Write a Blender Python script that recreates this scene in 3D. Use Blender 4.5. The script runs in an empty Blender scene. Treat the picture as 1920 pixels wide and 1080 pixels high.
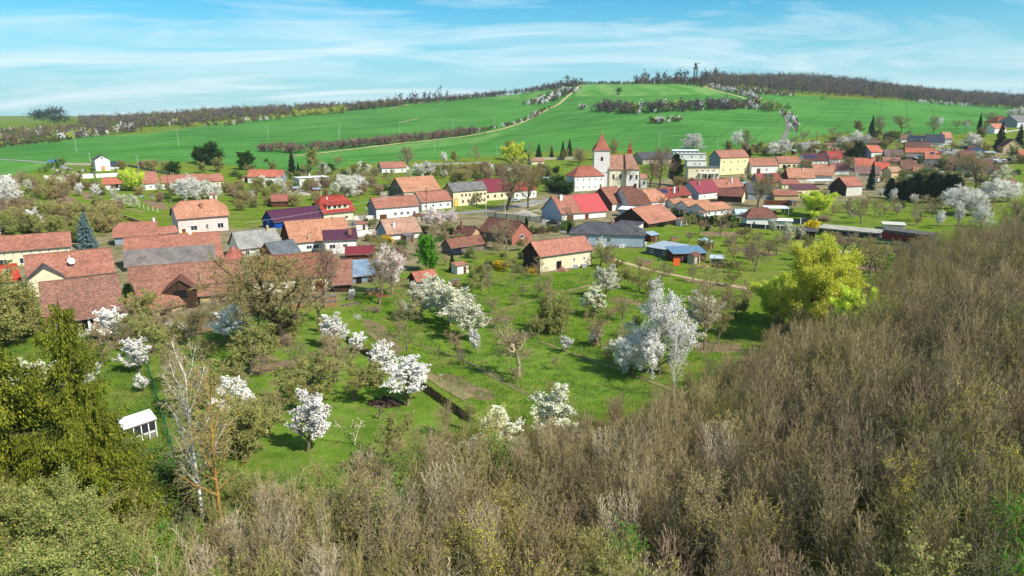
import bpy, math, random
import numpy as np
from mathutils import Vector, Matrix
R = math.radians
SC = bpy.context.scene
COL = SC.collection

# ------------------------------------------------------------------ camera
H = 38.0; F = 1300.0; PITCH = math.atan(325 / 1300.0)
cam_d = bpy.data.cameras.new('camera'); cam = bpy.data.objects.new('camera', cam_d); COL.objects.link(cam)
cam.location = (0, 0, H); cam.rotation_euler = (math.pi / 2 - PITCH, 0, 0)
cam_d.sensor_width = 36; cam_d.lens = F / 1920 * 36; cam_d.clip_start = 0.5; cam_d.clip_end = 20000
SC.camera = cam
# ------------------------------------------------------------------ sun, sky, exposure
SUN = Vector((0.80, -0.62, 1.02)).normalized()
sd = bpy.data.lights.new('sun', 'SUN'); so = bpy.data.objects.new('sun', sd); COL.objects.link(so)
so.rotation_euler = SUN.to_track_quat('Z', 'Y').to_euler(); so.location = (60, -60, 120)
sd.energy = 5.0; sd.angle = R(0.53); sd.color = (1.0, 0.95, 0.86)
world = bpy.data.worlds.new('World'); SC.world = world; world.use_nodes = True
nt = world.node_tree; nt.nodes.clear()
def wn(t, **k):
    n = nt.nodes.new(t)
    for a, b in k.items(): setattr(n, a, b)
    return n
wo = wn('ShaderNodeOutputWorld'); wb = wn('ShaderNodeBackground'); wb.inputs[1].default_value = 0.09
sky = wn('ShaderNodeTexSky', sky_type='NISHITA', sun_disc=False, sun_elevation=math.asin(SUN.z), sun_rotation=math.atan2(SUN.x, SUN.y))
sky.altitude = 300; sky.air_density = 1.0; sky.dust_density = 0.6; sky.ozone_density = 1.0
tint = wn('ShaderNodeMix', data_type='RGBA', blend_type='MULTIPLY'); tint.inputs[0].default_value = 1.0
tint.inputs[7].default_value = (0.23, 0.92, 1.14, 1)
nt.links.new(sky.outputs[0], tint.inputs[6])
# high cirrus: streaks on a plane above, found from the view direction
geo = wn('ShaderNodeTexCoord'); sp = wn('ShaderNodeSeparateXYZ'); nt.links.new(geo.outputs['Generated'], sp.inputs[0])
zz = wn('ShaderNodeMath', operation='MAXIMUM'); nt.links.new(sp.outputs[2], zz.inputs[0]); zz.inputs[1].default_value = 0.0
za = wn('ShaderNodeMath', operation='ADD'); nt.links.new(zz.outputs[0], za.inputs[0]); za.inputs[1].default_value = 0.12
dx = wn('ShaderNodeMath', operation='DIVIDE'); nt.links.new(sp.outputs[0], dx.inputs[0]); nt.links.new(za.outputs[0], dx.inputs[1])
dy = wn('ShaderNodeMath', operation='DIVIDE'); nt.links.new(sp.outputs[1], dy.inputs[0]); nt.links.new(za.outputs[0], dy.inputs[1])
cb = wn('ShaderNodeCombineXYZ'); nt.links.new(dx.outputs[0], cb.inputs[0]); nt.links.new(dy.outputs[0], cb.inputs[1])
mp = wn('ShaderNodeMapping'); mp.inputs['Rotation'].default_value = (0, 0, R(-38)); mp.inputs['Scale'].default_value = (0.30, 0.62, 1); mp.inputs['Location'].default_value = (2.3, 0.9, 0)
nt.links.new(cb.outputs[0], mp.inputs[0])
n1 = wn('ShaderNodeTexNoise'); n1.inputs['Scale'].default_value = 1.5; n1.inputs['Detail'].default_value = 9; n1.inputs['Roughness'].default_value = 0.62; n1.inputs['Distortion'].default_value = 1.1
nt.links.new(mp.outputs[0], n1.inputs['Vector'])
cr = wn('ShaderNodeValToRGB'); cr.color_ramp.elements[0].position = 0.42; cr.color_ramp.elements[1].position = 0.70
cr.color_ramp.elements[0].color = (0, 0, 0, 1); cr.color_ramp.elements[1].color = (0.75, 0.75, 0.75, 1)
nt.links.new(n1.outputs[0], cr.inputs[0])
cm = wn('ShaderNodeMix', data_type='RGBA'); nt.links.new(cr.outputs[0], cm.inputs[0]); cm.inputs[7].default_value = (8.0, 8.9, 9.3, 1)
hz_ = wn('ShaderNodeMapRange'); hz_.inputs['From Min'].default_value = 0.0; hz_.inputs['From Max'].default_value = 0.17; hz_.inputs['To Min'].default_value = 0.8; hz_.inputs['To Max'].default_value = 0.0; hz_.interpolation_type = 'SMOOTHSTEP'; nt.links.new(sp.outputs[2], hz_.inputs[0])
hm_ = wn('ShaderNodeMix', data_type='RGBA'); nt.links.new(hz_.outputs[0], hm_.inputs[0]); nt.links.new(tint.outputs[2], hm_.inputs[6]); hm_.inputs[7].default_value = (4.2, 6.6, 7.3, 1); nt.links.new(hm_.outputs[2], cm.inputs[6])
nt.links.new(cm.outputs[2], wb.inputs[0]); nt.links.new(wb.outputs[0], wo.inputs[0])
SC.view_settings.view_transform = 'Standard'; SC.view_settings.look = 'None'; SC.view_settings.gamma = 1.0
SC.view_settings.use_curve_mapping = False; SC.view_settings.exposure = 0.45
SC.render.engine = 'CYCLES'
SC.cycles.max_bounces = 6; SC.cycles.diffuse_bounces = 3; SC.cycles.glossy_bounces = 2; SC.cycles.transmission_bounces = 4; SC.cycles.transparent_max_bounces = 6
SC.cycles.volume_bounces = 0; SC.cycles.use_denoising = True

# ------------------------------------------------------------------ terrain: heights on a table of bearing (x/y) by distance
cP, sP = math.cos(PITCH), math.sin(PITCH)
def ray(px, py):
    a = (px - 960) / F; b = (540 - py) / F; w = cP + b * sP
    return a / w, (-sP + b * cP) / w
def proj(p):
    x, y, z = p[0], p[1], p[2] - H
    fw = y * cP - z * sP; up = y * sP + z * cP
    return 960 + F * x / fw, 540 - F * up / fw
def zpy(Y, py): return H + Y * ray(960, py)[1]
UK = [(k - 960) / 1300 / 1.031 for k in (-500, 0, 240, 480, 720, 960, 1100, 1300, 1500, 1700, 1920, 2400)]
rows = [  # (distance, heights)
 (-400, [12]*12), (0, [8,8,7,5,4,3,3,4,6,9,11,13]), (40, [7,7,6,5,4,3,3,4,6,9,11,13]), (60, [5,5,4.5,4,3.2,2.6,2.6,3,5,8,11,14]),
 (80, [2.5,2.5,2.2,2,1.6,1.3,1.3,2,4,7.5,11,15]), (100, [1.5,1.5,1.2,1,.6,.5,.5,.7,2,6,11,16]), (130, [.6,.5,.3,.2,0,0,0,0,.5,3.5,9,15]),
 (170, [.2,0,0,0,0,0,0,0,0,1.2,6,12]), (250, [2,1,.3,0,0,0,0,0,0,.3,2,6]), (340, [5,4,3,1.5,0,0,0,0,0,.5,3,8]), (400, [9,8,6,3,1,.5,.5,.5,.6,2,8,14]),
 (450, [12,11,8,5,2.5,1.6,1.6,2,2.5,6,14,18]),
 (500, [(.0,330),(0,318),(0,315),(0,312),(0,306),(0,303),(0,302),(0,298),(0,290),(0,270),(0,252),(0,250)]),
 (600, [300,290,286,289,281,278,274,267,262,251,238,236]),
 (800, [275,268,262,258,247,236,222,205,216,222,224,224]),
 (1000, [250,250,242,237,222,205,184,166,187,200,212,214]),
 (1200, [238,240,231,219,204,183,158,156,172,187,206,208]),
 (1500, [228,231,220,206,192,176,160,155,158,176,194,196]),
 (1800, [225,228,217,206,196,182,170,152,151,171,189,192]),
 (2300, [222,224,218,210,204,200,190,175,168,176,190,194]),
 (3200, [220,220,219,217,215,215,210,200,200,200,208,208]), (9000, [217]*12)]
YK = []; ZT = []
for Y, v in rows:
    YK.append(Y)
    if Y >= 500: v = [zpy(Y, q[1] if isinstance(q, tuple) else q) for q in v]
    ZT.append(v)
ZT = np.array(ZT, float); YK = np.array(YK, float); UK = np.array(UK)
def hermite(xk, V, xs):      # monotone-limited cubic along axis 0
    d = np.diff(V, axis=0) / np.diff(xk)[:, None]
    m = np.zeros_like(V); m[1:-1] = np.where(d[:-1] * d[1:] > 0, 2 * d[:-1] * d[1:] / (d[:-1] + d[1:] + 1e-12), 0); m[0] = d[0]; m[-1] = d[-1]
    i = np.clip(np.searchsorted(xk, xs) - 1, 0, len(xk) - 2); h = (xk[i + 1] - xk[i]); t = ((xs - xk[i]) / h)[:, None]; h = h[:, None]
    return (2*t**3 - 3*t**2 + 1) * V[i] + (t**3 - 2*t**2 + t) * h * m[i] + (-2*t**3 + 3*t**2) * V[i+1] + (t**3 - t**2) * h * m[i+1]
US = np.linspace(-1.3, 1.3, 521)
YS = np.concatenate([np.linspace(-400, 0, 9)[:-1], np.linspace(0, 700, 351)[:-1], np.linspace(700, 2600, 380)[:-1], np.linspace(2600, 9000, 60)])
T1 = hermite(YK, ZT, YS)
T2 = hermite(UK, T1.T, np.clip(US, UK[0], UK[-1])).T
def zt(x, y):
    x = np.asarray(x, float); y = np.asarray(y, float)
    u = np.clip(x / np.maximum(y, 40.0), -1.299, 1.299); yy = np.clip(y, -399, 8999)
    ui = (u - US[0]) / (US[1] - US[0]); i = np.floor(ui).astype(int); fu = ui - i
    j = np.clip(np.searchsorted(YS, yy) - 1, 0, len(YS) - 2); fy = (yy - YS[j]) / (YS[j+1] - YS[j])
    z = (T2[j, i]*(1-fu) + T2[j, i+1]*fu)*(1-fy) + (T2[j+1, i]*(1-fu) + T2[j+1, i+1]*fu)*fy
    far = np.clip((y - 450) / 300, 0, 1)
    return z + far * (1.6*np.sin(x/83.0 + y/140.0) + 1.1*np.sin(x/47.0 - y/95.0 + 1.3)) + 0.12*np.sin(x/7.3+1)*np.sin(y/9.1)
YR = np.concatenate([np.linspace(15, 700, 2500), np.linspace(700.5, 3000, 2500)])
def at(px, py, h=0.0):
    "the ground point (or a point h above it) that the camera sees at this pixel"
    u, t = ray(px, py); zr = H + YR * t; zg = zt(u * YR, YR) + h
    k = np.nonzero(zg >= zr)[0]
    if len(k) == 0: k = [int(np.argmin(zr - zg))]
    k = k[0]; Y = YR[k]
    if k > 0:
        a = zr[k-1] - zg[k-1]; b = zg[k] - zr[k]
        Y = YR[k-1] + (YR[k] - YR[k-1]) * (a / (a + b) if a + b > 1e-9 else 1)
    return Vector((u * Y, Y, float(zt(u * Y, Y))))
def poly_world(pts, n=6):
    out = []
    for i in range(len(pts)):
        a, b = pts[i], pts[(i+1) % len(pts)]
        for k in range(n):
            s = k / n; p = at(a[0] + (b[0]-a[0])*s, a[1] + (b[1]-a[1])*s); out.append((p.x, p.y))
    return np.array(out)
def inside(poly, x, y):
    x = np.asarray(x); y = np.asarray(y); r = np.zeros(x.shape, bool); n = len(poly); j = n - 1
    for i in range(n):
        xi, yi = poly[i]; xj, yj = poly[j]
        c = ((yi > y) != (yj > y))
        with np.errstate(divide='ignore', invalid='ignore'):
            r ^= c & (x < (xj - xi) * (y - yi) / (yj - yi + 1e-20) + xi)
        j = i
    return r

# ------------------------------------------------------------------ object helpers
def tag(o, label=None, cat=None, group=None, kind=None):
    for k, v in (('label', label), ('category', cat), ('group', group), ('kind', kind)):
        if v: o[k] = v
    return o
def empty(name, loc, rz=0, parent=None):
    o = bpy.data.objects.new(name, None); COL.objects.link(o); o.location = loc; o.rotation_euler = (0, 0, rz); o.empty_display_size = .3
    if parent: o.parent = parent
    return o
def link(name, me, parent=None, loc=(0, 0, 0), rz=0):
    o = bpy.data.objects.new(name, me); COL.objects.link(o); o.location = loc; o.rotation_euler = (0, 0, rz)
    if parent: o.parent = parent
    return o
class G:
    "collects faces with uv and material index, then builds one mesh"
    def __init__(s): s.V = []; s.F = []; s.M = []; s.U = []; s.n = 0
    def face(s, pts, m=0, uv=None):
        b = len(s.V); s.V += [tuple(p) for p in pts]; s.F.append(tuple(range(b, b + len(pts)))); s.M.append(m)
        if uv is None:
            p0 = Vector(pts[0]); e = (Vector(pts[1]) - p0); e = e.normalized() if e.length > 1e-6 else Vector((1, 0, 0))
            nn = Vector((0, 0, 0))
            for i in range(1, len(pts) - 1): nn += (Vector(pts[i]) - p0).cross(Vector(pts[i+1]) - p0)
            nn = nn.normalized() if nn.length > 1e-9 else Vector((0, 0, 1))
            if abs(nn.z) < 0.999:
                e = Vector((0, 0, 1)).cross(nn).normalized()
            f = nn.cross(e); uv = [((Vector(p)).dot(e), (Vector(p)).dot(f)) for p in pts]
        s.U += list(uv)
    def box(s, a, b, m=0):
        x0, y0, z0 = a; x1, y1, z1 = b
        P = [(x0,y0,z0),(x1,y0,z0),(x1,y1,z0),(x0,y1,z0),(x0,y0,z1),(x1,y0,z1),(x1,y1,z1),(x0,y1,z1)]
        for f in ((0,1,5,4),(1,2,6,5),(2,3,7,6),(3,0,4,7),(4,5,6,7),(3,2,1,0)): s.face([P[i] for i in f], m)
    def prism(s, ring0, ring1, m=0, cap=True):
        n = len(ring0)
        for i in range(n): s.face([ring0[i], ring0[(i+1)%n], ring1[(i+1)%n], ring1[i]], m)
        if cap: s.face(ring1, m); s.face(ring0[::-1], m)
    def cyl(s, c, r0, r1, z0, z1, n=8, m=0):
        a = [(c[0]+r0*math.cos(2*math.pi*i/n), c[1]+r0*math.sin(2*math.pi*i/n), z0) for i in range(n)]
        b = [(c[0]+r1*math.cos(2*math.pi*i/n), c[1]+r1*math.sin(2*math.pi*i/n), z1) for i in range(n)]
        s.prism(a, b, m)
    def bar(s, p, q, r, n=4, m=0):
        p = Vector(p); q = Vector(q); d = (q-p).normalized(); a = d.cross(Vector((0,0,1)) if abs(d.z) < .9 else Vector((1,0,0))).normalized(); b = d.cross(a)
        ra = [p + r*(math.cos(2*math.pi*(i+.5)/n)*a + math.sin(2*math.pi*(i+.5)/n)*b) for i in range(n)]
        s.prism(ra, [v + (q-p) for v in ra], m)
    def mesh(s, name, mats):
        me = bpy.data.meshes.new(name); me.from_pydata([tuple(v) for v in s.V], [], s.F)
        for mt in (mats if isinstance(mats, (list, tuple)) else [mats]): me.materials.append(mt)
        me.polygons.foreach_set('material_index', s.M)
        ul = me.uv_layers.new(name='UVMap'); ul.data.foreach_set('uv', np.array(s.U, np.float32).ravel()); me.update(); return me
    def obj(s, name, mats, parent=None, loc=(0,0,0), rz=0): return link(name, s.mesh(name, mats), parent, loc, rz)
def np_mesh(name, parts, mats, smooth=False):
    "parts: list of (verts Nx3, faces MxK, material index)"
    me = bpy.data.meshes.new(name); vs = []; li = []; ls = []; mi = []; off = 0; lo = 0
    for V, Fc, m in parts:
        if len(Fc) == 0: continue
        vs.append(V); li.append((Fc + off).ravel()); k = Fc.shape[1]; ls.append(lo + np.arange(len(Fc)) * k); lo += Fc.size; off += len(V); mi.append(np.full(len(Fc), m))
    V = np.concatenate(vs).astype(np.float32); L = np.concatenate(li).astype(np.int32); S = np.concatenate(ls).astype(np.int32); M = np.concatenate(mi).astype(np.int32)
    me.vertices.add(len(V)); me.vertices.foreach_set('co', V.ravel()); me.loops.add(len(L)); me.loops.foreach_set('vertex_index', L)
    me.polygons.add(len(S)); me.polygons.foreach_set('loop_start', S); me.polygons.foreach_set('material_index', M)
    for mt in mats: me.materials.append(mt)
    me.polygons.foreach_set('use_smooth', np.full(len(S), smooth)); me.update(calc_edges=True); return me

# ------------------------------------------------------------------ materials
def srgb(r, g=None, b=None):
    if g is None: r, g, b = r
    f = lambda c: ((c/255)/12.92 if c/255 <= .04045 else ((c/255+.055)/1.055)**2.4)
    return (f(r), f(g), f(b), 1)
class NT:
    def __init__(s, name):
        s.m = bpy.data.materials.new(name); s.m.use_nodes = True; s.t = s.m.node_tree; s.t.nodes.clear(); s.out = s.n('ShaderNodeOutputMaterial')
    def n(s, t, ins=None, **k):
        x = s.t.nodes.new(t)
        for a, b in k.items(): setattr(x, a, b)
        for a, b in (ins or {}).items():
            if hasattr(b, 'is_output') or isinstance(b, bpy.types.NodeSocket): s.t.links.new(b, x.inputs[a])
            else: x.inputs[a].default_value = b
        return x
    def noise(s, vec, scale, detail=4, rough=.55, dist=0): return s.n('ShaderNodeTexNoise', {'Vector': vec, 'Scale': scale, 'Detail': detail, 'Roughness': rough, 'Distortion': dist}).outputs[0]
    def ramp(s, fac, a, b, c0=(0,0,0,1), c1=(1,1,1,1)):
        r = s.n('ShaderNodeValToRGB', {0: fac}); r.color_ramp.elements[0].position = a; r.color_ramp.elements[1].position = b; r.color_ramp.elements[0].color = c0; r.color_ramp.elements[1].color = c1; return r.outputs[0]
    def mix(s, f, a, b, mode='MIX'): return s.n('ShaderNodeMix', {0: f, 6: a, 7: b}, data_type='RGBA', blend_type=mode).outputs[2]
    def math(s, op, a, b=0.0): return s.n('ShaderNodeMath', {0: a, 1: b}, operation=op).outputs[0]
    def bsdf(s, col, rough=.9, spec=.2, normal=None, metal=0.0):
        b = s.n('ShaderNodeBsdfPrincipled', {'Base Color': col, 'Roughness': rough, 'Specular IOR Level': spec, 'Metallic': metal})
        if normal is not None: s.t.links.new(normal, b.inputs['Normal'])
        s.t.links.new(b.outputs[0], s.out.inputs[0]); return s.m
MC = {}
def scl(c, k): return (c[0]*k, c[1]*k, c[2]*k, 1)
def plaster(rgb):
    k = ('pl', rgb)
    if k in MC: return MC[k]
    t = NT('plaster'); c = scl(srgb(rgb), .9); co = t.n('ShaderNodeTexCoord').outputs['Object']
    a = t.noise(co, 1.1, 6); d = t.ramp(a, .35, .7, scl(c, .78), scl(c, 1.04)); st = t.noise(t.n('ShaderNodeMapping', {0: co, 3: (2.5, 2.5, .35)}).outputs[0], 1.6, 4)
    f = t.ramp(st, .55, .8, (0,0,0,1), (.35,.35,.35,1)); col = t.mix(f, d, scl(c, .55))
    bp = t.n('ShaderNodeBump', {'Strength': .25, 'Distance': .03, 'Height': t.noise(co, 9, 3)}).outputs[0]
    MC[k] = t.bsdf(col, .92, .1, bp); return MC[k]
def tiles(rgb, tw=.42, th=.36, old=.5):
    k = ('ti', rgb, tw, old)
    if k in MC: return MC[k]
    t = NT('roof_tiles'); c = srgb(rgb); gy = (c[0]+c[1]+c[2])/3; c = tuple(.93*(v*.87 + gy*.13) for v in c[:3]) + (1,); uv = t.n('ShaderNodeUVMap').outputs[0]
    rnd = t.n('ShaderNodeObjectInfo').outputs['Random']
    co = t.n('ShaderNodeVectorMath', {0: uv, 1: t.n('ShaderNodeCombineXYZ', {2: t.math('MULTIPLY', rnd, 57.0)}).outputs[0]}, operation='ADD').outputs[0]
    br = t.n('ShaderNodeTexBrick', {'Vector': uv, 'Color1': scl(c, 1.3), 'Color2': scl(c, .74), 'Mortar': scl(c, .40), 'Scale': 1.0, 'Mortar Size': .045, 'Mortar Smooth': .6, 'Bias': .1, 'Brick Width': tw, 'Row Height': th})
    br.offset = .5
    a = t.ramp(t.noise(t.n('ShaderNodeMapping', {0: co, 3: (.5, 1.0, 1)}).outputs[0], .32, 5, .55), .3, .72, (.80, .78, .76, 1), (1.12, 1.12, 1.12, 1))
    col = t.mix(1.0, br.outputs[0], a, 'MULTIPLY')
    grime = t.ramp(t.noise(co, .6, 8, .72, .8), .50, .78, (0,0,0,1), (old*.8, old*.8, old*.8, 1)); col = t.mix(grime, col, scl(srgb(92, 78, 66), .8))
    pale = t.ramp(t.noise(t.n('ShaderNodeMapping', {0: co, 3: (3, .5, 1)}).outputs[0], 1.3, 5), .6, .78, (0,0,0,1), (.35*old, .35*old, .35*old, 1)); col = t.mix(pale, col, srgb(190, 170, 150))
    bp = t.n('ShaderNodeBump', {'Strength': .8, 'Distance': .06, 'Height': br.outputs[1]}, invert=True).outputs[0]
    MC[k] = t.bsdf(col, .85, .15, bp); return MC[k]
def seam(rgb, pitch=.55, gloss=.45):
    k = ('se', rgb, pitch)
    if k in MC: return MC[k]
    t = NT('metal_roof'); c = scl(srgb(rgb), .9); uv = t.n('ShaderNodeUVMap').outputs[0]
    w = t.n('ShaderNodeTexWave', {'Vector': uv, 'Scale': 1/pitch/3.14159*1.57, 'Distortion': 0.0}, wave_type='BANDS', bands_direction='X').outputs[0]
    ln = t.ramp(w, .80, .97, (0,0,0,1), (1,1,1,1))
    col = t.mix(t.math('MULTIPLY', ln, .45), t.ramp(t.noise(uv, .8, 5), .3, .75, scl(c, .8), scl(c, 1.12)), scl(c, .5))
    bp = t.n('ShaderNodeBump', {'Strength': .6, 'Distance': .06, 'Height': ln}).outputs[0]
    MC[k] = t.bsdf(col, gloss, .45, bp); return MC[k]
def slate(rgb):
    k = ('sl', rgb)
    if k in MC: return MC[k]
    t = NT('slate_roof'); c = srgb(rgb); uv = t.n('ShaderNodeUVMap').outputs[0]
    br = t.n('ShaderNodeTexBrick', {'Vector': uv, 'Color1': scl(c, 1.12), 'Color2': scl(c, .82), 'Mortar': scl(c, .5), 'Scale': 1.0, 'Mortar Size': .02, 'Brick Width': .5, 'Row Height': .4})
    a = t.ramp(t.noise(uv, .35, 7, .65, .4), .35, .7, (.62,.62,.64,1), (1.25,1.24,1.2,1)); col = t.mix(1.0, br.outputs[0], a, 'MULTIPLY')
    w = t.ramp(t.noise(uv, 1.2, 6, .7), .58, .75, (0,0,0,1), (.5,.5,.5,1)); col = t.mix(w, col, srgb(150, 150, 140))
    MC[k] = t.bsdf(col, .8, .2, t.n('ShaderNodeBump', {'Strength': .5, 'Distance': .03, 'Height': br.outputs[1]}, invert=True).outputs[0]); return MC[k]
def planks(rgb, w=.22):
    k = ('wo', rgb, w)
    if k in MC: return MC[k]
    t = NT('wood_planks'); c = srgb(rgb); uv = t.n('ShaderNodeUVMap').outputs[0]
    br = t.n('ShaderNodeTexBrick', {'Vector': uv, 'Color1': scl(c, 1.25), 'Color2': scl(c, .7), 'Mortar': scl(c, .15), 'Scale': 1.0, 'Mortar Size': .012, 'Brick Width': w, 'Row Height': 3.0})
    col = t.mix(1.0, br.outputs[0], t.ramp(t.noise(uv, 3, 5), .3, .7, (.75,.75,.75,1), (1.15,1.15,1.15,1)), 'MULTIPLY')
    MC[k] = t.bsdf(col, .85, .15); return MC[k]
def brickm(rgb):
    k = ('br', rgb)
    if k in MC: return MC[k]
    t = NT('brick'); c = srgb(rgb); uv = t.n('ShaderNodeUVMap').outputs[0]
    br = t.n('ShaderNodeTexBrick', {'Vector': uv, 'Color1': scl(c, 1.1), 'Color2': scl(c, .75), 'Mortar': srgb(150, 140, 125), 'Scale': 1.0, 'Mortar Size': .012, 'Brick Width': .3, 'Row Height': .11})
    col = t.mix(1.0, br.outputs[0], t.ramp(t.noise(uv, 1.2, 5), .3, .7, (.8,.8,.8,1), (1.15,1.15,1.15,1)), 'MULTIPLY')
    MC[k] = t.bsdf(col, .9, .1); return MC[k]
def plain(rgb, rough=.8, spec=.2, name='paint', metal=0.0, var=.15):
    k = ('p', rgb, rough, spec, name)
    if k in MC: return MC[k]
    t = NT(name); c = srgb(rgb); co = t.n('ShaderNodeTexCoord').outputs['Object']
    MC[k] = t.bsdf(t.ramp(t.noise(co, 2.2, 5), .3, .7, scl(c, 1-var), scl(c, 1+var*.5)), rough, spec, None, metal); return MC[k]
GLASS = plain((38, 46, 56), .12, .6, 'window_glass'); FRAME = plain((225, 225, 220), .6, .3, 'window_frame'); FRAMEB = plain((95, 62, 40), .7, .2, 'brown_frame')
DARK = plain((34, 31, 29), .9, .1, 'dark_interior'); WHITE = plain((235, 235, 230), .7, .3, 'white_paint'); CONC = plain((165, 160, 150), .95, .1, 'concrete')  # DARK panels paint the shade inside open doorways; also plain black parts
def foliage(name, c1, c2, trans=.35, c3=None):
    t = NT(name); g = t.n('ShaderNodeNewGeometry').outputs['Random Per Island']; r = t.n('ShaderNodeObjectInfo').outputs['Random']
    co = t.n('ShaderNodeTexCoord').outputs['Object']
    col = t.mix(g, srgb(c1), srgb(c2)); cl = t.ramp(t.noise(co, .9, 3), .35, .68, (.72,.72,.72,1), (1.2,1.2,1.2,1)); col = t.mix(1.0, col, cl, 'MULTIPLY')
    hs = t.n('ShaderNodeHueSaturation', {'Color': col, 'Hue': t.math('ADD', t.math('MULTIPLY', r, .03), .485), 'Value': t.math('ADD', t.math('MULTIPLY', r, .3), .86)}).outputs[0]
    d = t.n('ShaderNodeBsdfDiffuse', {0: hs, 1: .6}); tr = t.n('ShaderNodeBsdfTranslucent', {0: hs}); ms = t.n('ShaderNodeMixShader', {0: trans, 1: d.outputs[0], 2: tr.outputs[0]})
    t.t.links.new(ms.outputs[0], t.out.inputs[0]); return t.m
# ------------------------------------------------------------------ ground
FIELD = poly_world([(-160,334),(0,331),(60,322),(100,306),(180,303),(300,306),(380,303),(480,315),(560,322),(620,316),(700,306),(800,300),(930,292),(1000,285),(1100,282),(1250,285),(1340,284),(1440,268),(1475,264),(1560,252),(1650,247),(1700,252),(1800,252),(1850,240),(1880,222),(2100,210),(2100,203),(1920,203),(1800,194),(1700,189),(1560,183),(1440,174),(1420,168),(1310,158),(1180,155),(1080,158),(960,172),(820,182),(700,190),(650,208),(500,222),(330,243),(260,252),(140,256),(0,268),(-160,275)], 5)
UPPER = poly_world([(1088,159),(1180,156),(1300,158),(1330,166),(1370,176),(1200,180),(1140,181),(1078,180)], 4)
UPPER2 = poly_world([(880,178),(1040,168),(1030,186),(900,186)], 3)
STRIPL = poly_world([(-100,332),(40,326),(100,306),(-100,298)], 3)
BAND = poly_world([(600,285),(900,256),(960,240),(975,240),(900,268),(620,296)], 4)
LAWN = poly_world([(250,640),(330,600),(430,600),(620,590),(680,650),(860,780),(960,850),(800,930),(480,930),(420,800),(300,760)], 3)
LAWN2 = poly_world([(760,632),(1000,752),(1300,760),(1180,692),(1015,634),(900,600)], 3)
DIRTS = [poly_world(q, 3) for q in (
 [(96,358),(118,360),(158,384),(140,390),(112,378)], [(150,360),(172,362),(175,372),(160,376)], [(265,376),(300,376),(318,392),(292,392)],
 [(675,592),(720,610),(760,660),(735,664),(690,625)], [(815,700),(850,702),(930,740),(918,752),(870,740),(835,722)],
 [(1130,560),(1150,556),(1260,575),(1250,582)], [(900,600),(960,590),(975,596),(915,610)], [(1290,640),(1380,640),(1400,660),(1310,662)], [(460,690),(560,670),(570,682),(480,704)], [(1282,518),(1320,526),(1425,538),(1560,560),(1560,568),(1420,548),(1320,534),(1280,526)], [(1365,462),(1440,470),(1470,480),(1400,478)],
 [(1315,434),(1400,436),(1400,442),(1320,444)], [(280,600),(330,588),(420,592),(400,622),(330,640)], [(155,600),(215,600),(225,650),(175,665)],
 [(1210,385),(1300,395),(1290,410),(1200,405)], [(240,842),(290,845),(280,860),(236,864)], [(1610,494),(1660,500),(1650,510),(1600,504)])]
SAND = [poly_world(q, 3) for q in ([(655,586),(682,588),(680,602),(660,600)], [(817,696),(842,700),(838,708),(816,706)], [(1078,712),(1098,712),(1096,720),(1080,720)], [(1548,466),(1600,470),(1596,476),(1550,474)], [(300,600),(350,596),(360,618),(310,622)])]
PAVED = [poly_world(q, 3) for q in ([(960,384),(1000,376),(1018,380),(1000,386),(965,389)], [(980,392),(1070,425),(1050,432),(970,404)], [(560,355),(600,355),(605,370),(540,362)], [(0,384),(80,380),(80,386),(0,392)])]
YARD = poly_world([(0,540),(0,470),(230,430),(440,430),(700,400),(900,395),(1060,350),(1450,320),(1600,300),(1760,275),(1900,285),(1880,330),(1640,372),(1400,400),(1200,425),(1150,470),(900,470),(700,520),(640,560),(240,620),(100,600)], 3)
WOODFLOOR = poly_world([(-200,1080),(200,1010),(400,930),(700,880),(880,800),(1150,790),(1290,720),(1420,665),(1560,600),(1700,520),(1800,450),(2150,400),(2400,700),(2400,1400),(-200,1400)], 3)
def grow(poly, x, y, rad):
    "soft mask of a polygon, edge blurred over rad metres"
    m = np.zeros(x.shape, np.float32)
    for dx_, dy_ in ((0,0),(1,0),(-1,0),(0,1),(0,-1),(.7,.7),(-.7,.7),(.7,-.7),(-.7,-.7)): m += inside(poly, x + dx_*rad, y + dy_*rad)
    return m / 9
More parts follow.
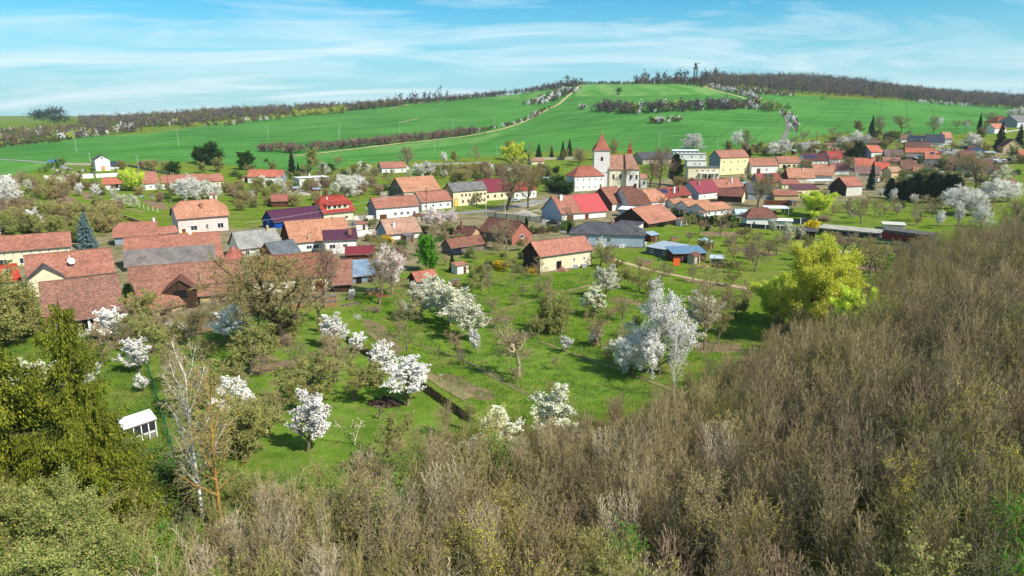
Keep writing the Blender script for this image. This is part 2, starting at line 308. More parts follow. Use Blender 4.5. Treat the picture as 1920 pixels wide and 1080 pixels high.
def build_ground():
    th = np.concatenate([np.linspace(-180, -48, 40)[:-1], np.linspace(-48, 48, 720), np.linspace(48, 180, 40)[1:]])
    rr = [3.0]
    while rr[-1] < 8800:
        r = rr[-1]; k = .012 if r < 700 else (.008 if r < 1600 else .05)
        rr.append(r * (1 + (k if r > 40 else .08)))
    rr = np.array(rr); A, B = np.meshgrid(np.radians(th), rr)
    X = B*np.sin(A); Y = B*np.cos(A); Z = zt(X, Y); nr, nc = X.shape
    V = np.stack([X, Y, Z], -1).reshape(-1, 3)
    i, j = np.meshgrid(np.arange(nr-1), np.arange(nc-1), indexing='ij'); a = (i*nc + j).ravel()
    Fc = np.stack([a, a+1, a+1+nc, a+nc], 1)[:, ::-1]
    me = np_mesh('ground', [(V, Fc, 0)], [], True)
    x, y = X.ravel(), Y.ravel(); C1 = np.zeros((len(x), 4), np.float32); C2 = np.zeros((len(x), 4), np.float32); C1[:, 3] = C2[:, 3] = 1
    C1[:, 0] = inside(FIELD, x, y) * (1)
    d = np.zeros(len(x)); 
    for q in DIRTS: d = np.maximum(d, grow(q, x, y, .9))
    C1[:, 1] = d; C1[:, 2] = grow(WOODFLOOR, x, y, 3)
    C2[:, 0] = np.maximum(grow(LAWN, x, y, 2.5), .75*grow(LAWN2, x, y, 1.2)); C2[:, 1] = np.maximum(np.maximum(inside(UPPER, x, y), grow(UPPER2, x, y, 12)*.8), np.maximum(inside(STRIPL, x, y)*.5, grow(BAND, x, y, 5)*.75))
    p = np.zeros(len(x))
    for q in PAVED: p = np.maximum(p, grow(q, x, y, .6))
    for q in SAND: p = np.maximum(p, .5*grow(q, x, y, .8))
    C2[:, 2] = p
    C2[:, 3] = 1 - grow(YARD, x, y, 4)
    for nm, C in (('cover', C1), ('tone', C2)):
        at_ = me.color_attributes.new(nm, 'FLOAT_COLOR', 'POINT'); at_.data.foreach_set('color', C.ravel())
    t = NT('ground'); co = t.n('ShaderNodeTexCoord').outputs['Object']
    c1 = t.n('ShaderNodeSeparateColor', {0: t.n('ShaderNodeAttribute', attribute_name='cover').outputs['Color']}).outputs
    ta = t.n('ShaderNodeAttribute', attribute_name='tone'); c2 = t.n('ShaderNodeSeparateColor', {0: ta.outputs['Color']}).outputs
    N = lambda s, d=6, r=.6, di=0: t.noise(co, s, d, r, di)
    fine = N(2.6, 6, .7); mid = N(.22, 6, .6); big = N(.05, 4, .6)
    grass = t.mix(t.ramp(mid, .38, .62), srgb(48, 78, 20), srgb(86, 114, 30)); grass = t.mix(t.ramp(N(.75, 5, .7), .5, .66, (0,0,0,1), (.7,.7,.7,1)), grass, srgb(52, 76, 26)); grass = t.mix(t.ramp(N(.09, 6, .7, .5), .52, .6, (0,0,0,1), (.6,.6,.6,1)), grass, srgb(112, 132, 44))
    spk = t.ramp(N(11.0, 2, .5), .68, .74, (0,0,0,1), (.8,.8,.8,1)); patch = t.ramp(N(.11, 4, .6), .45, .6)
    grass = t.mix(t.math('MULTIPLY', spk, patch), grass, srgb(206, 196, 90))
    grass = t.mix(t.ramp(fine, .35, .7), grass, srgb(116, 136, 44)); grass = t.mix(t.ramp(N(.13, 7, .68, .4), .47, .66, (0,0,0,1), (.85,.85,.85,1)), grass, srgb(122, 118, 66))
    lawn = t.mix(t.ramp(mid, .3, .65), srgb(80, 106, 34), srgb(112, 138, 50)); lawn = t.mix(t.ramp(N(.5, 6, .7), .48, .72, (0,0,0,1), (.8,.8,.8,1)), lawn, srgb(136, 126, 80))
    lawn = t.mix(t.ramp(fine, .55, .8, (0,0,0,1), (.6,.6,.6,1)), lawn, srgb(52, 78, 26))
    g = t.mix(c2[0], grass, lawn)
    yard = t.mix(t.ramp(N(.16, 6, .7), .36, .56), srgb(84, 92, 46), srgb(140, 126, 100)); g = t.mix(t.math('SUBTRACT', 1.0, ta.outputs['Alpha']), g, yard)
    wood = t.mix(t.ramp(N(.35, 7, .7), .35, .65), srgb(78, 66, 46), srgb(84, 92, 40)); g = t.mix(c1[2], g, wood)
    # crops: young corn sown in long drills, with tramlines and paler soil showing
    mpx = t.n('ShaderNodeMapping', {0: co, 2: (0, 0, R(28))}).outputs[0]
    lines = t.n('ShaderNodeTexWave', {'Vector': mpx, 'Scale': .0105, 'Distortion': .7, 'Detail': 1.0, 'Detail Scale': .02}, wave_type='BANDS', bands_direction='X').outputs[0]
    tram = t.ramp(lines, .975, .995, (0,0,0,1), (.35,.35,.35,1))
    fld = t.mix(t.ramp(t.noise(co, .012, 5, .55), .35, .68), srgb(54, 106, 44), srgb(76, 128, 56)); fld = t.mix(t.ramp(t.noise(t.n('ShaderNodeMapping', {0: co, 2: (0,0,R(20)), 3: (.25, 1.6, 1)}).outputs[0], .05, 6, .65), .4, .75, (0,0,0,1), (.55,.55,.55,1)), fld, srgb(104, 150, 82))
    fld = t.mix(t.ramp(t.noise(co, .006, 7, .7, .8), .62, .72, (0,0,0,1), (.55,.55,.55,1)), fld, srgb(104, 144, 62))
    fld = t.mix(c2[1], fld, t.mix(t.ramp(t.noise(t.n('ShaderNodeMapping', {0: co, 3: (1.5, .15, 1)}).outputs[0], .03, 5), .35, .65), srgb(72, 128, 52), srgb(112, 146, 80)))
    fld = t.mix(tram, fld, srgb(60, 84, 50))
    g = t.mix(c1[0], g, fld)
    soil = t.mix(t.ramp(N(.8, 6, .7), .3, .7), srgb(104, 88, 66), srgb(146, 124, 98))
    dn = t.math('ADD', c1[1], t.math('MULTIPLY', t.math('SUBTRACT', N(.7, 6, .7), .5), 1.5)); g = t.mix(t.ramp(dn, .38, .62), g, soil)
    pn = t.math('ADD', c2[2], t.math('MULTIPLY', t.math('SUBTRACT', N(.9, 5), .5), .4)); g = t.mix(t.ramp(pn, .3, .5), g, t.mix(mid, srgb(150, 142, 128), srgb(178, 170, 150)))
    bp = t.n('ShaderNodeBump', {'Strength': .9, 'Distance': .25, 'Height': N(1.7, 6, .7)}).outputs[0]
    me.materials.append(t.bsdf(g, 1.0, 0.0, bp))
    tag(link('ground', me), kind='structure')
build_ground()
def ribbon(name, pts, w, mat, lift=.05, kind='structure', step=4.0, jit=0.0):
    P = [at(*q) for q in pts]; Q = []
    for a, b in zip(P, P[1:]):
        n = max(1, int((b-a).length / step)); Q += [a.lerp(b, k/n) for k in range(n)]
    Q.append(P[-1]); g = G(); rg = random.Random(len(pts)); L = []
    for _ in range(3): Q = [Q[0]] + [(Q[i-1] + Q[i]*2 + Q[i+1]) / 4 for i in range(1, len(Q)-1)] + [Q[-1]]
    for i, p in enumerate(Q):
        d = (Q[min(i+1, len(Q)-1)] - Q[max(i-1, 0)]); d.z = 0; d.normalize(); nn = Vector((-d.y, d.x, 0)); ww = w/2 * (1 + jit*rg.uniform(-1, 1)); row = []
        for k in (-1, -.33, .33, 1):
            q = p + nn*ww*k; q.z = float(zt(q.x, q.y)) + lift + max(0, (q.y-400)/1000*.25); row.append(q)
        L.append(row)
    for a, b in zip(L, L[1:]):
        for k in range(3): g.face([a[k], a[k+1], b[k+1], b[k]][::1])
    return tag(g.obj(name, mat), kind=kind)
def groundmat(name, a, b, s=.6):
    t = NT(name); co = t.n('ShaderNodeTexCoord').outputs['Object']; c = t.mix(t.ramp(t.noise(co, s, 6, .7), .3, .7), srgb(a), srgb(b))
    return t.bsdf(c, 1.0, 0.0, t.n('ShaderNodeBump', {'Strength': .5, 'Distance': .05, 'Height': t.noise(co, 3, 5)}).outputs[0])
MDIRT = groundmat('dirt_track', (150, 134, 100), (186, 168, 128)); MROAD = groundmat('asphalt', (120, 120, 118), (146, 144, 140)); MPALE = groundmat('pale_gravel', (170, 166, 150), (200, 194, 176))
MDRY = groundmat('dry_grass', (148, 140, 92), (196, 180, 132), .2)
ribbon('path', [(540,294),(600,288),(690,277),(760,268),(880,255),(940,243),(985,228),(1010,215),(1030,204),(1046,197),(1060,185),(1075,172),(1088,161)], 5, MDRY, .25, jit=.3)
ribbon('path', [(236,232),(300,226),(350,220),(420,216),(470,214)], 9, MDRY, .3, jit=.4)
ribbon('path', [(1318,162),(1340,170),(1400,186),(1440,192)], 7, MDRY, .3, jit=.3)
ribbon('path', [(730,205),(755,198),(790,193),(812,187)], 5, MDRY, .3, jit=.4)
ribbon('path', [(752,230),(770,226),(784,223)], 5, MDRY, .3, jit=.4)
ribbon('road', [(-60,296),(0,299),(60,303),(104,307),(130,318)], 4, MROAD, .12)
ribbon('road', [(1466,205),(1474,222),(1479,240),(1473,252),(1468,266),(1462,275)], 4.0, groundmat('farm_road', (104, 100, 96), (134, 128, 120)), .2)
ribbon('road', [(1870,251),(1885,248),(1905,245),(1960,238)], 4, MPALE, .12)
ribbon('road', [(700,420),(760,414),(830,402),(900,397),(960,388),(1012,378),(1040,372)], 5.5, MROAD, .07)
ribbon('road', [(970,398),(1000,410),(1040,424),(1068,436)], 5, MROAD, .085)
ribbon('pavement', [(905,396),(960,402),(1012,394)], 1.3, MPALE, .1)
ribbon('path', [(1395,185),(1600,186)], 1, MDRY, .2) if False else None
ribbon('path', [(730,628),(790,650),(860,668),(1000,745)], .9, groundmat('worn_grass', (96, 104, 60), (128, 118, 84), .8), .05, jit=.5)

MWORN = groundmat('worn_track', (112, 108, 70), (146, 130, 96), .8)
ribbon('path', [(1150,486),(1220,508),(1290,522),(1360,533),(1430,546),(1530,568),(1600,584)], 1.8, MDIRT, .06, jit=.25)
ribbon('path', [(905,592),(960,574),(1050,548),(1130,530)], 1.0, MWORN, .05, jit=.5)
ribbon('path', [(690,622),(740,664),(800,702),(880,748)], 1.6, MWORN, .06, jit=.5)
ribbon('path', [(1012,640),(1100,672),(1190,702),(1270,734)], .8, MWORN, .05, jit=.4)
ribbon('path', [(300,652),(360,632),(440,640),(520,676)], 1.0, MWORN, .05, jit=.5)
ribbon('path', [(1400,420),(1500,440),(1560,456),(1700,474)], 1.4, MWORN, .06, jit=.4)
ribbon('path', [(100,352),(160,366),(200,384),(270,398)], 1.6, MWORN, .08, jit=.4)
# ------------------------------------------------------------------ buildings
WC = {}
def window(parent, x, y, z, w, h, rz, frame=FRAME, name='window', glass=GLASS, mull=1):
    k = (round(w, 1), round(h, 1), frame.name, name, mull)
    if k not in WC:
        g = G(); f = .09; w2, h2 = k[0]/2, k[1]/2
        g.box((-w2,-.05,-h2), (-w2+f,.04,h2)); g.box((w2-f,-.05,-h2), (w2,.04,h2)); g.box((-w2+f,-.048,h2-f), (w2-f,.04,h2)); g.box((-w2-.05,-.1,-h2-.05), (w2+.05,.04,-h2+f))
        for i in range(mull): xx = -w2 + (i+1)*2*w2/(mull+1); g.box((xx-.035,-.045,-h2+f), (xx+.035,.035,h2-f))
        p = G(); p.box((-w2+f,-.02,-h2+f), (w2-f,.02,h2-f)); WC[k] = (g.mesh(name, frame), p.mesh('pane', glass))
    a, b = WC[k]; o = link(name, a, parent, (x, y, z), rz); link('pane', b, o); return o
def slab(g, poly, th, m=0, low=1):
    "a sloping sheet with thickness th"
    bot = [(p[0], p[1], p[2]-th) for p in poly]; g.face(poly, m)
    g.face(bot[::-1], low); n = len(poly)
    for i in range(n): g.face([bot[i], bot[(i+1)%n], poly[(i+1)%n], poly[i]], low)
def block(root, L, D, h, rise, kind, wm, rm, ox=0, oy=0, rz=0, ov=.4, k=1.0, th=.16, found=1.2, gm=None, base=0.0, hipl=None, hipr=None):
    """one wing: footprint L x D at the eaves, front edge on y=0; parts wall and roof. kind gable|hip|half|front|pent|flat"""
    g = G(); w = G(); x0, x1 = -L/2, L/2; iv = ov
    if kind == 'front':      # gable faces -y
        s = rise/(L/2); A = [(x0,0,h),(0,0,h+rise),(0,D,h+rise),(x0,D,h)]; B = [(0,0,h+rise),(x1,0,h),(x1,D,h),(0,D,h+rise)]
        slab(g, A[::-1] if False else [A[0],A[1],A[2],A[3]][::-1], th); slab(g, [B[0],B[1],B[2],B[3]], th)
        z1 = h + s*iv - th - .01; zr = h + rise - th - .01
        pr = [(x0+iv, z1), (0, zr), (x1-iv, z1)]
        f = [(x0+iv, iv, base-found), (x1-iv, iv, base-found), (x1-iv, iv, z1), (0, iv, zr), (x0+iv, iv, z1)]
        b = [(p[0], D-iv, p[2]) for p in f]; w.face(f, 1); w.face(b[::-1], 1)
        w.face([b[0], f[0], f[4], b[4]]); w.face([f[1], b[1], b[2], f[2]])
    elif kind in ('pent', 'flat'):   # rises to the back (flat: hardly)
        slab(g, [(x0,0,h),(x1,0,h),(x1,D,h+rise),(x0,D,h+rise)], th)
        s = rise/D; za = h + s*iv - th - .01; zb = h + s*(D-iv) - th - .01; a, b_ = x0+iv, x1-iv
        w.face([(a,iv,base-found),(b_,iv,base-found),(b_,iv,za),(a,iv,za)]); w.face([(b_,D-iv,base-found),(a,D-iv,base-found),(a,D-iv,zb),(b_,D-iv,zb)])
        w.face([(b_,iv,base-found),(b_,D-iv,base-found),(b_,D-iv,zb),(b_,iv,za)], 1); w.face([(a,D-iv,base-found),(a,iv,base-found),(a,iv,za),(a,D-iv,zb)], 1)
    else:
        s = rise/(D/2); kk = {'gable': 1.0, 'hip': 0.0, 'half': .55}[kind]
        kl = kk if hipl is None else hipl; kr = kk if hipr is None else hipr
        hl = min((1-kl)*D/2*.95, L*.49); hr = min((1-kr)*D/2*.95, L*.49); zr = h+rise
        R1 = (x0+hl, D/2, zr); R2 = (x1-hr, D/2, zr)
        GL = [(x0, kl*D/2, h+kl*rise), (x0, D-kl*D/2, h+kl*rise)]; GR = [(x1, kr*D/2, h+kr*rise), (x1, D-kr*D/2, h+kr*rise)]
        def uniq(P):
            o = []
            for p in P:
                if not o or (Vector(p)-Vector(o[-1])).length > 1e-4: o.append(p)
            if (Vector(o[0])-Vector(o[-1])).length < 1e-4: o.pop()
            return o
        slab(g, uniq([(x0,0,h),(x1,0,h),GR[0],R2,R1,GL[0]]), th); slab(g, uniq([(x1,D,h),(x0,D,h),GL[1],R1,R2,GR[1]]), th)
        if kl < .99: slab(g, uniq([GL[1], GL[0], R1]), th)
        if kr < .99: slab(g, uniq([GR[0], GR[1], R2]), th)
        g.box((R1[0]-.01, D/2-.13, zr-.06), (R2[0]+.01, D/2+.13, zr+.07), 0)      # ridge tiles
        z1 = h + s*iv - th - .01; a, b_ = x0+iv, x1-iv; f0, f1 = iv, D-iv; zt_ = lambda q: h + q*rise - th - .01 - .02
        w.face([(a,f0,base-found),(b_,f0,base-found),(b_,f0,z1),(a,f0,z1)]); w.face([(b_,f1,base-found),(a,f1,base-found),(a,f1,z1),(b_,f1,z1)])
        for xx, q, sg in ((a, kl, 0), (b_, kr, 1)):
            top = [(xx,f1,z1)] + ([(xx, D-q*D/2, zt_(q)), (xx, q*D/2, zt_(q))] if 0.06 < q < .99 else ([(xx, D/2, zt_(1)-s*0)] if q >= .99 else [])) + [(xx,f0,z1)]
            P = [(xx,f0,base-found),(xx,f1,base-found)] + top
            w.face(P if sg else P[::-1], 1)
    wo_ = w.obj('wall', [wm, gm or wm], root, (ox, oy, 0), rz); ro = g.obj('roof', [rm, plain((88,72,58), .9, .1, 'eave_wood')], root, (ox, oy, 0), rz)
    return wo_, ro
LM = []          # landmarks for naming trees: (px, py, phrase)
HOUSES = []      # footprints, to keep random trees off the buildings
BRICK = brickm((150, 84, 60))
def chimney(roof, x, y, z0, z1, w=.6, m=None):
    g = G(); g.box((x-w/2, y-w/2, z0), (x+w/2, y+w/2, z1)); g.box((x-w/2-.06, y-w/2-.06, z1), (x+w/2+.06, y+w/2+.06, z1+.12), 1); g.box((x-w/4, y-w/4, z1+.12), (x+w/4, y+w/4, z1+.3), 1)
    return g.obj('chimney', [m or BRICK, CONC], roof)
def house(label, short, e1, e2, ry=None, hp=20, roof='gable', rm=None, wm=None, gm=None, slope=.78, depth=None, wins=(), chim=(), doors=(), solar=(), sky_=(), kind='house', cat=None, ov=.4, frame=FRAME, hipl=None, hipr=None, group=None, rise=None, antenna=False, name=None):
    h = 3.0
    for _ in range(6):
        p1 = at(e1[0], e1[1], h); p2 = at(e2[0], e2[1], h); m = (p1+p2)/2; z0 = (p1.z+p2.z)/2
        a = proj((m.x, m.y, z0)); b = proj((m.x, m.y, z0+h)); h = max(1.2, h * hp / max(.5, a[1]-b[1]))
    p1 = at(e1[0], e1[1], h); p2 = at(e2[0], e2[1], h); v = p2-p1; v.z = 0; rz = math.atan2(v.y, v.x)
    if p1.y > 250 and rz < -.45:      # far, on rising ground: a little error in the eaves would swing the house round
        uu = (p1+p2)/2; rz = -.45; hw = abs(v.x)/2; v = Vector((2*hw, 2*hw*math.tan(rz), 0)); z_a, z_b = p1.z, p2.z; p1 = uu - v/2; p2 = uu + v/2; p1.z = z_a; p2.z = z_b
    L = v.length; nx = Vector((-math.sin(rz), math.cos(rz), 0)); m = (p1+p2)/2; z0 = (p1.z+p2.z)/2
    if depth is None:
        lo, hi = 1.5, 30
        for _ in range(30):
            D = (lo+hi)/2; r_ = D/2*slope if roof not in ('pent', 'flat') else D*slope; q = m + nx*(D/2 if roof not in ('pent', 'flat') else D); y_ = proj((q.x, q.y, z0+h+r_))[1]
            if y_ > ry: lo = D
            else: hi = D
    else: D = depth
    r_ = rise if rise is not None else {'front': L/2*slope, 'pent': D*slope, 'flat': D*slope}.get(roof, D/2*slope)
    o = empty(name or kind, (m.x, m.y, z0), rz); tag(o, label, cat or kind.replace('_', ' '), group)
    q = m + nx*D/2; HOUSES.append((q.x, q.y, rz, L, D)); pp = proj((m.x, m.y, z0 + h*.7)); LM.append((pp[0], pp[1], short)) if short else None
    # stand on the lowest corner, foundation below the highest
    cs = [m + Vector((math.cos(rz), math.sin(rz), 0))*sx*L/2 + nx*sy*D for sx in (-1, 1) for sy in (0, 1)]; zz_ = [float(zt(c.x, c.y)) for c in cs]; found = max(.5, z0 - min(zz_) + .4)
    wo_, ro = block(o, L, D, h, r_, roof, wm or plaster((225, 220, 205)), rm, ov=ov, gm=gm, found=found, hipl=hipl, hipr=hipr)
    iv = ov
    for side, n, zf, w, hh, *rg in wins:
        a0, a1 = rg if rg else (0, 1); ln = (L if side == 'f' else D) - 2*iv
        for i in range(n):
            u = iv + ln*(a0 + (a1-a0)*(i+.5)/n); z = h*zf
            if side == 'f': window(wo_, -L/2+u, iv, z, w, hh, 0, frame)
            elif side == 'l': window(wo_, -L/2+iv, D-u, z, w, hh, -math.pi/2, frame)
            else: window(wo_, L/2-iv, u, z, w, hh, math.pi/2, frame)
    for side, u, w, hh, mt, *nm in doors:
        g = G(); g.box((-w/2, -.06, 0), (w/2, .05, hh)); g.box((-w/2-.08, -.09, 0), (-w/2, .05, hh+.08), 1); g.box((w/2, -.09, 0), (w/2+.08, .05, hh+.08), 1); g.box((-w/2, -.09, hh), (w/2, .05, hh+.08), 1)
        nmn = nm[0] if nm else 'door'; fr = FRAMEB if mt is not DARK else CONC
        if side == 'f': g.obj(nmn, [mt, fr], wo_, (-L/2+L*u, iv, 0), 0)
        elif side == 'l': g.obj(nmn, [mt, fr], wo_, (-L/2+iv, D*(1-u), 0), -math.pi/2)
        else: g.obj(nmn, [mt, fr], wo_, (L/2-iv, D*u, 0), math.pi/2)
    for u, v_, hh, mt, *ww in chim:      # v_: 0 ridge .. 1 front eave
        y = D/2*(1-v_); zr = h + r_*(1-abs(v_)); chimney(ro, -L/2+L*u, y, zr-.5, zr+hh, ww[0] if ww else .6, mt)
    sl = math.atan2(r_, D/2 if roof not in ('pent','flat') else D)
    for u, v_, w, hh, cols in solar:
        for i in range(cols):
            g = G(); g.box((-w/2+.03, -hh/2+.03, .06), (w/2-.03, hh/2-.03, .11), 0); g.box((-w/2, -hh/2, .04), (w/2, hh/2, .058), 1)
            ob = g.obj('solar_panel', [plain((30, 40, 66), .15, .6, 'solar_glass'), plain((190, 195, 200), .4, .4, 'aluminium')], ro, (-L/2+L*u + i*w, D/2*(1-v_), h + r_*(1-v_)+.02)); ob.rotation_euler = (sl, 0, 0)
    for u, v_ in sky_:
        g = G(); g.box((-.4, -.55, .0), (.4, .55, .09), 0); g.box((-.32, -.47, .09), (.32, .47, .11), 1); ob = g.obj('roof_window', [FRAME, GLASS], ro, (-L/2+L*u, D/2*(1-v_), h + r_*(1-v_)+.01)); ob.rotation_euler = (sl, 0, 0)
    if antenna:
        g = G(); x = -L/2+L*antenna; g.bar((x, D/2, h+r_-.2), (x, D/2, h+r_+2.2), .04); g.bar((x-.5, D/2, h+r_+2), (x+.5, D/2, h+r_+2), .025); g.bar((x-.35, D/2, h+r_+1.6), (x+.35, D/2, h+r_+1.6), .025); g.obj('antenna', plain((90, 90, 92), .5, .4, 'steel'), ro)
    if m.y < 300 and roof not in ('flat', 'front'):
        g = G(); g.bar((-L/2, -.07, h-.08), (L/2, -.07, h-.08), .085, 6); g.obj('gutter', plain((108, 96, 88), .5, .4, 'gutter'), ro)
        g = G(); g.bar((L/2-iv-.1, iv-.09, 0), (L/2-iv-.1, iv-.09, h-.25), .05, 6); g.obj('downpipe', plain((108, 96, 88), .5, .4, 'gutter'), wo_)
    if m.y < 260 and wm and 'plaster' in wm.name:
        g = G(); g.box((-L/2+iv+.01, iv-.035, -.5), (L/2-iv-.01, iv+.0, .42)); g.obj('plinth', plaster((134, 126, 112)), wo_)
    if DEBUG: print('HS %-40s L%.1f D%.1f h%.1f rise%.1f Y%.0f rz%.0f z%.1f' % (short, L, D, h, r_, m.y, math.degrees(rz), z0))
    o['_'] = 0; del o['_']
    return o, wo_, ro, (L, D, h, r_)
DEBUG = False
OR1 = tiles((190, 124, 96)); OR2 = tiles((184, 118, 94), old=.7); OR3 = tiles((205, 140, 105), old=.25); OR4 = tiles((206, 112, 84), old=.2)
OLD = tiles((166, 112, 92), tw=.5, old=.95); OLDB = tiles((158, 110, 92), old=.95); BRN = tiles((128, 82, 68), old=.6); REDT = tiles((178, 62, 48), old=.1); DRED = tiles((128, 46, 52), old=.2)
RED2 = tiles((196, 84, 68), old=.3); GREY = slate((116, 114, 112)); DGREY = slate((84, 84, 88)); LGREY = slate((150, 148, 142)); PURP = seam((88, 42, 62)); PURP2 = seam((96, 58, 66)); NAVY = slate((60, 66, 80))
WHT = plaster((238, 234, 226)); CRM = plaster((232, 218, 184)); YEL = plaster((240, 226, 172)); PINK = plaster((236, 208, 200)); BLU = plaster((170, 184, 198)); SGREY = plaster((150, 158, 166)); OCH = plaster((196, 170, 128)); TAN = plaster((190, 178, 156)); BLUE = plaster((24, 74, 150))  # BLU, SGREY: own wall colours, also shade painted on left gables
WOODD = planks((70, 54, 42)); WOODG = planks((120, 110, 98)); WOODO = planks((150, 96, 52)); WOODB = planks((96, 58, 38)); TIN = seam((160, 178, 192), .3, .35)
# ------------------------------------------------------------------ the village, house by house
W = lambda s, n, z=.55, w=1.1, h=1.3, a=0, b=1: (s, n, z, w, h, a, b)
# near barns and cottages, bottom left
house('long cream farmhouse with orange tiled roof and small attic windows beside the blue spruce', 'the long cream farmhouse', (-60,477), (135,462), 440, 32, rm=OR2, wm=CRM, wins=[W('f',11,.84,.7,.5), W('f',5,.38,1.7,1.5)], chim=[(.3,0,.8,BRICK)])
_, w_, r_, (L_, D_, h_, ri_) = house('orange tiled barn with a white satellite dish on its front slope', 'the barn with the satellite dish', (50,527), (218,511), 471, 26, rm=OR2, wm=OCH, wins=[W('f',3,.5)])
g = G(); x = 0; g.bar((x,2.6,h_+1.2), (x,2.6,h_+4.6), .07)
g.obj('aerial_pole', WHITE, r_)
g = G(); N_ = 14
c0 = Vector((.2,2.3,h_+3.1)); nn = Vector((.25,-.85,.45)).normalized(); a_ = nn.cross(Vector((0,0,1))).normalized(); b_ = nn.cross(a_)
R0 = [c0 + .75*(a_*math.cos(i*2*math.pi/N_) + b_*math.sin(i*2*math.pi/N_)) + nn*.15 for i in range(N_)]; R1 = [c0 + .4*(a_*math.cos(i*2*math.pi/N_) + b_*math.sin(i*2*math.pi/N_)) + nn*.03 for i in range(N_)]
g.prism([p - nn*.05 for p in R0], R0, 0, False); g.prism(R0, R1, 0, False); g.face(R1); g.face([p - nn*.05 for p in R0][::-1]); g.bar(c0, c0 + nn*.8, .03); g.obj('satellite_dish', WHITE, r_)
def wing(root, nm, L, D, h, rise, kind, wm, rm, ox, oy, **k):
    a, b = block(root, L, D, h, rise, kind, wm, rm, ox=ox, oy=oy, **k); a.name = nm + '_wall'; b.name = nm + '_roof'; return a, b
wing(w_.parent, 'dormer', 7.0, 8.5, h_+.5, 2.6, 'front', CRM, DGREY, -L_*.30, -2.2, ov=.25)
_, w_, r_, (L_, D_, h_, ri_) = house('big old barn with weathered red-brown tiles and an open dark doorway, nearest building', 'the big old barn', (81,606), (236,590), 521, 24, rm=OLDB, wm=OCH, gm=WOODD, slope=.85, doors=[('f',.30,2.2,2.5,DARK,'barn_doorway_shade'), ('f',.52,1.8,2.3,DARK,'barn_doorway_shade'), ('f',.68,1.3,2.1,WOODB), ('f',.86,1.2,2.0,WOODG)], ov=.6)
g = G(); g.box((L_*.02,.3,0), (L_*.02+.35,.6,h_)); g.obj('pillar', WHITE, w_)
_, w_, r_, (L_, D_, h_, ri_) = house('long weathered tiled barn with a wooden hay dormer', 'the barn with the hay dormer', (238,566), (458,549), 493, 18, rm=OLD, wm=OCH, gm=WOODD, doors=[('f',.55,2.5,2.2,DARK,'barn_doorway_shade'), ('f',.8,1.2,2,WOODD)], wins=[W('f',3,.6,.6,.6)])
a_, b_ = wing(w_.parent, 'hay_dormer', 6.6, 8.5, h_+1.6, 2.4, 'front', WOODD, BRN, -L_*.05, -1.2, ov=.35)
g = G(); g.box((-1.2,-.06,h_+.1), (1.2,.05,h_+1.7)); g.obj('hatch', DARK, a_, (0,.35,0))
house('low lean-to with pinkish tiles in front of the hay dormer barn', 'the low pink-tiled lean-to', (284,583), (349,570), 545, 14, roof='pent', rm=OR2, wm=OCH, slope=.42, doors=[('f',.4,2.2,1.4,DARK,'opening')], kind='shed')
house('rusty brown tiled barn with cream plaster walls behind the large bare trees', 'the rusty-roofed barn', (470,527), (632,516), 476, 29, rm=tiles((152,92,74), old=.8), wm=CRM, gm=OCH, doors=[('f',.62,2.6,2.4,DARK,'barn_doorway_shade'), ('f',.78,1.4,2.4,WOODB)], wins=[W('f',2,.55,.9,.9,.1,.45)])
house('tiled barn annexe with a sagging brown roof beside the patchy blue roof', None, (622,535), (662,533), 486, 14, rm=OLD, wm=WOODD, slope=.6, kind='barn')
house('low shed with a patchy light blue painted roof behind the bare orchard trees', 'the pale blue patchy roof', (658,520), (708,514), 487, 14, roof='pent', rm=slate((128,148,168)), wm=plaster((120,150,180)), slope=.3, doors=[('f',.3,1.4,1.7,DARK), ('f',.75,1.4,1.7,DARK)], kind='shed')
_, w_, r_, (L_, D_, h_, ri_) = house('long barn whose orange tiled roof is patched with grey sheets along the lower half', 'the two-tone barn roof', (233,500), (420,485), 439, 10, rm=OR2, wm=WHT, slope=.8, chim=[(.68,.0,1.6,WHT,.8)])
g = G(); s_ = ri_/(D_/2); slab(g, [(-L_/2-.1,-.3,h_+.08-.3*s_),(L_*.42,-.3,h_+.08-.3*s_),(L_*.42,D_*.27,h_+D_*.27*s_+.08),(-L_/2-.1,D_*.27,h_+D_*.27*s_+.08)], .07); g.obj('roof_sheet', [slate((122,114,110)), OR2], r_)
house('small ribbed red hip roof at the end of the grey slate extension', None, (418,488), (457,486), 461, 8, roof='hip', rm=tiles((176,98,80), tw=.3, th=3, old=.3), wm=OCH, kind='outhouse')
house('pale grey slate roofed house between the farm row and the large orange roof', 'the pale grey slate roof', (448,468), (531,459), 431, 18, rm=LGREY, wm=WHT, chim=[(.8,.1,1.2,OCH)], wins=[W('f',3)])
house('grey roofed barn with a brown wooden gable facing right', 'the wooden gabled barn', (512,481), (566,472), 452, 14, rm=slate((104,108,114)), wm=WOODB, gm=WOODO, slope=.8, kind='barn')
house('half-hipped orange roofed cottage with white gable in front of the pink house', 'the half-hipped orange cottage', (211,446), (298,440), 416, 16, roof='half', rm=OR2, wm=SGREY, gm=BLU, wins=[W('l',1,.8), W('f',2)], hipr=1.0, chim=[(.92,.0,.9,WHT)])  # white gable takes BLU, shade put into its colour
house('small orange tiled wing joined to the right of the half-hipped cottage', None, (300,439), (336,435), 424, 12, rm=OR2, wm=WHT, kind='wing', cat='house')
_, w_, r_, (L_, D_, h_, ri_) = house('two-storey pink house with peach half-hip roof and red brick chimney', 'the pink house', (330,411), (431,404), 375, 31, roof='half', rm=OR3, wm=PINK, slope=.85, wins=[W('f',1,.42,2.0,1.7,.74,.92), W('f',1,.42,.9,1.7,.5,.62), W('f',1,.4,2.2,1.6,.17,.42), W('l',2,.75,.8,1.2)], doors=[('f',.12,.9,2.1,FRAMEB)], chim=[(.52,.45,1.6,brickm((170,84,60)),.8)], ov=.5)
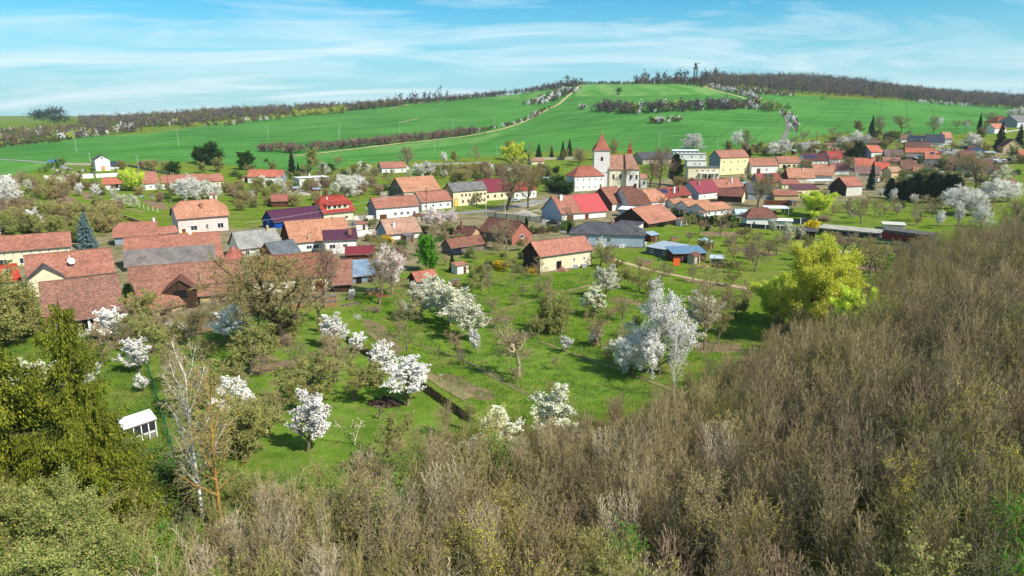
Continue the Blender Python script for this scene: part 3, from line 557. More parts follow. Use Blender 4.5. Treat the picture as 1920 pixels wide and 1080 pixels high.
g = G(); g.box((-L_/2+.8,-1.0,.1), (-L_/2+5.5,.5,.9), 0); g.obj('balcony', plaster((226,176,60)), w_)
house('long blue gabled house under a dark purple metal roof', 'the blue house', (513,417), (605,407), 390, 14, rm=seam((82,34,62)), wm=BLUE, gm=BLUE, wins=[W('l',1,.9,.6,.6)], slope=.8)
house('large orange tiled roof behind the white house with the brick chimney', 'the large orange roof', (545,457), (662,446), 411, 20, rm=OR3, wm=WHT, gm=WOODB, wins=[W('f',2,.5,1.6,1.1,.22,.45)], chim=[(.3,.85,.7,OCH)])
house('white two-storey house with purple metal roof and a tall red brick chimney', 'the purple metal roof', (606,452), (672,448), 430, 29, roof='pent', rm=PURP, wm=WHT, slope=.42, wins=[W('f',1,.6,1.7,1.2,.08,.38), W('f',1,.62,1.3,.9,.5,.75), W('l',1,.6,1.4,1.2)], chim=[(.78,.3,1.6,BRICK,.9)])
house('low shed with dark red roof at the foot of the white house with brick chimney', 'the dark red shed', (646,478), (702,476), 461, 10, roof='pent', rm=seam((132,44,52)), wm=WOODB, slope=.35, kind='shed')
_, w_, r_, (L_, D_, h_, ri_) = house('bright red tiled house with a wide dormer and a solar panel on its roof', 'the bright red roofed house', (605,401), (667,395), 366, 19, roof='half', rm=REDT, wm=CRM, slope=1.0, wins=[W('f',2,.45,1.2,1.3)], chim=[(.3,.2,.7,WHITE,.35)], ov=.6)
d_ = link('dormer', bpy.data.meshes.new('dormer'), r_); d_.data.from_pydata([], [], [])
g = G(); yy = D_*.10; zz = h_ + ri_*.2; x0_, x1_ = -L_*.33, L_*.33
g.face([(x0_,yy,zz-.3),(x1_,yy,zz-.3),(x1_,yy,zz+1.6),(x0_,yy,zz+1.6)]); g.face([(x1_,yy,zz-.3),(x1_,yy+3.6,zz+2.2),(x1_,yy,zz+1.6)]); g.face([(x0_,yy,zz-.3),(x0_,yy,zz+1.6),(x0_,yy+3.6,zz+2.2)])
slab(g, [(x0_-.4,yy-.5,zz+1.6),(x1_+.4,yy-.5,zz+1.6),(x1_+.4,yy+4.2,zz+2.9),(x0_-.4,yy+4.2,zz+2.9)], .15, 1, 1)
bpy.data.objects.remove(d_); d_ = g.obj('dormer', [CRM, REDT], r_)
for u in (-.26, -.09, .05, .22): window(d_, L_*u, yy, zz+.85, 1.1, 1.0, 0, FRAMEB)
g = G(); g.box((-1.6,-1.0,.1), (1.6,1.0,.16)); o = g.obj('solar_panel', plain((30,40,66), .15, .6, 'solar_glass'), d_, (-L_*.08,yy+2.4,zz+2.25)); o.rotation_euler = (.3,0,0)
house('long white house with gable painted shade-grey, four square windows and a brown garage door', 'the long white house', (704,391), (788,385), 368, 22, rm=OR2, wm=WHT, gm=SGREY, wins=[W('f',4,.42,1.2,1.2,.36,.96), W('f',5,.85,.6,.45,.08,.98)], doors=[('f',.17,2.6,1.9,WOODB,'garage_door')], antenna=.4)  # SGREY puts the white gable's shade into its plaster
house('low cream house with orange roof joining the long white house to the old cream one', 'the low cream house', (790,380), (849,375), 358, 15, rm=OR2, wm=WHT, wins=[W('f',4,.5,1.1,1.1)], chim=[(.35,.1,.9,BRICK)])
house('low white cottage with gable shade painted blue-grey and small white chimney, beside the pink blossom', 'the low white cottage', (726,441), (792,434), 409, 13, rm=tiles((196,150,124), old=.5), wm=WHT, gm=BLU, wins=[W('l',1,.9,.5,.8)], chim=[(.28,.5,1.2,WHITE)], doors=[('f',.45,1.4,1.5,WOODB)])  # blue-grey on the white cottage's gable is painted shade
house('old cream two-storey house with rows of brown windows and grey slate roof', 'the old cream townhouse', (849,360), (915,355), 341, 27, rm=GREY, wm=CRM, gm=OCH, wins=[W('f',7,.72,.8,.9,.2,1), W('f',5,.3,.8,1.3,.2,1)], frame=FRAMEB, doors=[('f',.1,1.8,3.2,planks((214,178,92)),'gate')], antenna=.4)
house('broad orange tiled barn roof behind the long white house', 'the broad orange barn', (757,361), (828,355), 331, 10, rm=OR3, wm=TAN, gm=WOODG, kind='barn', slope=.85)
house('dark red metal roofed house behind the large bare tree of the square', 'the dark red metal roof', (908,361), (962,357), 335, 16, rm=seam((124,42,54)), wm=CRM, wins=[W('f',4,.5,1.1,1.2)], frame=FRAMEB)
house('low house with red and orange roof right of the large bare tree', None, (964,359), (1008,355), 341, 15, roof='half', rm=REDT, wm=WHT, wins=[W('f',4,.5,1.1,1.2)])
_, w_, r_, (L_, D_, h_, ri_) = house('farmhouse with a gable in painted blue shade and half orange, half bright red roof', 'the half red, half orange roof', (1053,402), (1140,395), 365, 14, rm=OR2, wm=WHT, gm=BLU, wins=[W('l',2,.45,.9,1.3)], chim=[(.16,.2,1.6,WHITE,1.0)], doors=[('f',.2,2.4,2.0,WOODB,'garage_door'), ('f',.55,1.4,2,WOODB)])  # BLU holds the gable's bluish shade in its colour
g = G(); s_ = ri_/(D_/2); slab(g, [(-L_*.06,-.15,h_+.05-.15*s_),(L_/2+.3,-.15,h_+.05-.15*s_),(L_/2+.3,D_/2,h_+ri_+.12),(-L_*.06,D_/2,h_+ri_+.12)], .1); g.obj('roof_sheet', [seam((192,78,76)), RED2], r_)
house('white stuccoed rectory with hip roof and two rows of windows, left of the church', 'the white rectory', (1077,332), (1135,329), 311, 27, roof='hip', rm=tiles((178,98,78), old=.3), wm=WHT, slope=.9, wins=[W('f',5,.78,.8,1.1), W('f',5,.25,.8,1.1), W('l',2,.78,.8,1.1)])
house('brown tiled house with a dark brick gable in front of the church', 'the brick gabled house', (1148,382), (1180,379), 350, 14, rm=tiles((172,108,84), old=.5), wm=WHT, gm=BRN, wins=[W('f',1)], chim=[(.02,.0,1.0,BRICK)])
house('old house with a dark brown tiled hip roof and a blackened chimney', 'the dark brown hip roof', (1180,385), (1222,383), 349, 14, roof='half', rm=tiles((128,82,66), old=.7), wm=WHT, chim=[(.65,.05,1.3,WOODD,.9)], hipl=1.0)
house('orange tiled house with a small satellite dish between brown and solar roofs', None, (1222,379), (1255,376), 354, 12, rm=OR3, wm=WHT, hipr=.5, wins=[W('f',2,.5,.8,1.0)])
house('solitary tiled outbuilding with cream walls and two water tanks, edge of the orchard', 'the tiled outbuilding by the orchard', (1012,482), (1114,468), 447, 32, rm=tiles((196,126,102), old=.3), wm=CRM, gm=WOODD, wins=[W('f',2,.55,.7,.9,.55,.95)], doors=[('f',.36,1.5,2.6,DARK)], kind='outbuilding')
_, w_, r_, (L_, D_, h_, ri_) = house('brown roofed cottage with a red brick gable and a white window', 'the brick gable cottage', (896,432), (960,443), 411, 17, rm=BRN, wm=WOODG, gm=brickm((168,78,64)), slope=.8, wins=[W('r',1,.75,1.6,1.3), W('f',3,.6,.8,.8)])
house('small cottage with a brown roof and an ochre gable, tall thin chimney', None, (849,436), (885,441), 424, 12, rm=BRN, wm=OCH, gm=OCH, slope=.8, chim=[(.3,.4,2.6,BRICK,.5)], kind='cottage')
house('weathered plank shed with half brown tiled, half grey roof, dark opening', 'the weathered plank shed', (846,466), (912,456), 444, 13, rm=tiles((150,96,76), old=.9), wm=WOODG, gm=WOODG, doors=[('f',.2,2.4,1.6,DARK,'opening')], kind='shed')
house('blue-grey bungalow with a broad dark hip roof and white balustrade', 'the dark hip roof bungalow', (1066,437), (1212,441), 417, 25, roof='hip', rm=DGREY, wm=BLU, slope=.5, wins=[W('f',3,.55,1.2,1.4,.15,.6)], chim=[(.55,.1,1.0,BRICK)])
g = G(); bp_ = at(1162,466); bq_ = at(1212,460)
for k in range(9):
    p = bp_.lerp(bq_, k/8); g.box((p.x-.07,p.y-.07,p.z), (p.x+.07,p.y+.07,p.z+1.0))
g.bar(bp_ + Vector((0,0,1)), bq_ + Vector((0,0,1)), .07); g.bar(bp_ + Vector((0,0,.3)), bq_ + Vector((0,0,.3)), .05)
for k in range(8):
    p = bp_.lerp(bq_, k/8); q = bp_.lerp(bq_, (k+1)/8); g.bar(p+Vector((0,0,.3)), q+Vector((0,0,1)), .04)
tag(g.obj('balustrade', WHITE), 'white crossed balustrade along the porch of the dark hip roof bungalow', 'balustrade')
house('barn with a long orange roof sweeping over an open dark front', 'the open-fronted orange barn', (1216,420), (1273,411), 386, 8, rm=tiles((196,128,100), old=.3), wm=WOODD, gm=WOODD, kind='barn', slope=.6)
house('low grey roofed annexe behind the dark hip roof bungalow', None, (1150,420), (1195,424), 414, 8, roof='flat', rm=DGREY, wm=WHT, slope=.12, kind='annexe')
house('flat white roofed garage between the bright red roof and the open barn', None, (1158,392), (1192,394), 387, 14, roof='flat', rm=WHITE, wm=BLU, slope=.1, kind='garage', wins=[W('f',2,.5,1.0,.8)])
# behind the square, right: from the yellow townhouse on
house('pale yellow two-storey townhouse with a side wall in painted grey shade and orange roof', 'the yellow townhouse', (1351,297), (1406,294), 281, 31, rm=OR2, wm=YEL, gm=SGREY, wins=[W('f',4,.76,1.1,1.2), W('f',4,.28,1.1,1.2), W('l',0)], sky_=[(.3,.4),(.6,.4),(.8,.4)])  # side wall carries its shade as SGREY plaster
house('white flat-roofed modern block beside the yellow townhouse', 'the white modern block', (1288,301), (1327,300), None, 13, roof='flat', depth=9, rm=plain((200,198,190)), wm=WHT, slope=.03, wins=[W('f',2,.5,.9,1.3,.3,.75)], kind='school', cat='building')
house('upper flat-roofed white storey behind the white modern block', None, (1270,289), (1326,288), None, 10, roof='flat', depth=8, rm=plain((190,190,186)), wm=plaster((226,226,222)), slope=.03, wins=[W('f',3,.5,1.1,1.6)], kind='building')
_, w_, r_, (L_, D_, h_, ri_) = house('cream pavilion with a flat dark canopy on square columns, by the yellow townhouse', 'the columned pavilion', (1290,314), (1351,314), None, 21, roof='flat', depth=8, rm=plain((96,100,96)), wm=CRM, slope=.03, wins=[W('f',4,.72,1.3,1.0,.2,.9)], doors=[('f',.62,3.6,1.9,DARK,'porch_opening')], kind='pavilion')
for u in (-.1, .1, .3, .45):
    g = G(); g.box((L_*u-.25,-1.2,-.2), (L_*u+.25,-.7,h_*.45)); g.obj('column', WHT, w_)
g = G(); g.box((-L_*.15,-1.3,h_*.45), (L_*.5,.38,h_*.53)); g.obj('porch_slab', WHT, w_)
house('long low dark-roofed shed far behind the church trees', None, (1205,300), (1268,296), 285, 9, rm=DGREY, wm=TAN, slope=.4, kind='shed')
house('low white greenhouse hall at the edge of the green field', None, (1262,284), (1312,282), None, 6, roof='flat', depth=9, rm=plain((206,214,214)), wm=plaster((200,214,216)), slope=.08, wins=[W('f',6,.5,1.6,1.0)], kind='hall')
house('low white shed between the church and the field', None, (1198,290), (1218,289), None, 5, roof='flat', depth=6, rm=WHITE, wm=WHT, slope=.08, kind='shed')
for i, a in enumerate([((1409,312),(1461,310),296,14,OR2,WHT,'white house with an orange roof and brown gateway next to the yellow townhouse','the white house with the brown gateway'),
    ((1461,307),(1504,304),293,9,OR2,CRM,'cream house with three arched openings under an orange roof',None),
    ((1509,303),(1554,300),287,8,tiles((104,60,66),old=.2),WHT,'white house with a dark plum roof full of blue solar panels','the plum roof with solar panels'),
    ((1555,299),(1581,297),283,9,REDT,WHT,'white house with a bright red roof and three roof windows','the bright red roof in the row'),
    ((1478,334),(1530,334),315,9,OR3,CRM,'wide peach tiled roof with a pipe on its ridge','the wide peach roof'),
    ((1519,328),(1566,330),308,8,OR3,WHT,'peach roofed house in front of the plum roof with solar panels',None),
    ((1348,353),(1397,349),335,9,OR2,WHT,'orange roofed house with a tall white chimney between the maroon and solar roofs','the orange roof with a white chimney'),
    ((1311,363),(1353,359),338,12,seam((142,52,62)),WHT,'house with a smooth maroon metal roof and dish on its front','the maroon metal roof'),
    ((1250,372),(1299,365),350,12,tiles((158,70,62),old=.1),WHT,'red-brown roofed house with pale solar panels and two tall chimneys','the roof with pale solar panels')]):
    kw = dict(rm=a[4], wm=a[5]); 
    if i == 0: kw.update(doors=[('f',.28,2.2,3,WOODB,'gateway')], wins=[W('f',1,.5,1.2,1.3,.5,.65)])
    if i == 1: kw.update(wins=[W('f',3,.42,1.8,1.4,.1,.8)], frame=FRAMEB)
    if i == 2: kw.update(solar=[(.12,.45,1.5,2.4,5)], wins=[W('f',5,.5,1,1.2)])
    if i == 3: kw.update(sky_=[(.3,.55),(.5,.55),(.7,.55)], wins=[W('f',4,.5,1,1.2)])
    if i == 4: kw.update(chim=[(.62,.25,1.8,WHITE,.3)], gm=WOODB)
    if i == 5: kw.update(chim=[(.75,.1,1.4,BRICK,.5)])
    if i == 6: kw.update(chim=[(.62,.5,2.8,WHITE,.5),(.4,.7,1.4,OCH)], gm=SGREY)
    if i == 7: kw.update(chim=[(.3,.35,1.6,OCH)], gm=BLU, wins=[W('f',2,.5,1,1)])  # left gable's shade painted as blue-grey plaster
    if i == 8: kw.update(chim=[(.42,.55,2.4,WHITE,.8),(.62,.55,2.2,BRICK,.8)], solar=[(.06,.35,1.5,2.6,3)])
    house(a[6], a[7], a[0], a[1], a[2], a[3], **kw)
house('reddish tiled barn with three dark solar panels and a grey gable', 'the roof with three dark panels', (1420,341), (1466,341), 325, 10, rm=tiles((170,84,72),old=.2), wm=OCH, gm=SGREY, solar=[(.45,.3,2.6,2.2,2),(.55,.72,3.4,2.0,1)])
house('small yellow house with a dusty red roof and pale gable end', None, (1466,345), (1500,345), 336, 9, rm=tiles((176,104,92),old=.2), wm=YEL, gm=CRM, wins=[W('f',3,.5,1,1)], chim=[(.9,.2,1.8,OCH,.5)])
house('dark grey slate barn with a cream gable facing right', 'the dark slate barn', (1402,362), (1452,362), 343, 12, rm=DGREY, wm=SGREY, gm=plaster((206,180,140)), kind='barn')
house('open brown-roofed barn with cream end wall, behind the bare tree', 'the open brown barn', (1341,366), (1396,370), 353, 12, rm=tiles((140,86,72),old=.6), wm=WOODD, gm=CRM, kind='barn', slope=.6)
house('yellow bungalow wing with a flat dark red roof', None, (1490,356), (1538,354), 345, 11, roof='pent', rm=seam((100,52,56)), wm=YEL, slope=.35, wins=[W('f',3,.5,1,1)], kind='wing', cat='house')
house('pair of low tan tiled sheds beside the bright yellow willow', None, (1452,366), (1500,366), 357, 10, rm=tiles((178,112,92),old=.4), wm=OCH, kind='shed', slope=.5)
for i, (a, b, r, hp, lb) in enumerate([((1264,383),(1308,381),372,8,'low orange roof with white barge boards, first of three stepping down'), ((1292,389),(1342,387),375,8,'long low orange roof, middle of three stepping down'), ((1324,395),(1374,391),380,11,'low orange roof with a white canopy, last of three stepping down')]):
    house(lb, None, a, b, r, hp, rm=OR3, wm=WHT, slope=.4, wins=[W('f',4,.5,1.2,1)], kind='outhouse', group='three low orange roofs')
_, w_, r_, (L_, D_, h_, ri_) = house('white pavilion cottage with a steep brown pyramid roof', 'the pyramid roof cottage', (1399,409), (1461,408), 389, 17, roof='hip', rm=tiles((138,86,72),old=.5), wm=WHT, slope=1.0, wins=[W('f',2,.4,1,1.1)])
house('white flat-roofed annexe right of the pyramid roof cottage', None, (1438,413), (1488,415), None, 12, roof='flat', depth=5, rm=WHITE, wm=WHT, slope=.05, kind='annexe', wins=[W('f',2,.5,.9,1)])
for (a, b, lb) in (((1436,391),(1481,391),'white flat canopy on posts behind the pyramid roof cottage'), ((1522,340),(1566,338),'pale blue flat canopy in front of the brown barn'), ((1855,301),(1890,299),'white flat canopy at the right edge of the village')):
    p = at(a[0], a[1], 2.6); q = at(b[0], b[1], 2.6); g = G(); v = q - p; L_ = v.length; e = empty('canopy', (p+q)/2, math.atan2(v.y, v.x)); tag(e, lb, 'canopy')
    slab(g, [(-L_/2,0,2.7),(L_/2,0,2.7),(L_/2,6,3.0),(-L_/2,6,3.0)], .15, 0, 0); g.obj('roof', plain((206,214,220), .5, .3, 'sheet'), e)
    for sx in (-1, 1):
        for yy in (.2, 5.7): g = G(); g.box((sx*(L_/2-.3)-.1, yy-.1, -.5), (sx*(L_/2-.3)+.1, yy+.1, 2.55)); g.obj('post', WHITE, e)
house('curved pale plastic greenhouse left of the pyramid roof cottage', None, (1380,402), (1404,402), 392, 5, rm=plain((170,190,200), .3, .5, 'greenhouse'), wm=plain((170,186,196), .4, .4, 'greenhouse_side'), slope=.8, kind='greenhouse')
# right part of the village
T = [ # label, short, e1, e2, ridge, hp, roof, wall, gable, extra
 ('stone barn with an orange roof and dark timber gable, beside the spruce','the stone barn by the spruce',(1588,350),(1620,348),331,18,tiles((184,112,92),old=.3),plaster((214,208,196)),WOODD,{}),
 ('long orange roofed house above the stone barn','the long orange roof',(1602,312),(1642,312),296,8,OR4,WHT,None,dict(chim=[(.8,.1,1.3,BRICK)])),
 ('bright orange-red roof with a light gable, centre right of the village','the orange-red roof',(1642,318),(1672,317),304,9,tiles((204,92,66),old=.1),CRM,CRM,{}),
 ('dusky plum roof with one skylight beside the wide peach roof',None,(1562,320),(1594,319),306,8,tiles((130,80,86),old=.2),WHT,None,{}),
 ('long grey-mauve tiled roof behind the spruce',None,(1603,326),(1652,326),312,10,tiles((146,110,106),old=.5),TAN,SGREY,{}),
 ('cream house with a beige half-roof and brown porch',None,(1672,324),(1694,322),312,12,tiles((190,150,116),old=.3),plaster((232,206,150)),plaster((232,206,150)),{}),
 ('white house with a steep orange roof and side in painted blue-grey shade','the white house with steep orange roof',(1634,288),(1658,283),272,13,OR4,WHT,BLU,dict(wins=[W('f',1,.6,1.6,1.2,.5,1)])),  # BLU paints shade onto the white side wall
 ('low house with a mauve-grey roof right of the steep orange roof',None,(1659,292),(1696,291),280,7,tiles((132,106,108),old=.4),TAN,None,{}),
 ('long orange roof with chimneys behind the solar panel roof','the long orange ridge',(1697,286),(1752,286),277,7,OR4,CRM,None,{}),
 ('orange roof with one solar panel and a dark chimney','the roof with one solar panel',(1731,298),(1768,298),283,7,tiles((206,124,96),old=.3),WHT,WOODB,dict(solar=[(.45,.3,2.4,2,1)], chim=[(.9,.4,1.8,WOODB,.8)])),
 ('large dark brown roofed barn with a cream gable facing right','the large dark brown barn',(1697,278),(1746,278),266,7,tiles((124,84,72),old=.5),TAN,plaster((232,200,150)),{}),
 ('modern house with a black slate roof at the field edge','the black slate roof',(1702,265),(1746,264),254,6,NAVY,WHT,SGREY,dict(solar=[(.15,.3,1.6,1.5,5)])),
 ('modern house with a black slate cross gable','the black slate cross gable',(1736,267),(1772,267),252,9,NAVY,WHT,WHT,{}),
 ('white house with an orange roof and many windows at the field edge','the white villa at the field edge',(1770,260),(1787,259),247,12,OR3,WHT,WHT,dict(wins=[W('f',3,.7,.9,1),W('f',3,.3,.9,1)])),
 ('small white cottage with a brown roof below the cream gabled house',None,(1690,261),(1702,260),254,6,tiles((150,98,80)),WHT,None,{}),
 ('old grey slate roof with dark chimneys','the old grey slate roof',(1766,292),(1797,292),279,7,LGREY,WHT,None,dict(chim=[(.2,.3,1.6,WOODD,.6),(.6,.3,1.6,WOODD,.6)])),
 ('brown roofed barn with a pale yellow gable facing right','the barn with the pale yellow gable',(1797,298),(1832,297),282,9,tiles((142,94,78),old=.5),TAN,plaster((236,212,150)),{}),
 ('charcoal roofed white house in the middle of the right-hand gardens','the charcoal roof',(1730,308),(1770,307),299,8,DGREY,WHT,WHT,dict(wins=[W('f',3,.5,1,1)])),
 ('low mauve-brown roof with white chimney beside the old grey slate roof',None,(1770,306),(1800,306),293,9,tiles((150,110,104),old=.5),TAN,None,{}),
 ('wide brown tiled roof over white walls, lower right of the village','the wide brown roof',(1822,312),(1868,312),298,12,tiles((128,90,80),old=.5),WHT,None,dict(wins=[W('f',4,.5,1,1)])),
 ('tan tiled outhouse with an orange gable, by the silver greenhouse',None,(1712,324),(1738,323),313,9,tiles((176,120,96),old=.4),OCH,plaster((226,150,100)),{}),
 ('grey flat-topped shed among the brown roofs',None,(1698,294),(1728,294),289,7,GREY,TAN,None,{}),
 ('brown weathered barn behind the orange-red roof','the brown weathered barn',(1690,318),(1722,317),300,8,tiles((136,98,80),old=.8),OCH,None,{}),
 ('low brown roof in front of the old spruce by the long orange roof',None,(1656,304),(1690,303),294,8,tiles((170,114,94),old=.5),CRM,None,{}),
 ('small mauve barn between the charcoal roof and the wide brown roof',None,(1790,312),(1824,311),301,9,tiles((140,104,98),old=.6),WHT,None,{}),
 ('white shed with a navy roof edge right of the wide gardens',None,(1800,318),(1832,318),309,10,NAVY,WHT,None,{}),
 ('low brown roofed shed above the plum solar roof',None,(1578,291),(1600,290),283,6,tiles((160,104,84)),OCH,None,{}),
 ('brown roof cottage behind the white house with steep orange roof',None,(1628,269),(1658,268),261,6,tiles((126,92,80),old=.6),TAN,None,{}),
 ('long beige shed roof at the edge of the field above the bright red roof',None,(1543,274),(1570,274),268,4,tiles((176,130,108)),TAN,None,{}),
 ('barn with a tan roof and dark gable at the lower right gardens','the tan barn in the gardens',(1885,354),(1914,353),336,8,tiles((154,116,96),old=.4),WOODD,WOODD,{}),
 ('white house with a pinkish orange roof on the hillside',None,(1866,242),(1889,240),232,8,tiles((212,128,104),old=.1),WHT,WHT,dict(wins=[W('f',3,.5,.8,.8)])),
 ('grey-white house cut by the right edge of the picture',None,(1909,229),(1940,228),216,10,GREY,plaster((200,204,206)),SGREY,dict(wins=[W('f',3,.5,.9,1)])),
 ('orange roofed annexe at the right edge beside the tan A-frame house',None,(1913,292),(1940,291),282,12,tiles((206,110,76),old=.2),TAN,None,{}),
 ('small tan shed above the row of dark thujas',None,(1560,283),(1580,282),276,4,tiles((150,108,90)),TAN,None,{})]
for lb, sh, a, b, ry, hp, rm, wm, gm, ex in T: house(lb, sh, a, b, ry, hp, rm=rm, wm=wm, gm=gm, **ex)
house('cream house with a pointed front gable and brown windows at the field edge', 'the cream pointed gable', (1690,252), (1717,252), None, 7, roof='front', depth=9, rm=BRN, wm=plaster((236,220,160)), slope=.85, wins=[W('f',2,1.2,.9,1,.2,.8), W('f',1,.4,.9,1)])
house('grey-blue gabled house with a mauve roof, right part of the village', 'the grey-blue gable', (1812,281), (1852,281), None, 14, roof='front', depth=12, rm=tiles((160,92,90), old=.2), wm=plaster((168,184,204)), slope=.55, wins=[W('f',2,.9,.9,1)])
house('light blue flat-roofed shed in front of the grey-blue gable', None, (1846,286), (1870,286), None, 11, roof='flat', depth=5, rm=plain((180,206,224)), wm=plaster((176,198,216)), slope=.08, kind='shed')
house('tall tan house with steep dark brown gable roof and a white balcony', 'the tan A-frame house', (1881,275), (1919,275), None, 12, roof='front', depth=11, rm=tiles((84,60,52), old=.3), wm=plaster((220,190,146)), slope=.85, wins=[W('f',2,1.25,1.2,1.1,.2,.8), W('f',2,.4,1.2,1.4)])
house('yellow house with a broad brown hip roof on the hillside', 'the yellow hillside house', (1871,229), (1906,228), 217, 10, roof='hip', rm=tiles((130,74,62), old=.2), wm=plaster((226,196,80)), slope=.7, wins=[W('f',3,.55,1.2,1.2)])
# behind and left
house('white bungalow with an orange roof standing alone before the green field', 'the lone white bungalow', (715,316), (763,314), 303, 9, rm=OR2, wm=WHT, gm=BLU, slope=.7, wins=[W('f',3,.5,1.1,1.2)], doors=[('f',.38,1,2,WOODB)])
house('white flat-roofed modern house with one small square window', 'the white modern house', (560,334), (618,332), None, 17, roof='flat', depth=9, rm=plain((210,210,206)), wm=WHT, slope=.02, wins=[W('f',1,.5,.8,.8,.7,.85)], chim=[(.42,.2,1.8,WHITE,.5)])
house('white house with an orange roof behind the pale modern house, left', None, (462,331), (530,333), 318, 12, rm=OR4, wm=WHT, gm=SGREY, wins=[W('f',4,.5,1,1.1)])
house('brown tiled cottage with timber walls near the white blossom', 'the brown timber cottage', (508,378), (541,377), 364, 11, rm=tiles((176,104,84), old=.5), wm=WOODB, gm=WOODB, kind='cottage')
house('low grey shed at the field edge right of the lone bungalow', None, (812,315), (840,314), 309, 6, rm=GREY, wm=TAN, slope=.5, kind='shed')
house('tiny white gabled hut between the lone bungalow and the big blossom', None, (757,313), (769,313), None, 5, roof='front', depth=3, rm=OR3, wm=WHT, slope=.9, kind='hut')
house('low ochre shed with a white door at the wall behind the square', None, (996,303), (1022,302), 297, 6, rm=tiles((176,128,104)), wm=CRM, slope=.4, kind='shed')
house('orange roofed farmhouse with a cross wing, first house of the far row', 'the cross-winged farmhouse', (252,346), (301,343), 322, 12, rm=OR2, wm=WHT, gm=SGREY, wins=[W('f',4,.5,.9,1.1)])
house('white cross gable wing with two windows, far row left', None, (265,333), (288,332), None, 17, roof='hip', depth=8, rm=OR2, wm=WHT, slope=.7, wins=[W('f',2,.7,.8,1.0)], kind='wing', cat='house')
house('long low white house with orange roof, middle of the far row', 'the long low white house', (302,343), (384,341), 327, 12, rm=OR2, wm=WHT, wins=[W('f',7,.5,.9,1.1)], chim=[(.3,0,.8,BRICK)])
house('ochre house with an orange roof, last of the far row', 'the ochre end house', (386,341), (422,339), 326, 11, rm=OR2, wm=CRM, wins=[W('f',4,.5,1,1.3)], frame=FRAMEB)
house('small orange roofed carport with a white van-sized opening', 'the orange roofed carport', (191,346), (230,345), 333, 9, rm=OR4, wm=WHT, slope=.6, doors=[('f',.6,3,2,DARK,'opening')], kind='carport')
house('red tiled garage roof with one skylight at the left edge', 'the red roof at the left edge', (-40,536), (41,526), 498, 10, rm=tiles((196,58,36), old=.1), wm=WHT, sky_=[(.72,.35)], kind='garage')
house('small white cottage with a timber front and orange tiles amid the blossom', 'the small orchard cottage', (781,529), (824,522), 507, 17, rm=tiles((196,116,92), old=.3), wm=WHT, gm=WOODD, slope=.8, wins=[W('l',2,.55,.7,1.2)], kind='cottage')
# ---- cemetery chapel
def chapel():
    _, w_, r_, (L_, D_, h_, ri_) = house('white cemetery chapel with a pointed gable, round window and yellow door', 'the cemetery chapel', (176,300), (207,299), None, 21, roof='front', depth=9, rm=DGREY, wm=WHT, slope=.62, doors=[('f',.5,1.6,2.6,planks((196,150,84)))], kind='chapel')
    g = G(); g.cyl((0,0), .45, .45, 0, .06, 12); o = g.obj('round_window', GLASS, w_, (0,.36,h_+ri_*.35)); o.rotation_euler = (math.pi/2,0,0)
    g = G(); g.box((-.06,-.06,0), (.06,.06,1.6)); g.box((-.45,-.05,.95), (.45,.05,1.1)); g.obj('cross', plain((60,60,62)), r_, (0,.3,h_+ri_))
    g = G(); g.box((-L_/2+.3,.3,h_-.2), (L_/2-.3,.42,h_+.05)); g.obj('cornice', WHT, w_)
chapel()
house('grey lean-to joined to the right of the cemetery chapel', None, (206,312), (225,311), 303, 5, rm=NAVY, wm=WHT, slope=.7, kind='annexe')
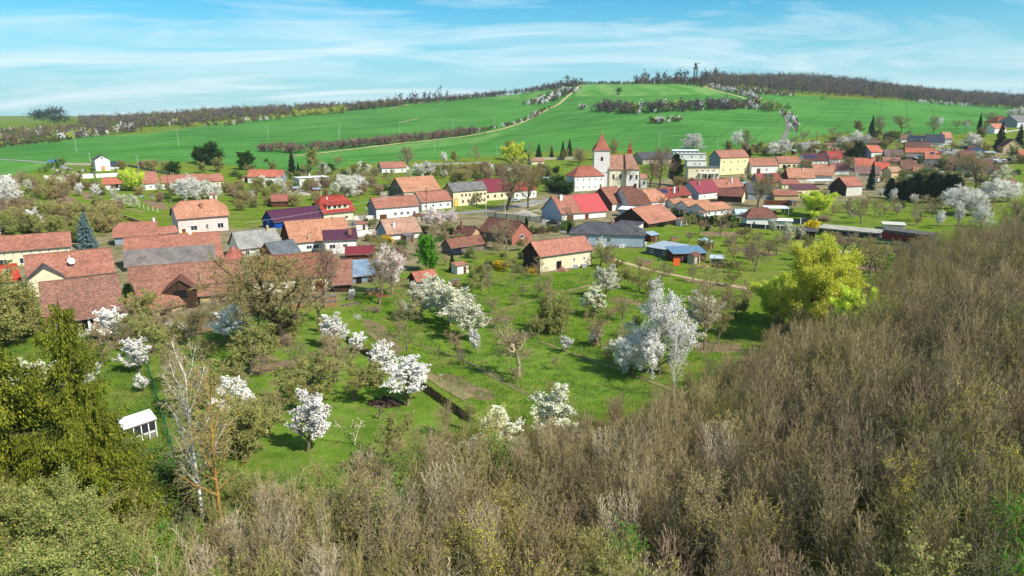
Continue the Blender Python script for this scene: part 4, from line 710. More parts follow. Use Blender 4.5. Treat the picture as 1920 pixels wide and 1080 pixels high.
# ---- church
def church():
    p = at(1127, 352); o = empty('church', p, R(-2)); tag(o, 'white village church with a square tower, red pyramid spire and tiled nave', 'church'); S = p.y/380.0
    sc = p.y/ (F*.98)      # metres per photo pixel there
    LM.append((1150, 320, 'the church')); HOUSES.append((p.x+8, p.y+6, 0, 32, 16))
    tw = 28*sc; th_ = 67*sc; tr = 30*sc; roofm = tiles((186,104,82), old=.25); nave = tiles((184,132,108), old=.3)
    g = G(); a = tw/2
    g.face([(-a,0,-2),(a,0,-2),(a,0,th_),(-a,0,th_)]); g.face([(a,0,-2),(a,tw,-2),(a,tw,th_),(a,0,th_)]); g.face([(a,tw,-2),(-a,tw,-2),(-a,tw,th_),(a,tw,th_)]); g.face([(-a,tw,-2),(-a,0,-2),(-a,0,th_),(-a,tw,th_)])
    for z in (th_-.35, th_*.42): g.box((-a-.18,-.18,z), (a+.18,tw+.18,z+.3))
    for sx in (-1, 1): g.box((sx*(a-.35)-.37,-.08,-2), (sx*(a-.35)+.37,.02,th_*.42))
    tower = g.obj('tower', WHT, o)
    g = G(); e = a+.5; z0 = th_-.02; c = (0, tw/2)
    ring = [(-e,-.5,z0),(e,-.5,z0),(e,tw+.5,z0),(-e,tw+.5,z0)]; k = .74; r2 = [((x)*k, c[1]+(y-c[1])*k, z0+tr*.16) for x, y, z in ring]; top = (0, tw/2, z0+tr)
    for i in range(4): g.face([ring[i], ring[(i+1)%4], r2[(i+1)%4], r2[i]]); g.face([r2[i], r2[(i+1)%4], top])
    g.face(ring[::-1]); sp_ = g.obj('spire', roofm, o)
    g = G(); g.cyl((0,tw/2), .08, .06, z0+tr-.3, z0+tr+2.4, 6); g.cyl((0,tw/2), .3, .3, z0+tr+.2, z0+tr+.7, 8); g.box((-.45,tw/2-.05,z0+tr+1.6), (.45,tw/2+.05,z0+tr+1.75)); g.obj('cross', plain((170,150,70), .4, .5, 'gilt'), sp_)
    for (x, y, z, rz, w, h) in ((0,0,th_*.78,0,1.3,2.3), (-a,tw*.5,th_*.78,-math.pi/2,1.3,2.3), (-a,tw*.5,th_*.45,-math.pi/2,.9,1.3), (a,tw*.5,th_*.78,math.pi/2,1.3,2.3)):
        g = G(); n = 8; P = [(-w/2,-.05,-h/2),(w/2,-.05,-h/2)] + [(w/2*math.cos(t_),-.05,h/2-w/2+w/2*math.sin(t_)) for t_ in np.linspace(0, math.pi, n)]
        g.prism([(q[0],.06,q[2]) for q in P], P); ow = g.obj('louvre_window', plain((96,40,36), .8, .2, 'red_louvre'), tower, (x,y,z), rz)
    nl = 34*sc; nh = 33*sc; 
    w1, r1 = block(o, nl, 13, nh, 26*sc, 'gable', plaster((240, 230, 200)), nave, ox=a+nl/2-.3, oy=-1.2, ov=.4, found=2)
    for u in (.25, .62): window(w1, -nl/2+nl*u, .4, nh*.62, 1.0, 2.2, 0, FRAMEB)
    cl = 25*sc
    w2, r2_ = block(o, cl, 15, nh+.2, 27*sc, 'hip', WHT, nave, ox=a+nl+cl/2-1.5, oy=-3.2, ov=.4, found=2, hipl=1.0)
    for u in (.35, .78): window(w2, -cl/2+cl*u, .4, nh*.62, 1.0, 2.2, 0, FRAMEB)
    w3, r3 = block(o, 13*sc, 7, nh*.5, 9*sc, 'gable', WHT, nave, ox=a+nl+cl+4*sc, oy=-1, ov=.3, found=2)
    window(w3, 0, .3, nh*.28, .9, 1.6, 0, FRAMEB)
    w4, r4 = block(o, 6, 6, nh*.45, 3*sc, 'pent', CRM, nave, ox=a+5, oy=-4.2, ov=.2, found=2) if False else (None, None)
    tx = (1179-1127)*sc - (a+nl/2-.3); g = G(); zb = nh + 24*sc; g.box((tx-1,5.5,zb-3), (tx+1,7.5,zb+3)); e = 1.25; rg_ = [(tx-e,5.25,zb+3),(tx+e,5.25,zb+3),(tx+e,7.75,zb+3),(tx-e,7.75,zb+3)]
    g2 = [(tx-.7,5.8,zb+4),(tx+.7,5.8,zb+4),(tx+.7,7.2,zb+4),(tx-.7,7.2,zb+4)]; tp = (tx,6.5,zb+8)
    for i in range(4): g.face([rg_[i], rg_[(i+1)%4], g2[(i+1)%4], g2[i]]); g.face([g2[i], g2[(i+1)%4], tp])
    g.face(rg_[::-1]); g.cyl((tx,6.5), .07, .05, zb+7.8, zb+10, 5); g.box((tx-.35,6.47,zb+9.2), (tx+.35,6.53,zb+9.3)); g.obj('ridge_turret', plain((150,46,40), .6, .3, 'red_paint'), r1)
church()
# ---- garage row and gardens, right
def wallrun(name, label, a, b, h, th, mat, cat='wall', post=0, pm=None, cap=None, gap=0, group=None):
    p = at(*a); q = at(*b); v = q-p; L = v.length; e = empty(name, p, math.atan2(v.y, v.x)); tag(e, label, cat, group); n = max(1, int(L/4))
    g = G(); z = lambda s: float(zt(p.x+v.x*s, p.y+v.y*s)) - p.z; ln = math.hypot(v.x, v.y)
    for i in range(n):
        s0, s1 = i/n, (i+1)/n; A = z(s0); B = z(s1)
        g.prism([(s0*ln,-th/2,A-.3),(s1*ln,-th/2,B-.3),(s1*ln,th/2,B-.3),(s0*ln,th/2,A-.3)], [(s0*ln,-th/2,A+h),(s1*ln,-th/2,B+h),(s1*ln,th/2,B+h),(s0*ln,th/2,A+h)])
    g.obj('panel', mat, e)
    if post:
        m = max(1, int(ln/post))
        for i in range(m+1):
            s = i/m; g = G(); g.box((s*ln-.13,-th/2-.08,z(s)-.3), (s*ln+.13,th/2+.08,z(s)+h+.12)); g.obj('post', pm or CONC, e)
    return e
_, w_, r_, (L_, D_, h_, ri_) = house('long row of garages under a broken pale flat roof, dark openings between white piers', 'the garage row', (1532,428), (1652,436), None, 12, roof='flat', depth=8, rm=slate((176,170,156)), wm=WHT, slope=.02, kind='garage_row', cat='garages', doors=[('f',u,2.6,1.5,plain((44,52,66),.7,.2,'dark_door'),'garage_door') for u in (.1,.26,.42,.58,.74,.9)])
_, w_, r_, (L_, D_, h_, ri_) = house('brick-red panelled workshop with a flat roof at the end of the garage row', 'the red panelled workshop', (1652,433), (1745,438), None, 18, roof='flat', depth=6, rm=plain((92,88,84)), wm=plaster((120,120,118)), slope=.02, kind='workshop', doors=[('f',u,3.2,2.0,plain((136,50,40),.8,.2,'red_panel'),'panel') for u in (.13,.38,.62,.87)])
house('small white hut with a flat grey roof behind the red panelled workshop', None, (1655,421), (1700,422), None, 9, roof='flat', depth=6, rm=plain((190,186,176)), wm=WHT, slope=.04, kind='hut')
house('dark tarred hen house with a grey roof in front of the garage row', None, (1492,432), (1532,434), 427, 17, rm=DGREY, wm=WOODD, slope=.35, kind='hen_house', cat='shed', doors=[('f',.5,1.4,1.2,DARK,'opening')])
house('shed with a flat steel blue metal roof beside the orange board wall', 'the blue metal roofed shed', (1262,476), (1328,474), 461, 16, roof='pent', rm=seam((110,140,166), .4, .35), wm=WOODB, slope=.12, kind='shed', doors=[('f',.4,2,1.6,DARK,'opening')])
house('low dark shed with white roof edge beside the dark hip roof bungalow', None, (1208,462), (1258,470), 455, 14, roof='flat', rm=plain((150,160,170)), wm=plaster((110,114,118)), slope=.06, kind='shed', wins=[W('f',2,.5,1,.9)])
house('small glass greenhouse with a pitched roof at the vegetable garden', None, (1330,484), (1357,486), 478, 10, rm=plain((176,196,206), .15, .6, 'glasshouse'), wm=plain((96,112,112), .2, .6, 'glass_side'), slope=.5, kind='greenhouse')
_, w_, r_, (L_, D_, h_, ri_) = house('black and white animal hutch with a bright white sheet roof in the lower orchard', 'the white-roofed hutch', (230,802), (295,789), 777, 30, roof='pent', rm=plain((232,234,236), .5, .3, 'white_sheet'), wm=plaster((226,226,222)), slope=.5, kind='hutch', ov=.12)
g = G(); g.box((-L_/2+.2,-.02,h_*.42), (L_/2-.15,.10,h_*.98)); g.obj('mesh_front', plain((46,48,54), .8, .2, 'dark_mesh'), w_)
for i in range(5): g = G(); x = -L_/2+.25 + i*(L_-.5)/4; g.box((x-.05,-.08,-.3), (x+.05,-.021,h_*.98)); g.obj('post', WHITE, w_)
wallrun('plank_wall', 'bright orange board wall beside the blue metal roofed shed', (1262,498), (1274,498), 1.9, .08, plain((226,98,50)), 'wall')
wallrun('stone_wall', 'low white cemetery wall below the chapel, left half', (82,338), (176,334), 2.4, .4, WHT, 'wall')
wallrun('stone_wall', 'white cemetery wall continuing right of the chapel steps', (180,333), (236,330), 2.0, .4, WHT, 'wall')
wallrun('stone_wall', 'low grey upper cemetery wall behind the chapel', (121,309), (178,310), 1.2, .3, CONC, 'wall')
wallrun('stone_wall', 'dark railing wall falling to the right of the chapel', (226,309), (320,328), 1.1, .2, plain((90,90,92)), 'fence', 4, CONC)
wallrun('garden_wall', 'white garden wall in front of the long white house', (640,414), (703,412), 1.7, .25, WHT, 'wall', 4, WHT)
wallrun('garden_wall', 'short white wall beside the low white cottage', (668,444), (716,438), 1.8, .25, WHT, 'wall')
wallrun('garden_wall', 'cream and brown wall along the lane behind the brick gable cottage', (910,405), (1015,418), 2.0, .25, CRM, 'wall', 5, WOODB)
wallrun('garden_wall', 'dark panelled fence between white piers right of the pyramid roof cottage', (1472,419), (1530,421), 1.9, .1, plain((40,46,58)), 'fence', 4, WHITE)
wallrun('garden_wall', 'low dark wall with white piers in front of the pyramid roof cottage', (1382,426), (1490,434), 1.5, .12, plain((52,56,64)), 'fence', 4, WHITE)
wallrun('kerb_wall', 'long low grey retaining wall below the garage row', (1540,447), (1770,462), .9, .3, plain((120,122,120)), 'wall')
wallrun('kerb_wall', 'brown brick yard wall beside the yellow willow', (1432,384), (1492,384), 2.0, .3, WOODB, 'wall')
wallrun('kerb_wall', 'low pale wall along the back of the village square', (800,309), (920,306), 1.0, .3, CONC, 'wall')
wallrun('kerb_wall', 'long pale wall at the field edge left of the church', (1000,300), (1078,299), 1.8, .3, TAN, 'wall')
wallrun('kerb_wall', 'grey garden wall at the far left lane', (0,389), (78,384), 1.0, .25, CONC, 'wall')
wallrun('kerb_wall', 'light brown wall between the half-hipped cottage and the garden', (228,408), (272,424), 1.4, .25, OCH, 'wall')
# picket and wire fences
def picket():
    P = [at(*q) for q in ((650,640), (690,668), (800,735), (880,792))]; e = empty('picket_fence', P[0]); tag(e, 'weathered dark picket fence crossing the orchard past the white plum trees', 'fence'); wd = planks((84, 72, 58), .1); LM.append((820,745,'the picket fence'))
    pts = []
    for a, b in zip(P, P[1:]):
        n = int((b-a).length/.16); pts += [a.lerp(b, k/n) for k in range(n)]
    g = G(); gr = G(); posts = []
    rg = random.Random(4)
    for i, p in enumerate(pts):
        d = (pts[min(i+1, len(pts)-1)] - pts[max(i-1, 0)]).normalized(); z = float(zt(p.x, p.y)); hh = 1.15 + rg.uniform(-.07, .07); q = p - P[0]; zz0 = z - P[0].z
        a = Vector((q.x, q.y, zz0)); u = d*.05; n_ = Vector((-d.y, d.x, 0))*.015
        g.prism([a-u-n_, a+u-n_, a+u+n_, a-u+n_], [v + Vector((rg.uniform(-.02,.02), 0, hh)) for v in (a-u-n_, a+u-n_, a+u+n_, a-u+n_)])
        if i % 16 == 0: posts.append((a, d))
        if i % 16 == 0 and i + 16 < len(pts):
            p2 = pts[i+16]; b = Vector((p2.x-P[0].x, p2.y-P[0].y, float(zt(p2.x, p2.y))-P[0].z))
            for hz in (.35, .9): gr.bar(a+Vector((0,0,hz)), b+Vector((0,0,hz)), .035)
    g.obj('pickets', wd, e)['kind'] = 'stuff'; gr.obj('rail', wd, e)
    for a, d in posts: g = G(); g.box((a.x-.06, a.y-.06, a.z-.3), (a.x+.06, a.y+.06, a.z+1.3)); g.obj('post', wd, e)
picket()
def wire(label, pts, h, sp, pm, mesh=None, r=.035):
    P = [at(*q) for q in pts]; e = empty('wire_fence', P[0]); tag(e, label, 'fence'); Q = []
    for a, b in zip(P, P[1:]):
        n = max(1, int((b-a).length/sp)); Q += [a.lerp(b, k/n) for k in range(n)]
    Q.append(P[-1]); Q = [Vector((q.x, q.y, float(zt(q.x, q.y)))) - P[0] for q in Q]
    for q in Q: g = G(); g.cyl((q.x, q.y), r, r, q.z-.3, q.z+h+.1, 5); g.obj('post', pm, e)
    g = G()
    for a, b in zip(Q, Q[1:]):
        if mesh:
            n = 14
            for k in range(n): u = a.lerp(b, k/n); g.bar(u, u+Vector((0,0,h)), .006, 3, 0)
            for k in range(10): g.bar(a+Vector((0,0,h*(k+.5)/10)), b+Vector((0,0,h*(k+.5)/10)), .007, 3, 0)
        else:
            for k in (.35, .7, 1.0): g.bar(a+Vector((0,0,h*k)), b+Vector((0,0,h*k)), .012, 3, 0)
    g.obj('wire_mesh', mesh or plain((110,112,110), .5, .4, 'wire'), e)
GRN = plain((28, 96, 70), .6, .3, 'green_wire'); RUST = plain((92, 66, 50), .8, .2, 'rusty_post')
wire('green wire mesh fence running down past the white-roofed hutch', [(272,672), (300,770), (318,830), (342,905)], 1.5, 2.4, GRN, GRN)
wire('thin wire fence on rusty posts through the middle of the orchard', [(730,628), (790,650), (860,668), (1003,742)], 1.3, 3.0, RUST)
wire('wire fence with grey posts climbing right behind the pollarded apple', [(1010,632), (1090,664), (1180,698), (1290,745)], 1.3, 3.0, plain((130,134,120), .8, .2, 'grey_post'))
wire('wire fence on thin posts beside the dirt track below the vegetable garden', [(1300,508), (1360,518), (1420,532), (1470,545)], 1.3, 3.5, RUST)
wire('row of white concrete posts by the field bed in front of the pink house', [(253,388), (270,392), (296,398)], 1.5, 3.0, WHITE, None, .09)
# ---- utility poles, lamps, lookout tower
def pole(label, x, yb, yt, wood=True, arm=1.6, lamp=False, group=None):
    p = at(x, yb); sc = (p - Vector((0,0,H))).length/F; h = (yb-yt)*sc; e = empty('street_lamp' if lamp else 'utility_pole', p); tag(e, label, 'lamp' if lamp else 'pole', group)
    m = plain((84,66,50), .9, .1, 'wood_pole') if wood else plain((190,190,180), .8, .2, 'concrete_pole'); r = max(.11, .22*sc)
    g = G(); g.cyl((0,0), r*1.2, r*.75, -.5, h, 8); g.obj('shaft', m, e)
    g = G()
    if lamp: g.box((-.1,-.9,h-.05), (.1,.1,h+.05)); g.box((-.2,-1.4,h-.02), (.2,-.7,h+.12)); g.obj('lamp_head', plain((200,202,200), .5, .3, 'lamp'), e)
    else:
        g.box((-arm/2,-.07,h-.35), (arm/2,.07,h-.22)); g.obj('crossarm', m, e)
        for s in (-.9, 0, .9): g = G(); g.cyl((s*arm/2,0), .06, .05, h-.22, h+.02, 6); g.obj('insulator', WHITE, e)
    return p + Vector((0,0,h))
PT = [pole('concrete power pole standing in the green field, %s' % w, x, yb, yt, False, 2.0, group='power poles in the field') for w, x, yb, yt in
  (('first from the left, above the chapel', 144, 287, 258), ('above the far row of houses', 335, 274, 247), ('left of the red-brown hedge', 503, 261, 239), ('above the middle of the red-brown hedge', 638, 252, 234), ('between two sandy strips', 750, 250, 231), ('right of the sandy strip', 849, 240, 225), ('nearest the dirt track', 927, 236, 220))]
g = G()
for a, b in zip(PT, PT[1:]):
    prev = a
    for k in range(1, 13): s = k/12; q = a.lerp(b, s) - Vector((0,0,5*4*s*(1-s)*.6)); g.bar(prev - Vector((0,0,.1)), q - Vector((0,0,.1)), .06, 3); prev = q
tag(g.obj('power_line', plain((150,152,150), .5, .3, 'cable')), 'long sagging overhead cable strung between the concrete field poles', 'cable')
PV = {}
for lb, x, yb, yt, wd in (('white post standing before the red-brown hedge', 636, 266, 244, False), ('white pole in the lower field above the lone bungalow', 815, 285, 261, False), ('white pole in the lower field left of the yellow trees', 932, 294, 275, False), ('tall concrete pole right of the church turret', 1235, 284, 253, False), ('tall concrete pole above the yellow townhouse', 1345, 276, 254, False), ('slim pole beside the grey farm road', 1488, 268, 245, False), ('dark wooden pole in front of the low cream house', 800, 394, 352, True), ('pale wooden pole at the lane beside the grassy square', 911, 406, 372, False), ('thin dark pole right of the white villa', 1806, 268, 246, True), ('wooden pole beside the long low white house', 317, 365, 327, True), ('slim pole by the white modern house', 680, 366, 343, False)):
    PV[x] = pole(lb, x, yb, yt, wd)
def cable(label, a, b, sag=.6):
    g = G(); prev = a
    for k in range(1, 11): s = k/10; q = a.lerp(b, s) - Vector((0,0,sag*4*s*(1-s))); g.bar(prev, q, .035, 3); prev = q
    tag(g.obj('overhead_cable', plain((190,190,186), .5, .3, 'cable'), None), label, 'cable')
cable('thin cable between the dark wooden pole and the pale lane pole', PV[800], PV[911]); cable('thin cable from the dark wooden pole towards the slim pole by the modern house', PV[800], PV[680]); cable('thin cable between the two tall concrete poles behind the church', PV[1235], PV[1345], 1.5)
cable('light cable running from the dark wooden pole over the large orange roof', PV[800], at(462, 470) + Vector((0,0,8)), 1.2)
pole('grey street lamp on the grassy square under the big bare tree', 947, 402, 370, False, lamp=True); pole('grey street lamp at the wall behind the yellow willow pair', 988, 304, 286, False, lamp=True)
pole('street lamp beside the cemetery wall', 170, 308, 291, False, lamp=True); pole('street lamp right of the cemetery chapel', 260, 316, 296, False, lamp=True)
pole('slim street lamp before the long white house', 688, 410, 390, False, lamp=True)
def lookout():
    p = at(1303, 158); sc = p.y/F*1.05; e = empty('lookout_tower', p); tag(e, 'dark timber lookout tower with a round dome rising above the hilltop trees', 'tower'); h = 36*sc; m = planks((70,66,66), .5)
    g = G()
    for sx in (-1,1):
        for sy in (-1,1): g.bar((sx*3.2,sy*3.2,-1), (sx*1.9,sy*1.9,h*.72), .45)
    for k in range(6):
        z = h*.12*k+1; w = 3.2-1.3*z/(h*.72)
        for a, b in (((-w,-w),(w,-w)),((w,-w),(w,w)),((w,w),(-w,w)),((-w,w),(-w,-w))): g.bar((a[0],a[1],z), (b[0],b[1],z), .2); g.bar((a[0],a[1],z), (b[0]*.95,b[1]*.95,z+h*.12), .15)
    g.obj('frame', m, e); g = G(); g.box((-3.4,-3.4,h*.70), (3.4,3.4,h*.73)); g.box((-2.4,-2.4,h*.46), (2.4,2.4,h*.48))
    for s in range(-3, 4): g.box((s*1.1-.1,-3.4,h*.73), (s*1.1+.1,-3.2,h*.76)); g.box((-3.4,s*1.1-.1,h*.73), (-3.2,s*1.1+.1,h*.76))
    g.obj('platform', m, e); g = G(); g.box((-1.6,-1.6,h*.73), (1.6,1.6,h*.84)); g.cyl((-.6,0), 1.9, 2.2, h*.84, h*.90, 10); g.cyl((-.6,0), 2.2, .3, h*.90, h*1.0, 10); g.obj('cabin', m, e)
    g = G(); g.cyl((3.0,0), .2, .12, h*.73, h*1.02, 6); g.box((2.2,-.2,h*.93), (4.6,.2,h*.97)); g.obj('mast', m, e)
lookout()
# ---- vehicles, tanks and garden things
def car(label, x, yb, rz, col, big=1.0, cat='car', group=None):
    p = at(x, yb); e = empty('parked_car', p, rz); tag(e, label, cat, group); pm = plain(col, .25, .5, 'car_paint', var=.03); s = big
    prof = [(-2.1,.35),(-2.15,.8),(-1.9,.95),(-1.5,1.0),(-1.0,1.42),(.5,1.46),(1.15,1.0),(1.9,.88),(2.1,.7),(2.1,.35)]
    g = G(); A = [(a*s, -.85*s, b*s) for a, b in prof]; B = [(a*s, .85*s, b*s) for a, b in prof]; g.prism(A, B); g.obj('body', pm, e)
    g = G()
    for sy in (-1, 1): g.face([(-1.35*s, sy*.865*s, 1.0*s), (1.0*s, sy*.865*s, 1.0*s), (.48*s, sy*.865*s, 1.38*s), (-.95*s, sy*.865*s, 1.36*s)][::sy])
    g.face([(1.12*s,-.7*s,1.04*s),(1.12*s,.7*s,1.04*s),(.56*s,.66*s,1.44*s),(.56*s,-.66*s,1.44*s)]); g.face([(-1.5*s,.7*s,1.03*s),(-1.5*s,-.7*s,1.03*s),(-1.05*s,-.66*s,1.41*s),(-1.05*s,.66*s,1.41*s)])
    g.obj('window', GLASS, e)
    for sx in (-1.3, 1.3):
        for sy in (-.8, .8): g = G(); g.cyl((0,0), .33*s, .33*s, -.1*s, .1*s, 12); o = g.obj('wheel', plain((30,30,32), .8, .2, 'tyre'), e, (sx*s, sy*s, .33*s)); o.rotation_euler = (math.pi/2, 0, 0)
car('black car parked by the gate of the half red, half orange roofed farmhouse', 1036, 421, R(-10), (28,30,36)); car('dark blue car behind the black car in the lane', 1052, 428, R(-15), (60,70,90))
car('silver car parked in front of the low house with the red roof', 967, 378, R(5), (170,176,186)); car('pale blue car by the garden below the carport', 210, 350, R(0), (120,160,200)); car('white van standing by the carport', 214, 358, R(0), (232,232,232), 1.15, 'van')
car('blue truck on the field road left of the cemetery', 101, 305, R(10), (100,150,210), 1.4, 'truck')
car('dark car under the lean-to of the weathered plank shed', 856, 478, R(15), (40,48,60))
def tank(label, x, y, group):
    p = at(x, y); e = empty('water_tank', p, .1); tag(e, label, 'tank', group); g = G(); g.box((-.55,-.55,.14), (.55,.55,1.1)); g.obj('body', plain((214,218,218), .5, .3, 'tank_plastic'), e)
    g = G(); [g.box((-.6,-.6,z), (.6,-.56,z+.03)) for z in (.3,.55,.8,1.05)]; [g.box((x_,-.61,.1), (x_+.03,-.56,1.1)) for x_ in (-.58,-.3,0,.3,.56)]; g.box((-.6,-.6,0), (.6,.6,.12)); g.obj('cage', plain((120,124,126), .4, .5, 'steel'), e); g = G(); g.cyl((0,0), .12, .12, 1.1, 1.18, 8); g.obj('cap', DARK, e)
tank('white water tank against the cream wall of the orchard outbuilding, left one', 1078, 503, 'water tanks'); tank('white water tank against the cream wall of the orchard outbuilding, right one', 1095, 502, 'water tanks')
tank('pale water tank beside the shed with the patchy blue roof', 660, 553, 'water tanks'); tank('pale water tank at the bed behind the white blossom, left', 266, 371, 'water tanks'); tank('pale water tank at the bed behind the white blossom, right', 285, 372, 'water tanks')
def heap(name, label, cat, x, y, w, h, mat, n=40, seed=1):
    p = at(x, y); rg = random.Random(seed); g = G()
    for i in range(n):
        a = rg.uniform(0, 6.28); r = w/2*math.sqrt(rg.random()); z = h*(1-r/(w/2))*rg.random(); c = Vector((r*math.cos(a), r*math.sin(a)*.6, z)); d = Vector((rg.gauss(0,1), rg.gauss(0,1), rg.gauss(0,.4))).normalized()*rg.uniform(.3, .8)
        g.bar(c-d*.6, c+d*.6, rg.uniform(.03, .12))
    tag(g.obj(name, mat, None, p), label, cat)
heap('brushwood_pile', 'heap of dead brushwood beneath the white plum by the picket fence', 'pile', 722, 758, 4.5, 1.5, plain((70,58,50), .95, .1, 'brushwood'), 260, 3)
heap('log_pile', 'heap of logs in front of the tiled outbuilding by the orchard', 'pile', 1052, 508, 4, 1.2, plain((176,130,110), .9, .1, 'logs'), 90, 4)
heap('brick_pile', 'heap of red bricks and boards by the patchy blue shed', 'pile', 716, 556, 2.5, 1.0, plain((170,96,74), .9, .1, 'rubble'), 60, 5)
heap('soil_heap', 'small dark soil heap below the white-roofed hutch', 'pile', 262, 852, 3.0, .5, plain((96,84,66), .95, .1, 'soil'), 160, 6)
heap('timber_pile', 'stack of boards beside the glass greenhouse', 'pile', 1318, 500, 3.5, .7, plain((200,160,110), .9, .1, 'boards'), 60, 7)
def trampoline():
    p = at(1350, 500); e = empty('trampoline', p); tag(e, 'round garden trampoline with a safety net beside the glass greenhouse', 'trampoline'); g = G(); g.cyl((0,0), 1.7, 1.7, .7, .78, 18); g.obj('mat', DARK, e)
    g = G(); N = 18
    for i in range(N):
        a = i*2*math.pi/N; b = (i+1)*2*math.pi/N
        for z in (.75, 2.4): g.bar((1.8*math.cos(a), 1.8*math.sin(a), z), (1.8*math.cos(b), 1.8*math.sin(b), z), .05)
    g.obj('rim', plain((150,110,90), .6, .3, 'rim'), e)
    for i in range(6): a = i*math.pi/3; g = G(); g.bar((1.8*math.cos(a), 1.8*math.sin(a), 0), (1.8*math.cos(a), 1.8*math.sin(a), 2.4), .04); g.obj('leg', plain((60,60,62), .5, .4, 'steel'), e)
trampoline()
# gravestones
gb = None; rg = random.Random(9); GS = []
for i in range(46):
    x = 100 + 130*rg.random(); y = 316 + (x-100)*.02 + 11*rg.random(); 
    if 172 < x < 212 and y < 323: continue
    p = at(x, y); v = i % 4
    if len(GS) <= v:
        g = G(); w = (.8,1.1,.6,1.4)[v]; h = (1.0,.8,1.5,1.1)[v]; g.box((-w/2,-.12,.12), (w/2,.12,h)); g.box((-w/2-.1,-1.6,-.3), (w/2+.1,.2,.12)); 
        if v == 2: g.box((-.08,-.06,h), (.08,.06,h+.7)); g.box((-.3,-.05,h+.35), (.3,.05,h+.5))
        GS.append(g.mesh('gravestone', plain(((60,60,64),(190,186,178),(120,116,112),(90,70,64))[v], .4, .4, 'stone')))
    tag(link('gravestone', GS[v], None, p, rg.uniform(-.1,.1)), ('dark polished gravestone among the others in the cemetery', 'wide pale gravestone among the others in the cemetery', 'tall grey gravestone with a cross in the cemetery', 'broad brown gravestone among the others in the cemetery')[v], 'gravestone', ('dark gravestones','pale gravestones','tall cross gravestones','brown gravestones')[v])
# ------------------------------------------------------------------ trees
def tubes(P0, P1, R0, R1, sides=3):
    d = P1 - P0; ln = np.linalg.norm(d, axis=1, keepdims=True) + 1e-9; d = d/ln; ref = np.where(np.abs(d[:, 2:3]) < .9, [[0, 0, 1.]], [[1., 0, 0]])
    a = np.cross(d, ref); a /= np.linalg.norm(a, axis=1, keepdims=True) + 1e-9; b = np.cross(d, a); n = len(P0); V = np.empty((n, 2*sides, 3))
    for k in range(sides):
        c, s_ = math.cos(2*math.pi*k/sides), math.sin(2*math.pi*k/sides); o = a*c + b*s_
        V[:, k] = P0 + o*R0[:, None]; V[:, sides+k] = P1 + o*R1[:, None]
    base = (np.arange(n)*2*sides)[:, None]; Fs = []
    for k in range(sides): k2 = (k+1) % sides; Fs.append(base + np.array([[k, k2, sides+k2, sides+k]]))
    return V.reshape(-1, 3), np.concatenate(Fs)
def leaves(P, size, rng, flat=0.0, elong=1.6, var=.4, dirs=None):
    n = len(P); N = rng.normal(size=(n, 3)); N[:, 2] += flat*2; N /= np.linalg.norm(N, axis=1, keepdims=True); T = rng.normal(size=(n, 3)) if dirs is None else dirs + rng.normal(size=(n, 3))*.25
    a = np.cross(N, T); a /= np.linalg.norm(a, axis=1, keepdims=True) + 1e-9; b = np.cross(N, a); s_ = size*(1 + var*rng.uniform(-1, 1, (n, 1)))
    if dirs is not None: b = T/np.linalg.norm(T, axis=1, keepdims=True)
    V = np.stack([P - b*s_*elong/2, P + a*s_/2, P + b*s_*elong/2, P - a*s_/2], 1).reshape(-1, 3); return V, (np.arange(n)*4)[:, None] + np.arange(4)[None]
def rot_about(v, axis, ang): return v*math.cos(ang) + axis.cross(v)*math.sin(ang) + axis*axis.dot(v)*(1-math.cos(ang))
def skeleton(rg, Hh, r0, levels, lean=0.0, multi=1, spread=.25):
    """levels: dicts n(children), ang, len(ratio), wig, up, seg, start, shape. returns segs per level: lists of (p0,p1,r0,r1)"""
    S = [[] for _ in range(len(levels)+1)]
    def grow_(p, d, L, r, lv):
        cfg = TR if lv == 0 else levels[lv-1]; n = cfg.get('seg', 3); pts = [p.copy()]; dd = d.copy(); rad = [r]; tip = cfg.get('tip', .25)
        for i in range(n):
            dd = dd + Vector((rg.gauss(0, 1), rg.gauss(0, 1), rg.gauss(0, 1)))*cfg.get('wig', .12); dd.z += cfg.get('up', 0.0); dd.normalize(); pts.append(pts[-1] + dd*(L/n)); rad.append(r*(1 - (1-tip)*(i+1)/n))
            S[lv].append((pts[-2], pts[-1], rad[-2], rad[-1]))
        if lv < len(levels):
            c = levels[lv]; m = max(1, int(round(c['n']*rg.uniform(.8, 1.2)*(1 if lv == 0 else (.6 + .4*L/max(.1, c.get('ref', L)))))))
            az = rg.uniform(0, 6.28)
            for i in range(m):
                s_ = c.get('start', .25) + (1 - c.get('start', .25))*((i+.5*rg.random())/m); s_ = min(s_, .995); f = s_*n; k = min(int(f), n-1); q = pts[k].lerp(pts[k+1], f-k); ax = (pts[k+1]-pts[k]).normalized(); rr_ = rad[k] + (rad[k+1]-rad[k])*(f-k)
                az += 2.4 + rg.uniform(-.5, .5); o = ax.orthogonal().normalized(); o = rot_about(o, ax, az); an = R(c['ang'])*rg.uniform(.75, 1.25); nd = (ax*math.cos(an) + o*math.sin(an)).normalized()
                sh = c.get('shape', .5); Lc = L*c['len']*(1 - sh*abs(s_ - c.get('peak', 0.2)))*rg.uniform(.75, 1.15)
                grow_(q, nd, Lc, min(rr_*c.get('rr', .6), r*.7), lv+1)
    TR = dict(seg=6, wig=.05, up=.04, tip=.15); TR.update(levels[0].get('trunk', {}))
    for m in range(multi):
        a = 2*math.pi*m/multi + rg.random(); t_ = 0 if multi == 1 else spread*rg.uniform(.5, 1.2); d = Vector((math.sin(t_)*math.cos(a) + lean, math.sin(t_)*math.sin(a), math.cos(t_))).normalized()
        grow_(Vector((0, 0, -.25)) + (Vector((math.cos(a), math.sin(a), 0))*.12*(multi > 1)), d, (TR.get('L', .9)*Hh)*(1 if multi == 1 else rg.uniform(.75, 1)), r0, 0)
    return S
